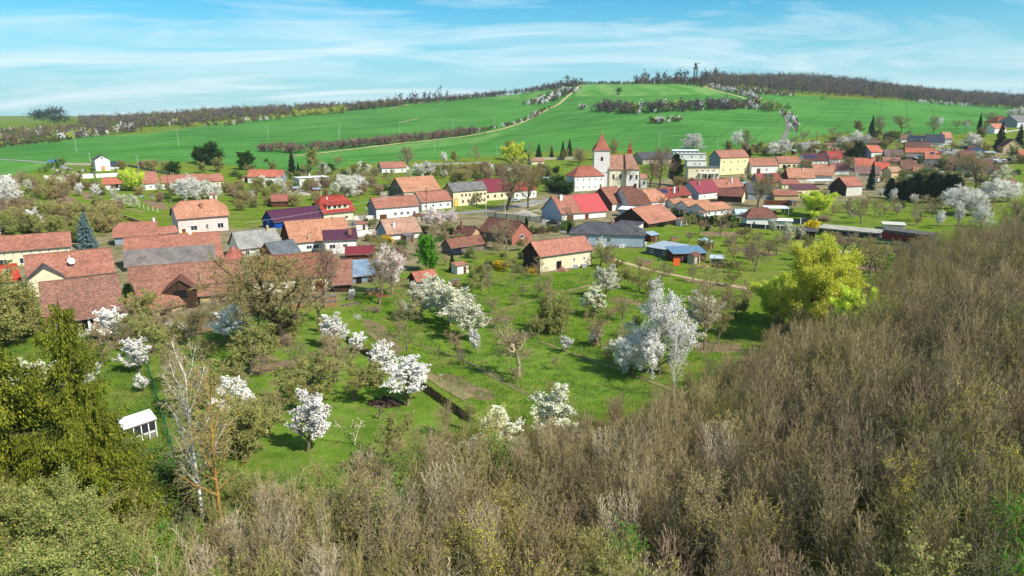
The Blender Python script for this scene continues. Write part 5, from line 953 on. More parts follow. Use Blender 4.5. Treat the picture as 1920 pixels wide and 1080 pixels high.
def arr(segs, rmin):
    P0 = np.array([s[0][:] for s in segs]); P1 = np.array([s[1][:] for s in segs]); return P0, P1, np.maximum([s[2] for s in segs], rmin), np.maximum([s[3] for s in segs], rmin)
def bark(name, c1, c2, spot=None):
    t = NT(name); co = t.n('ShaderNodeTexCoord').outputs['Object']; col = t.mix(t.ramp(t.noise(t.n('ShaderNodeMapping', {0: co, 3: (3, 3, .6)}).outputs[0], 2.2, 5, .65), .35, .65), srgb(c1), srgb(c2))
    if spot: col = t.mix(t.ramp(t.noise(t.n('ShaderNodeMapping', {0: co, 3: (1, 1, 4)}).outputs[0], 2.5, 3), .56, .62), col, srgb(spot))
    return t.bsdf(col, .95, .1)
BK = dict(grey=bark('bark', (100,88,72), (140,126,104)), brown=bark('twig_bark', (129,114,84), (170,153,117)), olive=bark('lichen_bark', (124,114,70), (162,150,98)), pale=bark('pale_twigs', (156,142,116), (196,182,152)),
    birch=bark('birch_bark', (214,208,196), (236,232,222), (70,64,60)), orange=bark('orange_bark', (150,118,70), (196,150,76)), dark=bark('dark_bark', (58,50,42), (84,74,62)), mauve=bark('mauve_twigs', (132,110,90), (168,144,118)), purple=bark('far_twigs', (96,78,80), (128,106,104)))
LF = dict(white=foliage('white_blossom', (250,245,236), (255,253,248), .22), cream=foliage('cream_blossom', (218,216,186), (250,248,236), .25), pink=foliage('pink_blossom', (228,208,204), (246,236,232), .25), bud=foliage('olive_buds', (136,140,72), (176,172,106), .3),
    green=foliage('fresh_leaves', (74,140,34), (120,178,52), .4), dgreen=foliage('dark_leaves', (44,66,30), (74,98,44), .25), mgreen=foliage('green_leaves', (80,112,48), (120,146,66), .35), yellow=foliage('willow_leaves', (212,222,66), (236,244,120), .45), lemon=foliage('yellow_flowers', (206,204,50), (226,222,84), .4),
    gold=foliage('forsythia_flowers', (230,196,30), (244,214,50), .3), spruce=foliage('spruce_needles', (58,74,24), (146,144,50), .15), conifer=foliage('conifer_needles', (30,52,30), (52,76,42), .15), blue=foliage('blue_needles', (84,112,112), (122,146,146), .15), thuja=foliage('thuja_leaves', (34,52,28), (62,82,42), .2),
    brown=foliage('brown_buds', (146,126,92), (174,152,112), .2), mauve=foliage('mauve_buds', (122,98,92), (150,124,116), .2), ybrown=foliage('ochre_buds', (154,142,76), (190,178,96), .25))
TM = {}       # tree kinds: name -> list of (trunk mesh, crown mesh, height, crown radius)
def add_tree(kind, seed, Hh, r0, levels, bk, lf=None, nl=0, ls=.12, tk=None, rmin=.012, split=1, sides=6, lean=0, multi=1, spread=.25, jitter=.1, elong=1.6, leaf_lv=None, sub=None, csides=3, along=False):
    rg = random.Random(seed); rng = np.random.default_rng(seed); S = skeleton(rg, Hh, r0, levels, lean, multi, spread); tr = []
    for lv in range(split+1):
        if S[lv]: V, Fc = tubes(*arr(S[lv], .03), sides=sides if lv == 0 else 5); tr.append((V, Fc, 0))
    parts = []; allp = [s for lv in range(split+1, len(S)) for s in S[lv]]
    if allp: V, Fc = tubes(*arr(allp, rmin), sides=csides); parts.append((V, Fc, 0))
    mats = [BK[bk]]
    if lf:
        src = [s for lv in (leaf_lv or [len(S)-1]) for s in S[lv]]; P0 = np.array([s[0][:] for s in src]); P1 = np.array([s[1][:] for s in src]); w = np.linalg.norm(P1-P0, axis=1); k = rng.choice(len(src), nl, p=w/w.sum()); t_ = rng.random((nl, 1)); P = P0[k]*(1-t_) + P1[k]*t_ + rng.normal(size=(nl, 3))*jitter
        dr = (P1-P0)[k]/w[k][:, None] if along else None
        V, Fc = leaves(P, ls, rng, elong=elong, dirs=dr, flat=.55 if lf in ('white','cream','pink') else 0.0); parts.append((V, Fc, 1)); mats.append(LF[lf])
        if sub:
            lf2, n2, s2 = sub; k = rng.choice(len(src), n2, p=w/w.sum()); t_ = rng.random((n2, 1)); P = P0[k]*(1-t_) + P1[k]*t_ + rng.normal(size=(n2, 3))*jitter; V, Fc = leaves(P, s2, rng); parts.append((V, Fc, 2)); mats.append(LF[lf2])
    allV = np.concatenate([p[0] for p in parts]); hh = float(allV[:, 2].max())
    TM.setdefault(kind, []).append((np_mesh('trunk', tr, [BK[tk or bk]], True), np_mesh('crown', parts, mats), hh, float(np.percentile(np.hypot(allV[:, 0], allV[:, 1]), 92))))
def L_(n, ang, ln, **k): d = dict(n=n, ang=ang, len=ln); d.update(k); return d
for s_ in range(4):   # white plum: short trunk, long upright rods crowded with blossom
    add_tree('plum', 10+s_, 5.2, .13, [L_(15, 42, .55, start=.22, shape=.45, up=.10, wig=.13, seg=4, trunk=dict(L=.80)), L_(9, 38, .42, start=.2, up=.08, seg=3, wig=.14), L_(5, 40, .42, seg=2, start=.2, up=.05)], 'grey', 'white', 8000, .088, jitter=.06, leaf_lv=[2, 3], elong=1.2, rmin=.012)
for s_ in range(3):   # big wild cherry
    add_tree('cherry', 20+s_, 10, .24, [L_(26, 62, .66, start=.16, shape=.55, peak=.35, up=.06, wig=.13, seg=5, trunk=dict(L=.74)), L_(11, 46, .44, start=.2, up=.04, seg=4, wig=.15), L_(7, 42, .42, seg=3, start=.15, wig=.16)], 'grey', 'white', 26000, .105, jitter=.14, leaf_lv=[2, 3], elong=1.2, sub=('bud', 1200, .12))
for s_ in range(3):   # thin cream blossom
    add_tree('cream', 30+s_, 6.5, .15, [L_(13, 50, .55, start=.22, shape=.5, peak=.3, up=.08, wig=.14, seg=4, trunk=dict(L=.85)), L_(9, 45, .45, start=.2, up=.04, seg=3, wig=.15), L_(6, 42, .42, seg=2, start=.2)], 'olive', 'cream', 7500, .11, jitter=.10, leaf_lv=[2, 3], sub=('bud', 1400, .12))
for s_ in range(2):
    add_tree('pinkish', 35+s_, 8, .18, [L_(14, 55, .58, start=.22, shape=.45, peak=.3, up=.07, wig=.15, seg=5, trunk=dict(L=.82)), L_(10, 48, .45, start=.2, seg=3, wig=.16), L_(6, 42, .42, seg=2, start=.2)], 'mauve', 'pink', 9000, .12, jitter=.13, leaf_lv=[2, 3])
for s_ in range(5):   # bare orchard tree
    add_tree('bare', 40+s_, 6, .17, [L_(9, 55, .66, start=.28, shape=.4, up=.06, wig=.2, seg=5, trunk=dict(L=.75, wig=.12)), L_(9, 50, .48, start=.2, up=.03, seg=4, wig=.2), L_(7, 48, .45, seg=3, start=.15, wig=.18), L_(4, 45, .5, seg=2, start=.2)], ['grey','brown','mauve','brown','olive'][s_], 'brown', 500, .07, tk='grey', rmin=.011)
for s_ in range(4):   # orchard tree in olive bud
    add_tree('budding', 50+s_, 5.5, .17, [L_(9, 58, .70, start=.26, shape=.4, up=.07, wig=.18, seg=5, trunk=dict(L=.7, wig=.12)), L_(9, 50, .48, start=.2, up=.04, seg=4, wig=.2), L_(7, 48, .45, seg=3, start=.15, wig=.18), L_(3, 45, .5, seg=2, start=.2)], 'olive', 'bud', 3600, .085, tk='grey', jitter=.07, leaf_lv=[3, 4])
for s_ in range(2):   # thick bud clump, almost a bush
    add_tree('budbush', 56+s_, 6.5, .13, [L_(14, 50, .6, start=.08, shape=.4, up=.10, wig=.16, seg=5, trunk=dict(L=.8, wig=.1)), L_(10, 44, .45, start=.15, up=.04, seg=4, wig=.18), L_(7, 45, .42, seg=2, start=.15, wig=.18)], 'olive', 'bud', 8000, .10, tk='grey', jitter=.12, leaf_lv=[2, 3], multi=2, spread=.35)
for s_ in range(3):   # great bare tree
    add_tree('great', 60+s_, 15, .42, [L_(13, 48, .62, start=.22, shape=.4, up=.05, wig=.16, seg=7, trunk=dict(L=.85, wig=.09)), L_(11, 46, .5, start=.18, up=.03, seg=5, wig=.2), L_(10, 46, .42, seg=4, start=.12, wig=.2), L_(6, 44, .5, seg=2, start=.2, wig=.15)], ['olive','mauve','brown'][s_], ['ybrown',None,'brown'][s_], [2600,0,1500][s_], .10, tk='dark', rmin=.014, split=2, jitter=.12, leaf_lv=[3, 4])
for s_ in range(2):   # tall slim bare tree with open crown
    add_tree('slim', 64+s_, 12, .16, [L_(20, 46, .34, start=.22, shape=.5, peak=.35, up=.08, wig=.12, seg=4, trunk=dict(L=.97, wig=.05)), L_(8, 44, .45, start=.2, seg=3, wig=.16), L_(5, 42, .45, seg=2, start=.2)], 'brown', 'ybrown', 900, .10, tk='grey', rmin=.012)
for s_, (tk_, bk_, lf_) in enumerate([('birch','birch','ybrown'), ('orange','orange','ybrown')]):
    add_tree('birch' if s_ == 0 else 'aspen', 66+s_, 13, .20, [L_(20, 42, .36, start=.28, shape=.45, peak=.3, up=.09, wig=.1, seg=5, trunk=dict(L=.97, wig=.045)), L_(9, 42, .42, start=.2, seg=4, wig=.14, up=-.03), L_(6, 40, .5, seg=3, start=.15, up=-.08)], 'olive' if s_ else 'pale', lf_, 900, .06, tk=tk_, rmin=.011, jitter=.05, leaf_lv=[3], split=1)
add_tree('whitebirch', 69, 13, .12, [L_(24, 42, .30, start=.2, shape=.5, peak=.3, up=.08, wig=.1, seg=5, trunk=dict(L=.97, wig=.04)), L_(9, 42, .42, start=.2, seg=4, wig=.14), L_(5, 40, .5, seg=2, start=.15)], 'birch', None, 0, .07, tk='birch', rmin=.015, split=1)
for s_ in range(2):   # yellow willow
    add_tree('willow', 70+s_, 13, .35, [L_(16, 50, .62, start=.12, shape=.35, up=.07, wig=.12, seg=6, trunk=dict(L=.85, wig=.07)), L_(12, 40, .45, start=.15, up=.05, seg=4, wig=.14), L_(9, 38, .42, seg=3, start=.1, up=-.06, wig=.12)], 'olive', 'yellow', 60000, .13, tk='dark', jitter=.22, leaf_lv=[2, 3], elong=2.2, along=True, multi=2, spread=.4)
for s_ in range(2):
    add_tree('feather', 114+s_, 9, .10, [L_(22, 44, .5, start=.15, shape=.4, up=.07, wig=.12, seg=5, trunk=dict(L=.92)), L_(11, 40, .45, start=.12, up=.03, seg=4, wig=.14), L_(7, 38, .45, seg=3, start=.12, wig=.14)], 'olive', 'bud', 34000, .055, tk='grey', jitter=.10, leaf_lv=[2, 3], elong=2.0, sub=('mgreen', 14000, .05), rmin=.008)
for s_ in range(2):   # light green leafy
    add_tree('leafy', 74+s_, 7, .16, [L_(15, 48, .5, start=.12, shape=.4, up=.09, wig=.12, seg=5, trunk=dict(L=.85)), L_(10, 44, .45, start=.15, seg=4, wig=.15), L_(6, 42, .45, seg=2, start=.15)], 'brown', 'green', 7500, .16, jitter=.13, leaf_lv=[2, 3])
    add_tree('greenbush', 76+s_, 3.2, .07, [L_(12, 55, .7, start=.03, shape=.3, up=.08, wig=.16, seg=4, trunk=dict(L=.75)), L_(9, 48, .5, start=.1, seg=3, wig=.18), L_(4, 45, .5, seg=2)], 'grey', 'mgreen', 3600, .12, jitter=.12, leaf_lv=[2, 3], multi=3, spread=.5)
    add_tree('brownbush', 78+s_, 3.4, .07, [L_(12, 50, .7, start=.03, shape=.3, up=.09, wig=.16, seg=4, trunk=dict(L=.75)), L_(9, 46, .5, start=.1, seg=3, wig=.18), L_(5, 42, .5, seg=2)], 'mauve', 'brown', 900, .08, jitter=.08, leaf_lv=[2, 3], multi=4, spread=.5)
for s_ in range(3):
    add_tree('thicket', 130+s_, 5, .09, [L_(14, 46, .6, start=.04, shape=.35, up=.09, wig=.15, seg=4, trunk=dict(L=.78)), L_(10, 44, .5, start=.1, seg=3, wig=.18), L_(5, 42, .5, seg=2, start=.2)], ['mauve','brown','olive'][s_], ['brown','ybrown','bud'][s_], [4200,4200,5200][s_], .10, jitter=.14, leaf_lv=[2, 3], multi=3, spread=.4, rmin=.016)
add_tree('darkbush', 80, 3.4, .07, [L_(14, 50, .6, start=.03, shape=.3, up=.08, wig=.14, seg=4, trunk=dict(L=.8)), L_(10, 46, .5, start=.1, seg=3, wig=.16)], 'dark', 'dgreen', 5200, .13, jitter=.16, leaf_lv=[1, 2], multi=3, spread=.45)
add_tree('darktree', 81, 9, .25, [L_(16, 55, .6, start=.1, shape=.4, up=.06, wig=.14, seg=5, trunk=dict(L=.82)), L_(12, 46, .5, start=.1, seg=4, wig=.16)], 'dark', 'dgreen', 12000, .24, jitter=.35, leaf_lv=[1, 2])
add_tree('olivetree', 82, 9, .2, [L_(16, 45, .5, start=.15, shape=.4, up=.08, wig=.12, seg=5, trunk=dict(L=.88)), L_(12, 44, .5, start=.1, seg=4, wig=.16), L_(5, 40, .4, seg=2)], 'olive', 'bud', 9000, .18, jitter=.22, leaf_lv=[2, 3])
add_tree('forsythia', 83, 2.2, .05, [L_(12, 50, .75, start=.03, shape=.3, up=.05, wig=.14, seg=4, trunk=dict(L=.7)), L_(8, 46, .5, start=.1, seg=3, wig=.16)], 'brown', 'gold', 2600, .11, jitter=.08, leaf_lv=[1, 2], multi=3, spread=.5)
add_tree('pollard', 84, 6.2, .2, [L_(9, 72, .52, start=.52, shape=.2, up=.04, wig=.25, seg=5, trunk=dict(L=.72, wig=.14, tip=.5)), L_(10, 52, .5, start=.2, up=.05, seg=4, wig=.25), L_(8, 48, .45, seg=3, start=.15, wig=.2)], 'mauve', 'brown', 500, .07, tk='pale', rmin=.012)
add_tree('deadfork', 85, 3.2, .09, [L_(3, 45, .8, start=.15, shape=.2, up=.05, wig=.12, seg=4, trunk=dict(L=.8, wig=.1)), L_(5, 50, .4, start=.4, seg=3, wig=.2), L_(3, 45, .4, seg=2)], 'pale', None, 0, .07, tk='pale', rmin=.01, split=2)
add_tree('stump', 86, 1.8, .13, [L_(5, 60, .45, start=.45, shape=.2, wig=.2, seg=3, trunk=dict(L=.8, wig=.16, tip=.5)), L_(3, 50, .4, seg=2)], 'grey', None, 0, .07, tk='grey', rmin=.01)
# pruned tree as pink far one
def conifer(kind, seed, Hh, rad, lf, n_wh=26, per=9, dens=26, ls=.2, droop=.25, tk='dark', sag=.1, elong=2.2, low=.06, power=.85, hang=0, jit=.2):
    rg = random.Random(seed); rng = np.random.default_rng(seed); br = []; P = []; Dr = []
    for i in range(n_wh):
        f = low + (1-low)*(i/n_wh); z = Hh*f; Lb = rad*((1-f)**power)*1.0 + .12
        for j in range(per):
            a = rg.uniform(0, 6.28); l = Lb*rg.uniform(1-jit*1.2, 1+jit*.7); d = Vector((math.cos(a), math.sin(a), -droop + .35*f)); p = Vector((0, 0, z + rg.uniform(-.3, .3)*Hh/n_wh)); n = 4
            for k in range(n):
                q = p + d*(l/n); br.append((p, q, .035*l/rad*2*(1-k/n*.7), .035*l/rad*2*(1-(k+1)/n*.7))); m = max(1, int(dens*l/n*(.5+.3*k)/max(.6, rad)))
                for _ in range(m):
                    t_ = rg.random(); side = Vector((-d.y, d.x, 0)).normalized()*rg.gauss(0, (.16 if not hang else .09)*l*(1.1-.2*k)); pt = p.lerp(q, t_) + side + Vector((0, 0, -abs(rg.gauss(0, (.07 if not hang else .02)*l + hang)))); P.append(pt[:]); dv = d + side*1.2 + Vector((0, 0, -.5-hang*2)); Dr.append(dv.normalized()[:])
                d.z -= sag; p = q
    P = np.array(P); Dr = np.array(Dr); V, Fc = leaves(P, ls, rng, elong=elong, dirs=Dr); tv, tf = tubes(np.array([[0, 0, -.3], [0, 0, Hh*.5]]), np.array([[0, 0, Hh*.5], [0, 0, Hh]]), np.array([Hh*.016, Hh*.009]), np.array([Hh*.009, .03]), 8)
    bv, bf = tubes(*arr(br, .012), sides=3)
    TM.setdefault(kind, []).append((np_mesh('trunk', [(tv, tf, 0)], [BK[tk]], True), np_mesh('crown', [(bv, bf, 0), (V, Fc, 1)], [BK['dark'], LF[lf]]), float(V[:, 2].max()), rad))
conifer('spruce', 90, 11, 2.6, 'conifer', 30, 9, 34, .22); conifer('spruce', 91, 11, 2.2, 'conifer', 30, 8, 34, .22)
conifer('bluespruce', 92, 8, 2.3, 'blue', 26, 10, 40, .17, droop=.05, sag=.02)
conifer('thuja', 93, 7, 1.3, 'thuja', 30, 12, 26, .2, droop=-.9, sag=-.05, power=.7, low=.02); conifer('thuja', 94, 7, 1.5, 'thuja', 30, 12, 26, .2, droop=-.8, sag=-.05, power=.75, low=.02)
conifer('yew', 96, 9, 2.6, 'dgreen', 26, 12, 34, .24, droop=-.5, sag=.0, power=.5, low=.12)
conifer('pollen', 97, 20, 7.4, 'spruce', 40, 8, 460, .10, droop=.30, sag=-.06, elong=2.4, power=.62, hang=.45, jit=.5)
conifer('pollen', 98, 16, 6.4, 'spruce', 34, 7, 460, .10, droop=.30, sag=-.05, elong=2.4, power=.62, hang=.45, jit=.5)
for s_ in range(7):   # young wood on the slope: tall thin rods standing close
    add_tree('sapling', 100+s_, 8, .08, [L_(13, [18,24,20,28,18,23,26][s_], .52, start=.12, shape=.4, up=[.13,.08,.12,.07,.14,.1,.08][s_], wig=.065, seg=5, trunk=dict(L=.98, wig=.04)), L_(6, 20, .52, start=.12, up=.08, seg=3, wig=.08), L_(3, 22, .5, seg=2, start=.2, wig=.08)], ['brown','olive','mauve','brown','pale','grey','pale'][s_], ['ybrown','bud','brown','ybrown','brown','bud','ybrown'][s_], [900,2200,500,1200,500,1500,800][s_], .055, tk=['grey','grey','pale','brown','pale','grey','pale'][s_], rmin=[.0135,.010,.012,.010,.0145,.011,.0135][s_], split=0, multi=[3,3,2,4,3,2,4][s_], spread=.17, jitter=.03, leaf_lv=[2, 3], elong=1.7)
add_tree('yellowsap', 110, 7, .06, [L_(14, 34, .45, start=.2, shape=.4, up=.08, wig=.1, seg=5, trunk=dict(L=.97)), L_(8, 32, .42, start=.15, seg=3, wig=.12), L_(5, 30, .45, seg=2)], 'brown', 'lemon', 1500, .075, tk='grey', rmin=.009, split=0, multi=2, spread=.16, jitter=.06, leaf_lv=[3], elong=1.1)
add_tree('greensap', 111, 7, .06, [L_(15, 34, .45, start=.1, shape=.4, up=.08, wig=.1, seg=5, trunk=dict(L=.95)), L_(8, 32, .42, start=.15, seg=3, wig=.12), L_(5, 30, .45, seg=2)], 'olive', 'green', 3200, .085, tk='grey', rmin=.009, split=0, multi=2, spread=.2, jitter=.07, leaf_lv=[2, 3], elong=1.3)
add_tree('greensap', 112, 7, .06, [L_(15, 34, .45, start=.1, shape=.4, up=.08, wig=.1, seg=5, trunk=dict(L=.95)), L_(8, 32, .42, start=.15, seg=3, wig=.12), L_(5, 30, .45, seg=2)], 'olive', 'bud', 5200, .085, tk='grey', rmin=.009, split=0, multi=3, spread=.25, jitter=.08, leaf_lv=[2, 3], elong=1.3)
INFO = {'thicket': ('scrub_tree','tree','dense brown scrub tree'), 'feather': ('olive_shrub','tree','feathery olive-green young tree'),   # kind: (object name, category, words)
 'plum': ('plum_tree','tree','white blossoming plum tree'), 'cherry': ('cherry_tree','tree','big white blossoming cherry tree'), 'cream': ('blossom_tree','tree','cream blossoming tree'), 'pinkish': ('blossom_tree','tree','pinkish white blossoming tree'),
 'bare': ('bare_tree','tree','bare brown tree'), 'budding': ('budding_tree','tree','olive budding orchard tree'), 'budbush': ('budding_tree','tree','bushy olive tree'), 'great': ('bare_tree','tree','great spreading bare tree'), 'slim': ('bare_tree','tree','tall slim bare tree'),
 'birch': ('birch_tree','tree','white-barked birch'), 'aspen': ('aspen_tree','tree','orange-barked aspen'), 'whitebirch': ('birch_tree','tree','ghostly white bare birch'), 'willow': ('willow_tree','tree','bright yellow-green willow'), 'leafy': ('leafy_tree','tree','fresh green leafy tree'),
 'greenbush': ('green_bush','bush','leafy green bush'), 'brownbush': ('bare_bush','bush','bare brown bush'), 'darkbush': ('evergreen_bush','bush','dark evergreen bush'), 'darktree': ('evergreen_tree','tree','dark rounded evergreen tree'), 'olivetree': ('olive_green_tree','tree','olive green rounded tree'),
 'forsythia': ('forsythia_bush','bush','golden forsythia bush'), 'pollard': ('apple_tree','tree','pollarded old apple tree with whitewashed trunk'), 'deadfork': ('dead_tree','tree','small forked dead tree'), 'stump': ('pruned_tree','tree','stubby pruned tree'), 'spruce': ('spruce_tree','tree','dark spruce'), 'bluespruce': ('blue_spruce','tree','blue spruce'),
 'thuja': ('thuja_tree','tree','dark columnar thuja'), 'yew': ('yew_tree','tree','dark broad yew'), 'pollen': ('spruce_tree','tree','huge yellow-green spruce'), 'sapling': ('sapling_tree','tree','bare sapling'), 'yellowsap': ('flowering_sapling','tree','yellow flowering sapling'), 'greensap': ('green_sapling','tree','leafing green sapling')}
TREES = []; TC = {}
def plant(kind, x, yb, hpx=None, p=None, hm=None, width=1.0, label=None, v=None, parts=True, group=None, rz=None):
    if p is None: p = at(x, yb)
    else: x, yb = proj(p)
    sc = (p - Vector((0, 0, H))).length/F; Hm = hm if hm else hpx*sc/math.cos(math.atan2(H - p.z, p.y))**.5
    i = TC.get(kind, 0); TC[kind] = i + 1; va = TM[kind]; tm, cm_, th_, rr_ = va[(i if v is None else v) % len(va)]; s_ = Hm/th_
    o = empty(INFO[kind][0], p, (i*2.39963) % 6.283 if rz is None else rz); o.scale = (s_*width, s_*width, s_)
    link('trunk', tm, o); link('crown', cm_, o); o['category'] = INFO[kind][1]
    TREES.append([o, kind, x, yb - (hpx or Hm/sc)*.5, Hm, label, group]); return o
def off_house(x, y, m=1.0):
    for hx, hy, rz, L, D in HOUSES:
        dx_, dy_ = x-hx, y-hy; a = dx_*math.cos(rz) + dy_*math.sin(rz); b = -dx_*math.sin(rz) + dy_*math.cos(rz)
        if abs(a) < L/2 + m and abs(b) < D/2 + m: return False
    return True
# near orchard, one by one: kind, x, foot y, height in photo pixels
NEAR = [('plum',428,650,72,1.15),('plum',577,846,116,1.0),('plum',455,805,90,1.1),('plum',262,700,62,1.1),('plum',270,735,34,.8),('plum',634,652,66,1.25),('plum',668,664,44,1.1),('plum',716,714,76,.9),('plum',765,760,84,1.35),('plum',1112,648,36,1.1),('plum',893,664,52,.7),('cream',1042,840,128,.9),('cream',935,860,90,1.3),
 ('plum',214,640,58,1.2),('cream',1135,560,64,1.0),('cream',1113,592,60,1.05),('cream',845,612,84,1.25),('cream',882,640,84,1.1),('cream',790,600,80,1.15),('cream',810,560,50,1.0),('cherry',1236,702,176,.82),('cherry',1182,700,84,1.2),('cream',1322,632,84,1.0),('cream',1470,600,70,1.2),('plum',1060,660,34,1.0),
 ('great',532,648,190,1.5),('great',605,562,104,1.0),('pinkish',736,552,96,.95),('bare',712,570,100,1.1),('slim',765,674,140,1.2),('pollard',972,706,112,1.2),('budbush',1052,628,84,.8),('budbush',1022,622,72,.7),('budding',470,702,90,1.1),('bare',628,716,92,1.2),('budding',664,750,84,1.15),('budding',575,742,78,1.5),('bare',600,600,70,1.3),
 ('deadfork',666,834,56,1.1),('stump',710,786,28,1.0),('bare',192,682,66,1.1),('bare',352,650,82,1.0),('budding',268,610,64,1.1),('bare',400,600,50,1.2),('budding',290,660,70,1.0),('bare',300,640,60,1.0),('bare',860,670,54,.9),('slim',1320,656,176,.9),('bare',1352,600,60,1.0),('bare',1344,645,75,.7),('whitebirch',1262,748,150,.6),('birch',384,1000,310,.85),('aspen',420,1006,290,.85),
 ('bare',1215,560,40,1.1),('bare',1168,600,48,1.0),('bare',1128,652,62,1.0),('bare',1164,668,50,1.1),('bare',1475,615,80,1.3),('budding',1200,545,44,1.1),('bare',1240,530,42,1.0),('bare',1030,560,46,1.0),('budding',905,545,52,1.1),('bare',920,556,40,.7),('slim',965,540,66,1.0),('bare',1010,520,40,1.0),('leafy',800,510,72,1.1),('spruce',848,508,36,.9),('bluespruce',912,520,22,1.2),('forsythia',936,505,20,1.2),('forsythia',1002,511,15,1.3),('forsythia',726,455,16,1.3),
 ('budbush',452,860,110,1.2),('bare',505,820,100,1.1),('budding',410,900,130,.9),('bare',560,700,60,1.2),('slim',330,740,100,1.3),('budding',370,790,100,1.1),('budding',548,770,50,1.0),('bare',1044,694,30,.7),('bare',1143,700,60,.5),('budding',735,880,110,.7),('greenbush',690,900,60,1.0),('greenbush',250,880,40,1.6),('budbush',530,640,60,1.2),('bare',490,640,80,1.2),
 ('greenbush',312,935,70,1.4),('greenbush',355,960,80,1.4),('greenbush',280,980,80,1.4),('budbush',250,640,50,1.0),('bluespruce',165,466,58,.95),('bluespruce',256,444,12,1.0),('budbush',20,640,100,1.3),('budbush',55,628,96,1.2),('budbush',-15,660,130,1.2),('yew',245,580,44,1.1),('cream',120,655,44,1.3),('cream',75,740,60,1.2),('cream',150,745,70,1.2)]
for k, x, yb, hp_, w in NEAR: plant(k, x, yb, hp_, width=w*(1.28 if k in ('plum','cream') else 1))
def plant_top(kind, x, ytop, Y, label=None, **k):
    "a tree standing Y metres off whose top is seen at this pixel"
    u, t = ray(x, ytop); zb = float(zt(u*Y, Y)); return plant(kind, 0, 0, p=Vector((u*Y, Y, zb)), hm=H + Y*t - zb, label=label, **k)
plant_top('pollen', 108, 566, 47, 'huge yellow-green spruce filling the lower left corner', v=0, width=.68); plant_top('pollen', 172, 745, 41, 'second yellow-green spruce, lower and right of the huge one', v=1, width=.7)
plant_top('pollen', -30, 640, 46, 'third yellow-green spruce, cut by the left edge', v=1, width=1.1)
for x, yt_, Y in ((40,905,34),(-20,870,35),(105,955,33),(160,1000,34),(210,1040,34)): plant_top('feather', x, yt_, Y, width=1.15)
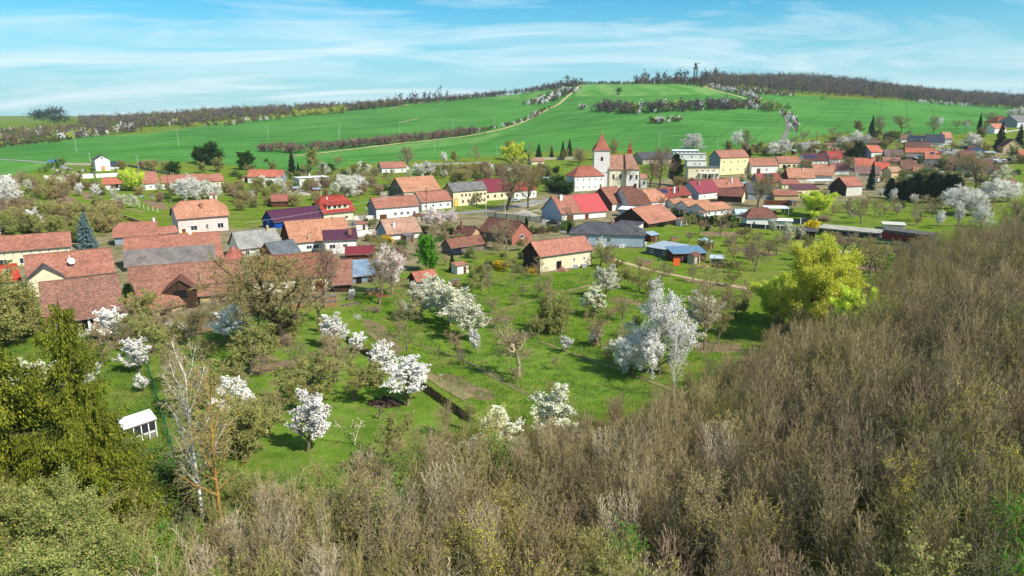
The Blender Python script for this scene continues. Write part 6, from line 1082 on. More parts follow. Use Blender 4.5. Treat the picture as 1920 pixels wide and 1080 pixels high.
VILL = [('willow',1525,630,176,.9),('willow',1466,606,96,.95),('willow',1590,646,104,.95),('willow',1525,406,46,1.4),('willow',966,312,48,1.1),('olivetree',955,300,38,1.2),('olivetree',1088,305,24,1.4),('olivetree',1058,300,22,1.2),('willow',250,358,38,1.0),('pinkish',815,430,42,1.7),('pinkish',848,425,36,1.3),('cherry',648,370,44,1.3),('cherry',672,364,38,1.1),('cream',630,372,30,1.2),('cherry',352,378,48,1.3),('cherry',375,374,36,1.2),('cherry',400,372,30,1.1),
 ('cherry',8,392,60,1.3),('cherry',-14,400,64,1.0),('plum',72,438,42,1.2),('plum',148,368,22,1.2),('plum',180,372,24,1.1),('cream',232,392,26,1.3),('cream',252,390,24,1.2),('cream',216,380,24,1.0),('cream',120,398,16,1.4),('great',950,394,100,1.1),('great',990,390,84,.75),('great',1236,352,78,1.0),('great',1218,350,60,.8),('yew',1266,348,58,.9),('great',1420,388,60,1.1),('bare',1180,352,44,1.0),('yew',1068,385,20,1.0),('darkbush',1040,360,22,1.6),('darkbush',1060,364,26,1.6),('darktree',1050,358,30,1.3),
 ('greenbush',1065,432,24,.9),('thuja',987,426,20,1.0),('thuja',1068,440,22,1.2),('thuja',1206,420,24,1.1),('bare',1065,418,34,.9),('bare',950,470,60,1.1),('slim',1000,500,50,1.2),('budding',1125,500,46,1.0),('plum',1128,486,42,.8),('plum',1046,500,38,.9),('spruce',1633,257,34,1.0),('spruce',1610,298,30,1.3),('spruce',1632,356,46,.9),('spruce',1874,276,38,1.0),('spruce',1909,276,34,1.1),('spruce',1836,242,24,.8),('spruce',1563,293,14,1.2),('darktree',1608,297,28,1.2),('darktree',1592,296,14,1.2),
 ('darktree',395,310,42,1.4),('darktree',375,306,30,1.2),('darktree',462,318,34,1.3),('darktree',325,326,22,1.5),('olivetree',410,322,26,1.5),('olivetree',380,324,20,1.6),('olivetree',584,327,50,1.0),('spruce',548,325,40,.9),('spruce',560,330,24,1.0),('bare',634,318,26,1.0),('darkbush',616,326,20,1.5),('great',764,312,38,1.5),('cherry',800,330,30,1.3),('cherry',785,328,24,1.2),('plum',835,308,24,1.1),('olivetree',853,306,24,1.1),('bare',893,305,32,1.1),('plum',677,322,20,1.1),('olivetree',683,326,24,1.0),('bare',733,352,30,1.3),('bare',704,360,26,1.4),
 ('spruce',1010,298,28,1.2),('spruce',1055,294,28,1.0),('spruce',1068,292,30,1.0),('spruce',1034,296,22,1.1),('slim',994,302,36,.9),('slim',1028,298,34,.9),('darktree',985,302,22,1.0),('great',1086,312,36,1.2),('olivetree',1118,300,30,1.1),('great',1148,300,40,.8),('cherry',1300,284,34,1.4),('cherry',1384,274,30,1.0),('great',1402,278,34,1.0),('olivetree',1366,292,28,1.0),('olivetree',1422,290,24,1.2),('thuja',1396,296,16,1.4),('thuja',1404,296,16,1.4),('cherry',1450,292,26,1.3),('cherry',1470,290,28,1.4),('cream',1446,284,20,1.2),('bare',1490,280,24,1.3),('bare',1506,268,22,1.2),('cherry',1512,285,20,1.2),('cherry',1528,282,18,1.2),('slim',1530,270,24,.9),
 ('bare',1560,270,28,1.3),('bare',1582,272,26,1.2),('cherry',1580,276,20,1.2),('cherry',1605,272,26,1.2),('cherry',1620,274,22,1.2),('olivetree',1610,248,20,1.4),('olivetree',1642,262,18,1.4),('great',1652,254,32,1.0),('great',1690,248,28,1.3),('great',1750,250,28,1.1),('plum',1760,240,18,.8),('cherry',1664,262,14,1.3),('greenbush',1672,262,16,1.6),('bare',1795,242,14,1.8),('bare',1812,242,16,1.5),('plum',1812,242,12,1.0),('olivetree',1838,262,20,1.4),('cherry',1820,276,24,1.3),('cherry',1898,222,16,1.6),('cherry',1915,222,18,1.2),('great',1860,232,18,1.6),
 ('olivetree',1900,300,22,1.5),('great',1830,352,54,1.2),('bare',1850,340,30,1.5),('cream',1880,340,26,1.3),('bare',1790,320,30,1.4),('budbush',1770,318,24,1.3),('great',1590,326,30,1.5),('bare',1686,306,22,1.5),('cream',1600,340,16,1.4),('greenbush',1732,340,24,1.8),('greenbush',1700,352,20,1.6),('budbush',1780,345,22,1.5)]
for k, x, yb, hp_, w in VILL: plant(k, x, yb, hp_, width=w)
for i, (x, yb, hp_) in enumerate([(1668,372,34),(1680,374,28),(1692,377,34),(1704,378,40),(1716,377,44),(1730,373,30),(1744,380,48),(1756,379,44),(1772,381,46),(1784,381,46),(1792,378,38)]): plant('thuja', x, yb, hp_, width=1.4, group='thujas in the dark row')
for k, x, yb, hp_, w in [('plum',1672,380,24,1.2),('plum',1650,372,18,1.2),('plum',1716,386,20,1.2),('cherry',1800,400,48,1.3),('cherry',1825,404,44,1.2),('cherry',1785,392,36,1.3),('cherry',1862,380,40,1.4),('cherry',1890,378,36,1.3),('plum',1760,428,30,1.1),('plum',1796,424,42,.8),('cherry',1840,424,34,1.0),('olivetree',1690,396,18,1.1),('bare',1614,420,42,1.2),('bare',1640,405,30,1.0),('bare',1655,408,22,1.0),('bare',1725,416,44,1.2),('bare',1755,400,30,1.2),('bare',1590,400,22,1.1),('bare',1560,404,20,1.6),('cream',1596,410,20,1.2),('brownbush',1545,415,12,2.5),('forsythia',1520,428,16,1.4),('greenbush',1474,398,10,1.6),('great',1900,440,60,1.3),
  ('cream',1475,455,36,1.0),('cream',1448,440,26,1.0),('cream',1500,450,28,1.0),('bare',1310,440,30,1.2),('bare',1350,448,40,1.1),('budding',1316,470,26,1.2),('bare',1378,492,38,1.0),('bare',1415,510,60,1.1),('bare',1398,485,34,1.0),('bare',1290,455,22,1.2),('bare',1455,480,34,1.4),('bare',1630,520,70,1.1),('bare',1662,496,30,1.1),('bare',1600,480,40,1.4),('bare',1580,476,36,1.4),('bare',1560,470,34,1.4),('bare',1680,480,24,1.3),('budding',1386,512,26,1.4),('plum',1640,505,14,1.2)]: plant(k, x, yb, hp_, width=w)
# gardens between the houses: strips where trees and bushes stand close
def fill(seed, poly, n, kinds, h0, h1, sp=3.0, lim=400):
    rg = random.Random(seed); W_ = poly_world(poly, 3); x0, y0 = W_.min(0); x1, y1 = W_.max(0); got = []; k = 0
    while len(got) < n and k < n*60:
        k += 1; x = rg.uniform(x0, x1); y = rg.uniform(y0, y1)
        if not bool(inside(W_, np.array([x]), np.array([y]))[0]): continue
        kd = rg.choice(kinds); hm = rg.uniform(h0, h1)*(.62 if 'bush' in kd and kd != 'budbush' else 1)
        if not off_house(x, y, .8 + hm*.12): continue
        if any((x-a)**2 + (y-b)**2 < sp*sp for a, b in got): continue
        got.append((x, y)); plant(kd, 0, 0, p=Vector((x, y, float(zt(x, y)))), hm=hm, width=rg.uniform(.9, 1.3))
# yard things: sheds, wood stacks, barrels, beds
def item(kind, x, y, rz, build, name, cat, words, hm=1.5):
    p = Vector((x, y, float(zt(x, y)))); o = empty(name, p, rz); o['category'] = cat; build(o); INFO[kind] = (name, cat, words); q = proj(p); TREES.append([o, 'yard:'+words, q[0], q[1], hm, None, None]); HOUSES.append((x, y, rz, 2.5, 2.5))
MESHC = {}
def yard(seed, poly, n, kinds):
    rg = random.Random(seed); W_ = poly_world(poly, 3); x0, y0 = W_.min(0); x1, y1 = W_.max(0); got = 0; k = 0
    while got < n and k < n*80:
        k += 1; x = rg.uniform(x0, x1); y = rg.uniform(y0, y1)
        if not bool(inside(W_, np.array([x]), np.array([y]))[0]) or not off_house(x, y, 1.6): continue
        kd = rg.choice(kinds); got += 1; rz = rg.uniform(.2, .8)
        if kd == 'shed':
            c = rg.choice([0, 1, 2, 3]); L = rg.uniform(2.6, 4.6); D = rg.uniform(2.2, 3.4)
            def b(o, c=c, L=L, D=D):
                wl, rf = block(o, L, D, 2.1, .5+.3*(c % 2), 'pent' if c < 3 else 'gable', [WOODG, WOODB, WHT, TAN][c], [GREY, TIN, OR2, BRN][c], ov=.2, th=.08); g = G(); g.box((-.4,-.04,0), (.4,.04,1.75)); g.obj('door', [WOODB, WOODG, WOODB, WOODD][c], wl, (L*.15,.2,0))
            item('shed', x, y, rz, b, 'garden_shed', 'shed', ['grey plank garden shed', 'brown garden shed with a tin roof', 'little white garden shed', 'little tan garden shed'][c])
        elif kd == 'wood':
            def b(o):
                if 'w' not in MESHC:
                    g = G(); r2 = random.Random(3)
                    for i in range(11):
                        for j_ in range(5): g.cyl((0,0), .001, .001, 0, .001, 3) if False else g.bar((-1.3+i*.25+r2.uniform(-.03,.03), -.3, .12+j_*.22), (-1.3+i*.25, .3, .12+j_*.22), .115, 5)
                    MESHC['w'] = g.mesh('logs', plain((168,132,96), .9, .1, 'cut_wood')); g = G(); g.box((-1.5,-.4,1.25), (1.5,.4,1.31)); MESHC['w2'] = g.mesh('cover', plain((110,112,112), .6, .3, 'sheet'))
                link('logs', MESHC['w'], o)['kind'] = 'stuff'; link('cover', MESHC['w2'], o)
            item('wood', x, y, rz, b, 'wood_stack', 'wood stack', 'covered stack of firewood')
        elif kd == 'barrel':
            c = rg.choice([0, 1])
            def b(o, c=c):
                g = G(); g.cyl((0,0), .3, .33, 0, .45, 12); g.cyl((0,0), .33, .29, .45, .92, 12); g.obj('body', plain([(40,80,150),(60,110,70)][c], .5, .4, 'barrel'), o); g = G(); g.cyl((0,0), .31, .31, .92, .97, 12); g.obj('rim', DARK, o)
            item('barrel', x, y, rz, b, 'rain_barrel', 'barrel', ['blue rain barrel', 'green rain barrel'][c], .9)
        elif kd == 'compost':
            def b(o):
                g = G()
                for s_ in (-1, 1):
                    for z in range(4): g.box((-.6,s_*.6-.02,.08+z*.24), (.6,s_*.6+.02,.24+z*.24)); g.box((s_*.6-.02,-.58,.08+z*.24), (s_*.6+.02,.58,.24+z*.24))
                g.obj('slats', WOODG, o); g = G(); g.box((-.56,-.56,0), (.56,.56,.7)); g.obj('compost', plain((80,66,48), .95, .1, 'compost'), o)
            item('compost', x, y, rz, b, 'compost_bin', 'bin', 'slatted wooden compost bin', 1)
        else:
            w = rg.uniform(2, 5)
            def b(o, w=w):
                g = G(); g.box((-w/2,-.6,-.2), (w/2,.6,.10)); g.obj('soil', plain((104,84,62), .95, .05, 'bed_soil', var=.35), o); g = G(); g.box((-w/2-.05,-.66,-.2), (w/2+.05,-.6,.2)); g.box((-w/2-.05,.6,-.2), (w/2+.05,.66,.2)); g.box((-w/2-.06,-.6,-.2), (-w/2,.6,.2)); g.box((w/2,-.6,-.2), (w/2+.06,.6,.2)); g.obj('board', WOODG, o)
            item('bed', x, y, rz, b, 'raised_bed', 'garden bed', 'raised vegetable bed', .3)
YK_ = ['shed','wood','barrel','compost','bed','shed','wood']
yard(1, [(240,600),(440,590),(640,560),(720,545),(700,580),(420,620),(250,640)], 9, ['wood','barrel','compost','bed','wood']); yard(2, [(700,545),(830,560),(900,540),(860,500),(700,500)], 7, YK_); yard(3, [(1120,500),(1330,500),(1380,470),(1200,440),(1130,470)], 10, YK_)
yard(4, [(1240,400),(1500,400),(1520,425),(1260,430)], 9, YK_); yard(5, [(1150,410),(1400,350),(1640,300),(1700,330),(1500,390),(1250,400)], 26, ['shed','shed','wood','shed','barrel']); yard(6, [(1640,300),(1760,270),(1880,290),(1900,330),(1700,340)], 24, ['shed','shed','shed','wood'])
yard(7, [(0,350),(260,355),(440,350),(420,380),(230,395),(0,384)], 12, YK_); yard(8, [(430,340),(700,335),(700,370),(440,380)], 12, YK_); yard(9, [(700,330),(1040,330),(1050,370),(830,380)], 12, YK_); yard(10, [(640,400),(900,420),(1000,440),(880,460),(650,460)], 9, YK_)
yard(11, [(1300,470),(1560,460),(1740,470),(1640,510),(1400,520)], 8, ['compost','barrel','bed','bed']); yard(12, [(1380,285),(1560,270),(1680,262),(1560,292),(1400,300)], 12, ['shed','shed','wood'])
fill(1, [(0,395),(90,400),(190,395),(225,412),(200,440),(150,455),(0,452)], 66, ['thicket','bare','greenbush','budding','thicket','thicket','olivetree'], 4.5, 8.5, 4)
fill(2, [(0,340),(90,345),(180,350),(120,380),(0,378)], 34, ['bare','cream','greenbush','thicket','thicket'], 4, 7.5, 4.5)
fill(3, [(420,350),(560,340),(700,345),(690,365),(560,362),(440,372)], 24, ['thicket','cream','greenbush','thicket','cherry'], 4, 8, 4.5)
fill(4, [(600,322),(720,330),(840,325),(960,322),(1040,325),(1050,345),(960,338),(840,340),(730,332),(610,335)], 44, ['greenbush','thicket','cream','greenbush','thicket','olivetree'], 4, 8.5, 4.5)
fill(5, [(1060,318),(1000,315),(1020,345),(1055,350)], 16, ['greenbush','greenbush','darkbush'], 4, 7, 4)
fill(6, [(700,450),(840,440),(850,500),(780,500),(720,470)], 15, ['bare','greenbush','budding','brownbush'], 2.5, 5.5, 5)
fill(7, [(880,460),(1000,470),(990,520),(870,520)], 17, ['bare','greenbush','budding','darkbush'], 2, 5, 4)
fill(8, [(1240,400),(1400,412),(1380,436),(1230,430)], 17, ['budding','bare','darkbush','greenbush','darkbush'], 2.5, 5, 4)
fill(22, [(640,560),(900,500),(1130,520),(1400,560),(1280,700),(1000,760),(800,700)], 26, ['bare','budding','greenbush','bare','brownbush'], 2, 4.5, 4)
fill(23, [(240,620),(640,600),(700,680),(560,760),(330,760)], 20, ['bare','budding','brownbush','bare'], 2.5, 5, 4)
fill(24, [(430,320),(620,325),(700,335),(690,350),(440,345)], 22, ['greenbush','bare','darkbush','olivetree'], 4, 8, 5)
fill(25, [(430,372),(480,350),(560,350),(570,392),(500,388),(440,398)], 22, ['thicket','cream','greenbush','thicket','budding'], 3.5, 6.5, 4)
fill(26, [(560,345),(720,348),(730,380),(600,386)], 20, ['thicket','bare','greenbush','thicket','pinkish'], 3.5, 7, 4.5)
fill(27, [(100,350),(300,352),(440,348),(440,368),(330,380),(180,372)], 24, ['thicket','cream','greenbush','bare'], 3, 6, 5)
fill(28, [(650,420),(860,404),(900,440),(860,460),(700,470)], 18, ['thicket','greenbush','bare','darkbush'], 2.5, 5, 4)
fill(29, [(830,330),(960,328),(1050,338),(1050,352),(960,350),(840,345)], 18, ['thicket','olivetree','greenbush','thicket'], 4.5, 8, 4.5)
fill(9, [(1400,455),(1750,470),(1700,500),(1560,520),(1420,500),(1330,470)], 26, ['bare','bare','budding'], 3.5, 6, 7)
fill(10, [(1120,505),(1290,520),(1420,545),(1400,600),(1290,570),(1140,540)], 16, ['bare','budding','bare'], 2.5, 5, 7)
fill(11, [(1540,380),(1660,385),(1900,400),(1850,430),(1660,420),(1540,405)], 22, ['bare','bare','budding','cream'], 3, 6, 7)
fill(12, [(1380,284),(1500,278),(1560,268),(1680,256),(1690,275),(1560,292),(1400,296)], 52, ['greenbush','thicket','cream','thicket'], 4, 7.5, 5)
fill(13, [(1640,330),(1800,330),(1880,345),(1860,372),(1660,366)], 30, ['thicket','greenbush','budbush','cream'], 3.5, 6.5, 5)
fill(14, [(880,590),(1000,540),(1120,600),(1060,640),(940,650)], 9, ['bare','budding'], 2.5, 4.5, 7)
fill(15, [(240,610),(420,600),(620,610),(640,700),(520,760),(330,740),(240,700)], 14, ['bare','budding','bare'], 3, 5.5, 6)
fill(16, [(500,290),(560,300),(620,312),(560,316),(480,310)], 6, ['greenbush','bare','darkbush'], 3, 5, 6)
fill(19, [(760,345),(1060,355),(1050,372),(1010,372),(850,395),(760,375)], 9, ['bare','greenbush','budding'], 3, 6, 5)
fill(20, [(1150,400),(1240,400),(1390,345),(1560,330),(1640,300),(1500,300),(1400,335),(1250,350),(1200,385)], 62, ['thicket','greenbush','thicket','bare','darkbush'], 3, 6.5, 4)
fill(21, [(1640,300),(1700,270),(1850,275),(1880,320),(1750,330),(1660,325)], 60, ['thicket','greenbush','thicket','cream','bare'], 3, 6.5, 4)
fill(17, [(100,306),(60,330),(180,330),(330,330),(420,322),(320,312)], 8, ['thicket','thicket','greenbush'], 3.5, 6.5, 5)
fill(18, [(1780,290),(1920,300),(1920,340),(1800,325)], 18, ['thicket','greenbush','cream'], 3.5, 7, 5)
# the young wood on the near slope: each sapling set where it grows, lower towards the clearing
CROWN = [(-300,560),(0,600),(90,620),(180,880),(240,1010),(330,960),(420,930),(480,905),(560,895),(640,870),(700,868),(760,850),(800,820),(870,800),(940,790),(1000,806),(1080,784),(1140,780),(1200,772),(1260,745),(1300,708),(1360,684),(1420,664),(1460,640),(1500,610),(1560,590),(1620,560),(1660,520),(1700,474),(1750,448),(1800,432),(1860,410),(1920,398),(2000,380),(2600,300)]
def crown_limit(px): return float(np.interp(px, [c[0] for c in CROWN], [c[1] for c in CROWN]))
def young_wood():
    rg = random.Random(77); cand = []; cell = {}
    def free(x, y, r):
        k = (int(x//4), int(y//4))
        for i in (-1,0,1):
            for j in (-1,0,1):
                for a, b in cell.get((k[0]+i, k[1]+j), ()):
                    if (a-x)**2 + (b-y)**2 < r*r: return False
        cell.setdefault(k, []).append((x, y)); return True
    for _ in range(26000):
        y = 26 + 150*rg.random()**1.15; x = rg.uniform(-.62*y - 4, .95*y + 8)
        z = float(zt(x, y)); px, py = proj((x, y, z)); hm = rg.uniform(6.0, 9.5); tx, ty = proj((x, y, z+hm))
        if px < 235 or px > 2050 or ty > 1150: continue
        lim = crown_limit(tx) + rg.gauss(0, 20)
        if ty < lim:
            zlim = None
            for _ in range(12):
                hm *= .9; tx, ty = proj((x, y, z+hm))
                if ty >= lim: break
            if hm < 3.6: continue
        if py > 2200: continue
        if (H - (z+hm)) < 9: hm = H - 9 - z
        if hm < 3 or not free(x, y, 2.0 if y < 110 else 2.5): continue
        cand.append((x, y, z, hm, px, ty))
    # those that show largest as trees of their own, the rest as one stand
    vis = sorted(cand, key=lambda c: (c[0]**2 + c[1]**2)); own = vis[:290]; rest = vis[290:]
    if DEBUG: print('HS wood', len(cand), 'own to', own[-1][1])
    for x, y, z, hm, px, ty in own:
        r = rg.random(); kd = 'sapling'
        if (560 < px < 780 and 860 < ty < 960 and r < .45) or (px < 480 and r < .3) or (px < 950 and r < .14) or (px > 1720 and ty > 880 and r < .5) or (1100 < px < 1180 and ty > 980 and r < .5): kd = 'greensap'
        elif r < .07 or (px < 1000 and r < .2) or (890 < px < 980 and 880 < ty < 1000 and r < .5) or (1050 < px < 1220 and ty > 1000 and r < .35): kd = 'yellowsap'
        v = None
        if r > .955 and hm > 6: kd = 'slim'; hm *= 1.12
        if kd == 'sapling': v = rg.choice([0,6,1,3,4,1,5] if px < 900 else ([0,2,3,4,5,3,0] if px < 1500 else [0,2,3,3,5,5,0,1]))
        plant(kd, 0, 0, p=Vector((x, y, z)), hm=hm, width=rg.uniform(.95, 1.35)*min(1.6, 7.5/hm)**.5, v=v, group='wood')
    parts = [[], []]; mats = []; mi = {}
    acc = []
    rows_ = {}
    for x, y, z, hm, px, ty in rest:
        v = rg.choice([0,0,3,5,1]); rows_.setdefault(v, []).append((x, y, z, hm, rg.uniform(0, 6.28), rg.uniform(.95, 1.35)))
    out = []
    for v, L in rows_.items():
        tm, cmh, th_, _r = TM['sapling'][v]; V = np.empty(len(cmh.vertices)*3); cmh.vertices.foreach_get('co', V); V = V.reshape(-1, 3); nq = len(cmh.polygons); Q = np.empty(nq*4, np.int32); cmh.loops.foreach_get('vertex_index', Q); Q = Q.reshape(-1, 4); M = np.empty(nq, np.int32); cmh.polygons.foreach_get('material_index', M)
        # (all faces are quads) thin each tree out a little
        for nm in (0, 1):
            fq = Q[M == nm]; 
            if len(fq) == 0: continue
            mk = cmh.materials[nm]; 
            if mk not in mats: mats.append(mk)
            for x, y, z, hm, a, w in L:
                s_ = hm/th_; c, d = math.cos(a)*s_*w, math.sin(a)*s_*w; u, inv = np.unique(fq, return_inverse=True); P = V[u]; P2 = np.stack([P[:,0]*c - P[:,1]*d + x, P[:,0]*d + P[:,1]*c + y, P[:,2]*s_ + z], 1)
                out.append((P2, inv.reshape(-1, 4), mats.index(mk)))
    if out: tag(link('sapling_stand', np_mesh('sapling_stand', out, mats)), 'farther part of the dense bare young wood on the right-hand slope', 'saplings', kind='stuff')
young_wood()
# low brush and dead stalks under the wood and along its edge
def brush(name, poly, n, lf, bk, h0, h1, label, seed, cat='undergrowth', per=7, ls=.1, twig=True, flat=False):
    rng = np.random.default_rng(seed); W_ = poly_world(poly, 3) if isinstance(poly, list) else poly; x0, y0 = W_.min(0); x1, y1 = W_.max(0); X = rng.uniform(x0, x1, n*4); Y = rng.uniform(max(y0, 20), y1, n*4); k = inside(W_, X, Y); X = X[k][:n]; Y = Y[k][:n]
    Z = zt(X, Y); B = np.stack([X, Y, Z], 1); m = len(X); d = rng.normal(size=(m, 3))*.35; d[:, 2] = 1; hh = rng.uniform(h0, h1, (m, 1)); T_ = B + d*hh; parts = []
    if twig: V, Fc = tubes(B, T_, np.full(m, .012), np.full(m, .006), 3); parts.append((V, Fc, 0))
    t_ = rng.random((m*per, 1)); k = np.repeat(np.arange(m), per); P = B[k]*(1-t_) + T_[k]*t_ + rng.normal(size=(m*per, 3))*.08; V, Fc = leaves(P, ls, rng); parts.append((V, Fc, 1)); tag(link(name, np_mesh(name, parts, [BK[bk], LF[lf]])), label, cat, kind='stuff')
brush('undergrowth', WOODFLOOR, 13000, 'ybrown', 'olive', .4, 1.6, 'pale brush and dead stalks under the young wood', 5, per=3, ls=.09)
brush('undergrowth', [(230,840),(330,860),(480,900),(560,900),(500,1080),(230,1080)], 9000, 'mgreen', 'olive', .3, 1.3, 'green brambles and brush at the foot of the birches', 6, per=8)
def tufts(name, poly, n, lf, h, label, seed, w=.03):
    rng = np.random.default_rng(seed); W_ = poly_world(poly, 3) if isinstance(poly, list) else poly; x0, y0 = W_.min(0); x1, y1 = W_.max(0); X = rng.uniform(x0, x1, n*3); Y = rng.uniform(y0, y1, n*3)
    cl = np.sin(X*.9 + np.sin(Y*.7)*2)*np.sin(Y*1.1 + np.sin(X*.5)*2) + rng.normal(size=len(X))*.6; k = inside(W_, X, Y) & (cl > .1); X = X[k][:n]; Y = Y[k][:n]; m = len(X); B = np.stack([X, Y, zt(X, Y) - .02], 1); d = rng.normal(size=(m, 3))*.35; d[:, 2] = 1; hh = h*rng.uniform(.5, 1.5, (m, 1)); T_ = B + d*hh
    a = rng.normal(size=(m, 3)); a[:, 2] = 0; a /= np.linalg.norm(a, axis=1, keepdims=True); V = np.stack([B - a*w, B + a*w, T_ + a*w*.2, T_ - a*w*.2], 1).reshape(-1, 3); tag(link(name, np_mesh(name, [(V, (np.arange(m)*4)[:, None] + np.arange(4)[None], 0)], [LF[lf]])), label, 'grass', kind='stuff')
tufts('grass', [(640,560),(900,520),(1130,510),(1400,560),(1420,660),(1290,720),(1080,800),(870,790),(700,660)], 26000, 'mgreen', .34, 'taller tufts of rough grass scattered through the meadow', 17, w=.05)
tufts('grass', [(0,640),(240,620),(300,760),(340,900),(230,1000),(100,900)], 26000, 'mgreen', .4, 'rough grass and weeds between the conifer and the wire fence', 18, w=.05)
tufts('grass', [(640,560),(900,520),(1130,510),(1400,560),(1420,660),(1290,720),(1080,800),(870,790),(700,660)], 90000, 'green', .13, 'short bright green meadow grass between the fruit trees', 7)
tufts('grass', LAWN, 80000, 'mgreen', .10, 'olive mown grass of the left-hand orchard', 8)
# ------------------------------------------------------------------ hedges, field trees and far woods
def shards(P, size, rng, elong=1.5): return leaves(P, size, rng, elong=elong, var=.5)
FAR = dict(purple=foliage('far_bare_wood', (88,80,82), (112,100,98), .1), brown=foliage('far_brown_wood', (104,88,64), (134,114,82), .1), green=foliage('far_green_wood', (84,112,52), (112,138,66), .2), dark=foliage('far_conifers', (40,56,44), (60,76,56), .05), white=foliage('far_blossom', (222,216,212), (240,236,232), .2), yellow=foliage('far_willows', (170,178,66), (196,198,92), .2), red=foliage('red_brown_twigs', (118,94,84), (146,116,102), .1))  # purple is lightened and greyed to paint in distance haze
def crown_pts(rng, c, r, h, n, kind):
    "points through one crown: cluster of clumps, or a cone"
    if kind == 'cone':
        t_ = rng.random(n)**.8; a = rng.uniform(0, 6.283, n); q = r*(1-t_)*np.sqrt(rng.random(n)); return np.stack([c[0]+q*np.cos(a), c[1]+q*np.sin(a), c[2]+h*(.08+.92*t_)], 1)
    m = 7; cc = rng.normal(size=(m, 3))*[[r*.42, r*.42, h*.17]] + [[c[0], c[1], c[2]+h*.58]]; k = rng.integers(0, m, n); return cc[k] + rng.normal(size=(n, 3))*[[r*.30, r*.30, h*.13]]
def mass(name, label, cells, mix, hrange, n_tree, size, seed, kind='stuff', cat='wood', per=70, rows=None, trunks=True, front=None):
    """a stand of far trees, each with its own crown and trunk. cells: pixel polygon of their feet"""
    rng = np.random.default_rng(seed); W_ = poly_world(cells, 4) if isinstance(cells, list) else cells; x0, y0 = W_.min(0); x1, y1 = W_.max(0); X = rng.uniform(x0, x1, n_tree*12); Y = rng.uniform(y0, y1, n_tree*12); k = inside(W_, X, Y); X = X[k][:n_tree]; Y = Y[k][:n_tree]; Z = zt(X, Y); keys = [m[0] for m in mix]; pr = np.array([m[1] for m in mix], float); pr /= pr.sum(); K = rng.choice(len(keys), len(X), p=pr); acc = {i: [] for i in range(len(keys))}; tr = []
    for x, y, z, q in zip(X, Y, Z, K):
        h = rng.uniform(*hrange); r = h*rng.uniform(.28, .4); cone = keys[q] == 'dark' and rng.random() < .7
        if cone: r *= .6
        acc[q].append(crown_pts(rng, (x, y, z), r, h, per, 'cone' if cone else 'round')); tr.append((x, y, z, h))
    parts = []; mats = []
    for q, L in acc.items():
        if L: V, Fc = shards(np.concatenate(L), size, rng); parts.append((V, Fc, len(mats))); mats.append(FAR[keys[q]])
    if trunks and tr:
        T_ = np.array(tr); V, Fc = tubes(T_[:, :3] - [[0, 0, .3]], T_[:, :3] + np.stack([0*T_[:, 3], 0*T_[:, 3], T_[:, 3]*.75], 1), T_[:, 3]*.02, T_[:, 3]*.008, 3); parts.append((V, Fc, len(mats))); mats.append(BK['dark'])
    o = link(name, np_mesh(name, parts, mats)); tag(o, label, cat, kind=kind); return o
def line_poly(pts, w):
    P = [at(*q) for q in pts]; A = []; B = []
    for i, p in enumerate(P):
        d = P[min(i+1, len(P)-1)] - P[max(i-1, 0)]; d.z = 0; d.normalize(); A.append((p.x - d.y*w/2, p.y + d.x*w/2)); B.append((p.x + d.y*w/2, p.y - d.x*w/2))
    return np.array(A + B[::-1])
def edge_poly(pts, depth, back=0):
    "ground between a front edge seen in the photograph and a line some way behind it"
    A = []; B = []
    for k, (px, py) in enumerate(pts):
        p = at(px, py); u = p.x/p.y; d = depth[k] if isinstance(depth, (list, tuple)) else depth; A.append((p.x - u*back, p.y - back)); B.append((u*(p.y+d), p.y+d))
    return np.array(A + B[::-1])
# far woods along the skyline: read as masses
RW = edge_poly([(1316,163),(1340,166),(1380,169),(1440,173),(1500,177),(1560,181),(1640,186),(1700,190),(1760,194),(1820,199),(1880,204),(1960,207),(2100,208)], [260,420,560,640,650,600,560,520,520,540,560,600,600])
mass('ridge_wood', 'purple-brown bare wood covering the right-hand hill ridge', RW, [('purple',8),('brown',2.5),('dark',1.6),('green',.5),('red',1.5)], (9, 19), 4400, .85, 1, per=100)
mass('ridge_wood', 'line of bare trees and dark pines along the middle skyline', edge_poly([(650,208),(760,197),(860,189),(960,178),(1040,168),(1085,162)], 45, 10), [('purple',5),('brown',4),('dark',1.5)], (6, 12), 420, .8, 2, per=70)
mass('ridge_wood', 'brown wood on the skyline left of the green hill', edge_poly([(150,240),(250,240),(330,236),(420,226),(500,219),(580,212),(660,208),(760,199)], [300,280,240,220,180,150,100,50], 10), [('purple',6),('brown',5),('green',.6)], (6, 15), 1500, 1.0, 3, per=72)
mass('ridge_wood', 'hilltop trees around the lookout tower', edge_poly([(1190,158),(1260,157),(1322,162)], 50, 5), [('purple',6),('brown',3),('dark',1)], (6, 13), 130, .9, 4, per=80)
mass('ridge_wood', 'low shrubs on the summit skyline', edge_poly([(1060,163),(1130,158),(1200,158),(1320,164)], 40, 15), [('purple',3),('brown',3),('green',3),('dark',1)], (3, 7), 240, .7, 5, per=50)
mass('shrubland', 'mixed brown and green scrub on the far left slope', edge_poly([(-80,272),(0,272),(60,268),(120,262),(170,254),(220,248)], [170,170,160,150,120,90]), [('brown',6),('green',2),('purple',5),('white',.5),('yellow',.5)], (8, 14), 420, .95, 6, per=75)
mass('shrubland', 'green scrub below the skyline wood, left', edge_poly([(120,246),(200,240),(300,236),(360,230),(440,222)], 60, 35), [('green',6),('yellow',.6),('brown',4),('white',.4)], (5, 9), 300, .8, 7, per=60)
mass('shrubland', 'thorn scrub below the wood on the hilltop right of the tower', edge_poly([(1330,168),(1380,173),(1440,179),(1490,182)], 60), [('brown',5),('purple',3),('white',.4)], (3, 6), 200, .7, 8, per=50)
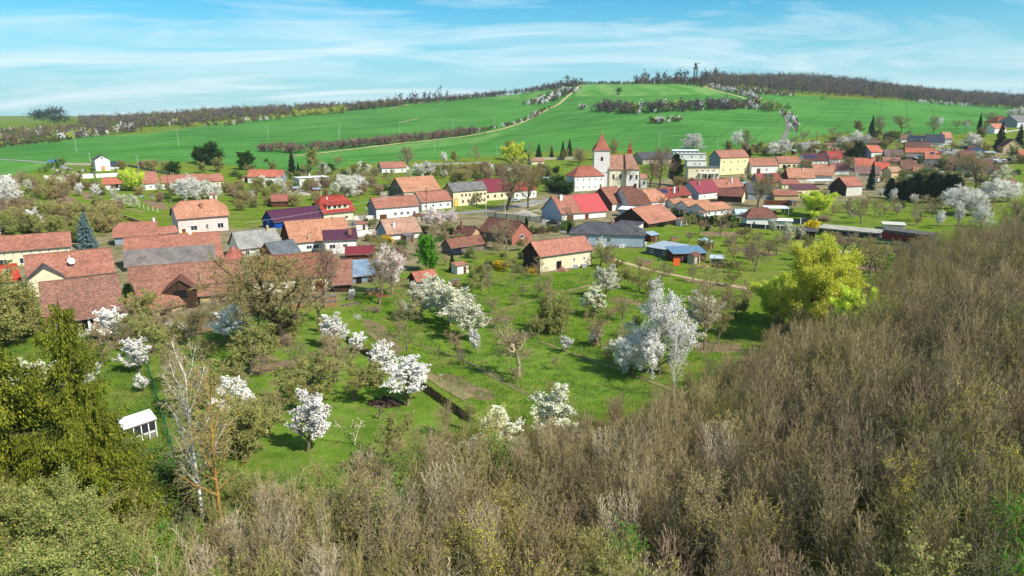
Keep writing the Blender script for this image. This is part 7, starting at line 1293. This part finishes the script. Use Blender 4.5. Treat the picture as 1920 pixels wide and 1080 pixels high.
mass('shrubland', 'white thorn scrub at the foot of the right-hand wood', edge_poly([(1715,192),(1760,196),(1815,200)], 30, 15), [('white',5),('green',2)], (3, 6), 60, .7, 9, per=50)
mass('shrubland', 'green scrub in front of the left-hand fields', edge_poly([(-80,280),(0,278),(60,272),(120,266)], 70), [('green',6),('yellow',1),('brown',3)], (4, 7), 170, .8, 10, per=60)
# hedges: each row one hedge
def hedge(label, pts, w, hr, n, mix, size, seed, per=60, name='hedge'):
    o = mass(name, label, line_poly(pts, w), mix, hr, n, size, seed, None, 'hedge', per); return o
hedge('long red-brown hedge of bare bushes dividing the two green fields', [(490,283),(560,286),(620,280),(700,273),(780,264),(850,256),(895,250)], 12, (6, 9), 330, [('red',9),('purple',2),('white',.1)], .6, 21, 80)
hedge('hedge of bushes and white blossom along the lower dirt track', [(880,250),(940,240),(985,228),(1015,212),(1034,203)], 9, (3, 6), 60, [('brown',4),('green',3),('white',3),('red',2)], .75, 22)
hedge('broad thicket of blossom and bare bushes beside the upper dirt track', [(998,197),(1025,190),(1045,180),(1072,170)], 38, (5, 9), 150, [('purple',5),('brown',4),('white',4),('green',2)], .95, 23)
hedge('bare grey-brown copse crossing the middle of the hill field', [(1125,206),(1180,210),(1240,208),(1300,206),(1370,204),(1432,202)], 26, (7, 12), 170, [('purple',8),('brown',3),('yellow',.4),('white',.5)], 1.05, 24, 80)
hedge('green and white bushes along the lower edge of the copse', [(1160,211),(1200,213),(1240,210),(1290,207)], 10, (3.5, 6.5), 46, [('green',6),('white',3),('dark',1)], .8, 25)
hedge('white blossoming bushes and green scrub right of the copse', [(1335,203),(1370,204),(1420,204),(1455,208)], 10, (4, 8), 50, [('white',4),('green',5),('brown',2)], .85, 26)
hedge('line of white blackthorn running down from the hilltop', [(1332,166),(1352,170),(1376,175),(1400,181),(1426,190)], 9, (5, 8), 60, [('white',8),('brown',2)], .9, 27)
hedge('yellow-green and brown bushes at the top of the farm road', [(1428,210),(1445,212),(1462,208)], 20, (8, 12), 26, [('yellow',3),('green',4),('brown',2)], .9, 28)
hedge('pale blossom hedge along the right side of the farm road', [(1462,213),(1480,222),(1490,236),(1486,248)], 6, (4, 7), 44, [('white',4),('brown',4),('purple',3)], .75, 29)
hedge('small island of bushes in the middle of the hill field', [(1216,231),(1245,230),(1268,226)], 14, (4, 6.5), 34, [('green',5),('brown',4),('white',2)], .8, 30)
hedge('little clump with white blossom left of the copse', [(1086,205),(1100,204)], 7, (4, 7), 10, [('white',4),('brown',3),('green',2)], .75, 31)
hedge('golden willow grove before the left-hand skyline wood', [(540,220),(580,216),(650,211)], 22, (8, 12), 60, [('yellow',9),('green',2)], 1.0, 32, 80)
hedge('scattered bushes and blossom left of the willow grove', [(330,240),(420,236),(480,228),(540,222)], 14, (5, 9), 60, [('yellow',3),('brown',4),('purple',4),('white',2)], .9, 33)
hedge('brown thicket ending the scrub above the left field', [(110,264),(160,258),(210,252),(260,246)], 20, (7, 11), 70, [('purple',6),('brown',5),('white',2),('yellow',1)], .95, 34, 75)
hedge('blossom-dotted hedge left of the church behind the square', [(900,318),(960,324),(1020,330)], 10, (3, 6), 30, [('green',5),('brown',4),('white',2)], .5, 35)
hedge('clipped dark green hedge sloping beside the cemetery', [(84,324),(100,316),(118,308)], 4, (3, 4), 24, [('dark',3),('green',6)], .4, 36, 90)
hedge('olive garden hedge below the brick gable cottage', [(995,438),(1030,436),(1045,432)], 6, (1.5, 2.4), 30, [('green',6),('brown',3)], .3, 37, 80)
hedge('clipped green hedge in front of the long white house', [(680,428),(694,424),(702,421)], 2.5, (1.6, 2.2), 14, [('green',6)], .25, 38, 90)
hedge('dark evergreen hedge behind the gardens left of the pyramid roof cottage', [(1255,408),(1310,420),(1385,428)], 4, (2.6, 3.6), 44, [('dark',7),('green',2)], .45, 39, 110)
# field trees and skyline trees that stand out singly
def far_tree(nm, label, x, yb, hpx, mixk, kind='round', seed=1, n=150, size=None, wide=.36, group=None):
    p = at(x, yb); sc = (p - Vector((0,0,H))).length/F; h = hpx*sc; rng = np.random.default_rng(seed); o = empty(nm, p); tag(o, label, 'tree', group)
    P = crown_pts(rng, (0,0,0), h*wide, h, n, kind); V, Fc = shards(P, size or h*.075, rng); link('crown', np_mesh('crown', [(V, Fc, 0)], [FAR[mixk]]), o)
    segs = [(Vector((0,0,-.3)), Vector((0,0,h*.7)), h*.022, h*.008)]; rg = random.Random(seed)
    for i in range(14): z = h*rg.uniform(.25, .75); a = rg.uniform(0, 6.28); q = Vector((math.cos(a)*h*wide*.9, math.sin(a)*h*wide*.9, z + h*.18)); segs.append((Vector((0,0,z)), q, h*.007, h*.003))
    V, Fc = tubes(*arr(segs, .03), sides=4); link('trunk', np_mesh('trunk', [(V, Fc, 0)], [BK['dark']]), o); return o
far_tree('field_tree', 'lone dark round tree high on the pale green field', 1160, 178, 14, 'dark', n=260, wide=.45, seed=50); far_tree('field_tree', 'small dark tree at the top edge of the pale green field', 1150, 160, 9, 'dark', n=160, seed=51)
far_tree('field_bush', 'dark low bush alone in the right-hand field', 1542, 188, 7, 'dark', n=160, wide=.9, seed=52); far_tree('field_bush', 'round green bush beside the lower dirt track', 911, 250, 12, 'green', n=220, wide=.5, seed=53); far_tree('field_bush', 'small pale bush left of the upper thicket', 990, 199, 7, 'white', n=100, wide=.6, seed=54)
far_tree('pine_tree', 'broad dark pine clump on the left skyline', 82, 234, 24, 'dark', n=2200, wide=.85, seed=55, size=1.3); far_tree('pine_tree', 'dark pine clump on the left skyline, right half', 108, 233, 23, 'dark', n=1600, wide=.7, seed=56, size=1.3)
i = 0
for x, yb, hp_ in [(918,178,14),(924,178,16),(931,178,15),(938,177,17),(945,177,18),(954,176,18),(962,176,20),(969,175,18)]: i += 1; far_tree('fir_tree', 'dark pointed fir in the tight row on the middle skyline', x, yb, hp_, 'dark', 'cone', 60+i, 150, wide=.28, group='dark firs on the skyline')
for x, yb, hp_ in [(742,196,16),(752,195,20),(765,194,15),(775,193,22),(782,192,18),(796,191,20),(806,190,18),(815,189,16),(827,188,22),(838,187,14),(985,172,24),(1000,170,18),(1016,168,14),(1053,163,16),(1064,162,22),(1077,161,18),(1091,160,16)]: i += 1; far_tree('skyline_tree', 'ragged bare tree standing clear on the middle skyline', x, yb, hp_, 'purple' if i % 3 else 'dark', 'round', 60+i, 70, wide=.26, group='ragged skyline trees')
for x, yb, hp_ in [(1192,158,18),(1206,157,22),(1214,157,18),(1232,157,22),(1244,157,20),(1268,155,20),(1276,155,24),(1285,154,20),(1318,155,18),(1340,152,22),(1346,152,20),(1322,154,22)]: i += 1; far_tree('hilltop_tree', 'tall bare tree on the hilltop beside the lookout tower', x, yb, hp_, 'purple' if i % 4 else 'dark', 'round', 60+i, 110, wide=.28, group='hilltop trees by the tower')
# ------------------------------------------------------------------ labels that tell the trees apart
def name_trees():
    import collections
    grp = collections.defaultdict(list)
    for e in TREES:
        o, kind, x, y, Hm, lab, g = e; base = kind[5:] if kind[:5] == 'yard:' else INFO[kind][2]
        if g == 'wood':
            base = {'slim': 'tall slim bare tree'}.get(kind, base)
            dist = 'nearest part' if o.location.y < 62 else ('middle' if o.location.y < 88 else 'far edge'); side = 'beneath the clearing' if o.location.x < .18*o.location.y else ('on the right slope')
            o['label'] = '%s in the %s of the young wood %s' % (base, dist, side); o['group'] = '%ss, %s, %s' % (base, dist, side); continue
        if lab: o['label'] = lab; continue
        if kind[:5] != 'yard:' and 'bush' not in base and kind not in ('great','cherry','spruce','pollen','deadfork','stump','pollard','birch','aspen','whitebirch','willow','slim','darktree','budbush'):
            base = ('small ' if Hm < 4.2 else ('tall ' if Hm > 7.5 else '')) + base
        best = min(LM, key=lambda m: (m[0]-x)**2 + ((m[1]-y)*1.4)**2); dx_, dy_ = x-best[0], y-best[1]
        rel = ('left of' if dx_ < 0 else 'right of') if abs(dx_) > abs(dy_)*1.2 else ('in front of' if dy_ > 0 else 'behind'); grp[(base, rel, best[2])].append(e)
    ORD = ['first','second','third','fourth','fifth','sixth','seventh','eighth','ninth','tenth','eleventh','twelfth','thirteenth','fourteenth','fifteenth','sixteenth']
    for (base, rel, lm), L in grp.items():
        L.sort(key=lambda e: e[2]); n = len(L)
        for i, e in enumerate(L):
            t = '%s %s %s' % (base, rel, lm)
            if n == 2: t += ', the %s one' % (('left', 'right')[i])
            elif n > 2: t += ', %s from the left' % ORD[min(i, 15)]
            if len(t.split()) > 16: t = t.replace(' from the left', ' from left').replace(' orchard tree', ' tree').replace(' blossoming', '').replace(', the left one', ', left one').replace(', the right one', ', right one')
            if len(t.split()) > 16: t = t.replace('small ', '').replace('tall ', '').replace('big ', '').replace('garden shed', 'shed').replace(' tree', '' if 'blossom' in t else ' tree')
            e[0]['label'] = t
            if e[6] or n > 1: e[0]['group'] = e[6] or (base + 's ' + rel + ' ' + lm)
name_trees()
# ------------------------------------------------------------------ air
def haze():
    g = G(); g.box((-2600, -200, -12), (2600, 2900, 175)); t = NT('haze'); v = t.n('ShaderNodeVolumePrincipled', {'Color': (.80, .90, 1.0, 1), 'Density': .00007, 'Anisotropy': .2}); t.t.links.new(v.outputs[0], t.out.inputs[1]); o = g.obj('haze', t.m); tag(o, 'thin blue haze over the valley', 'haze', kind='stuff')
haze()
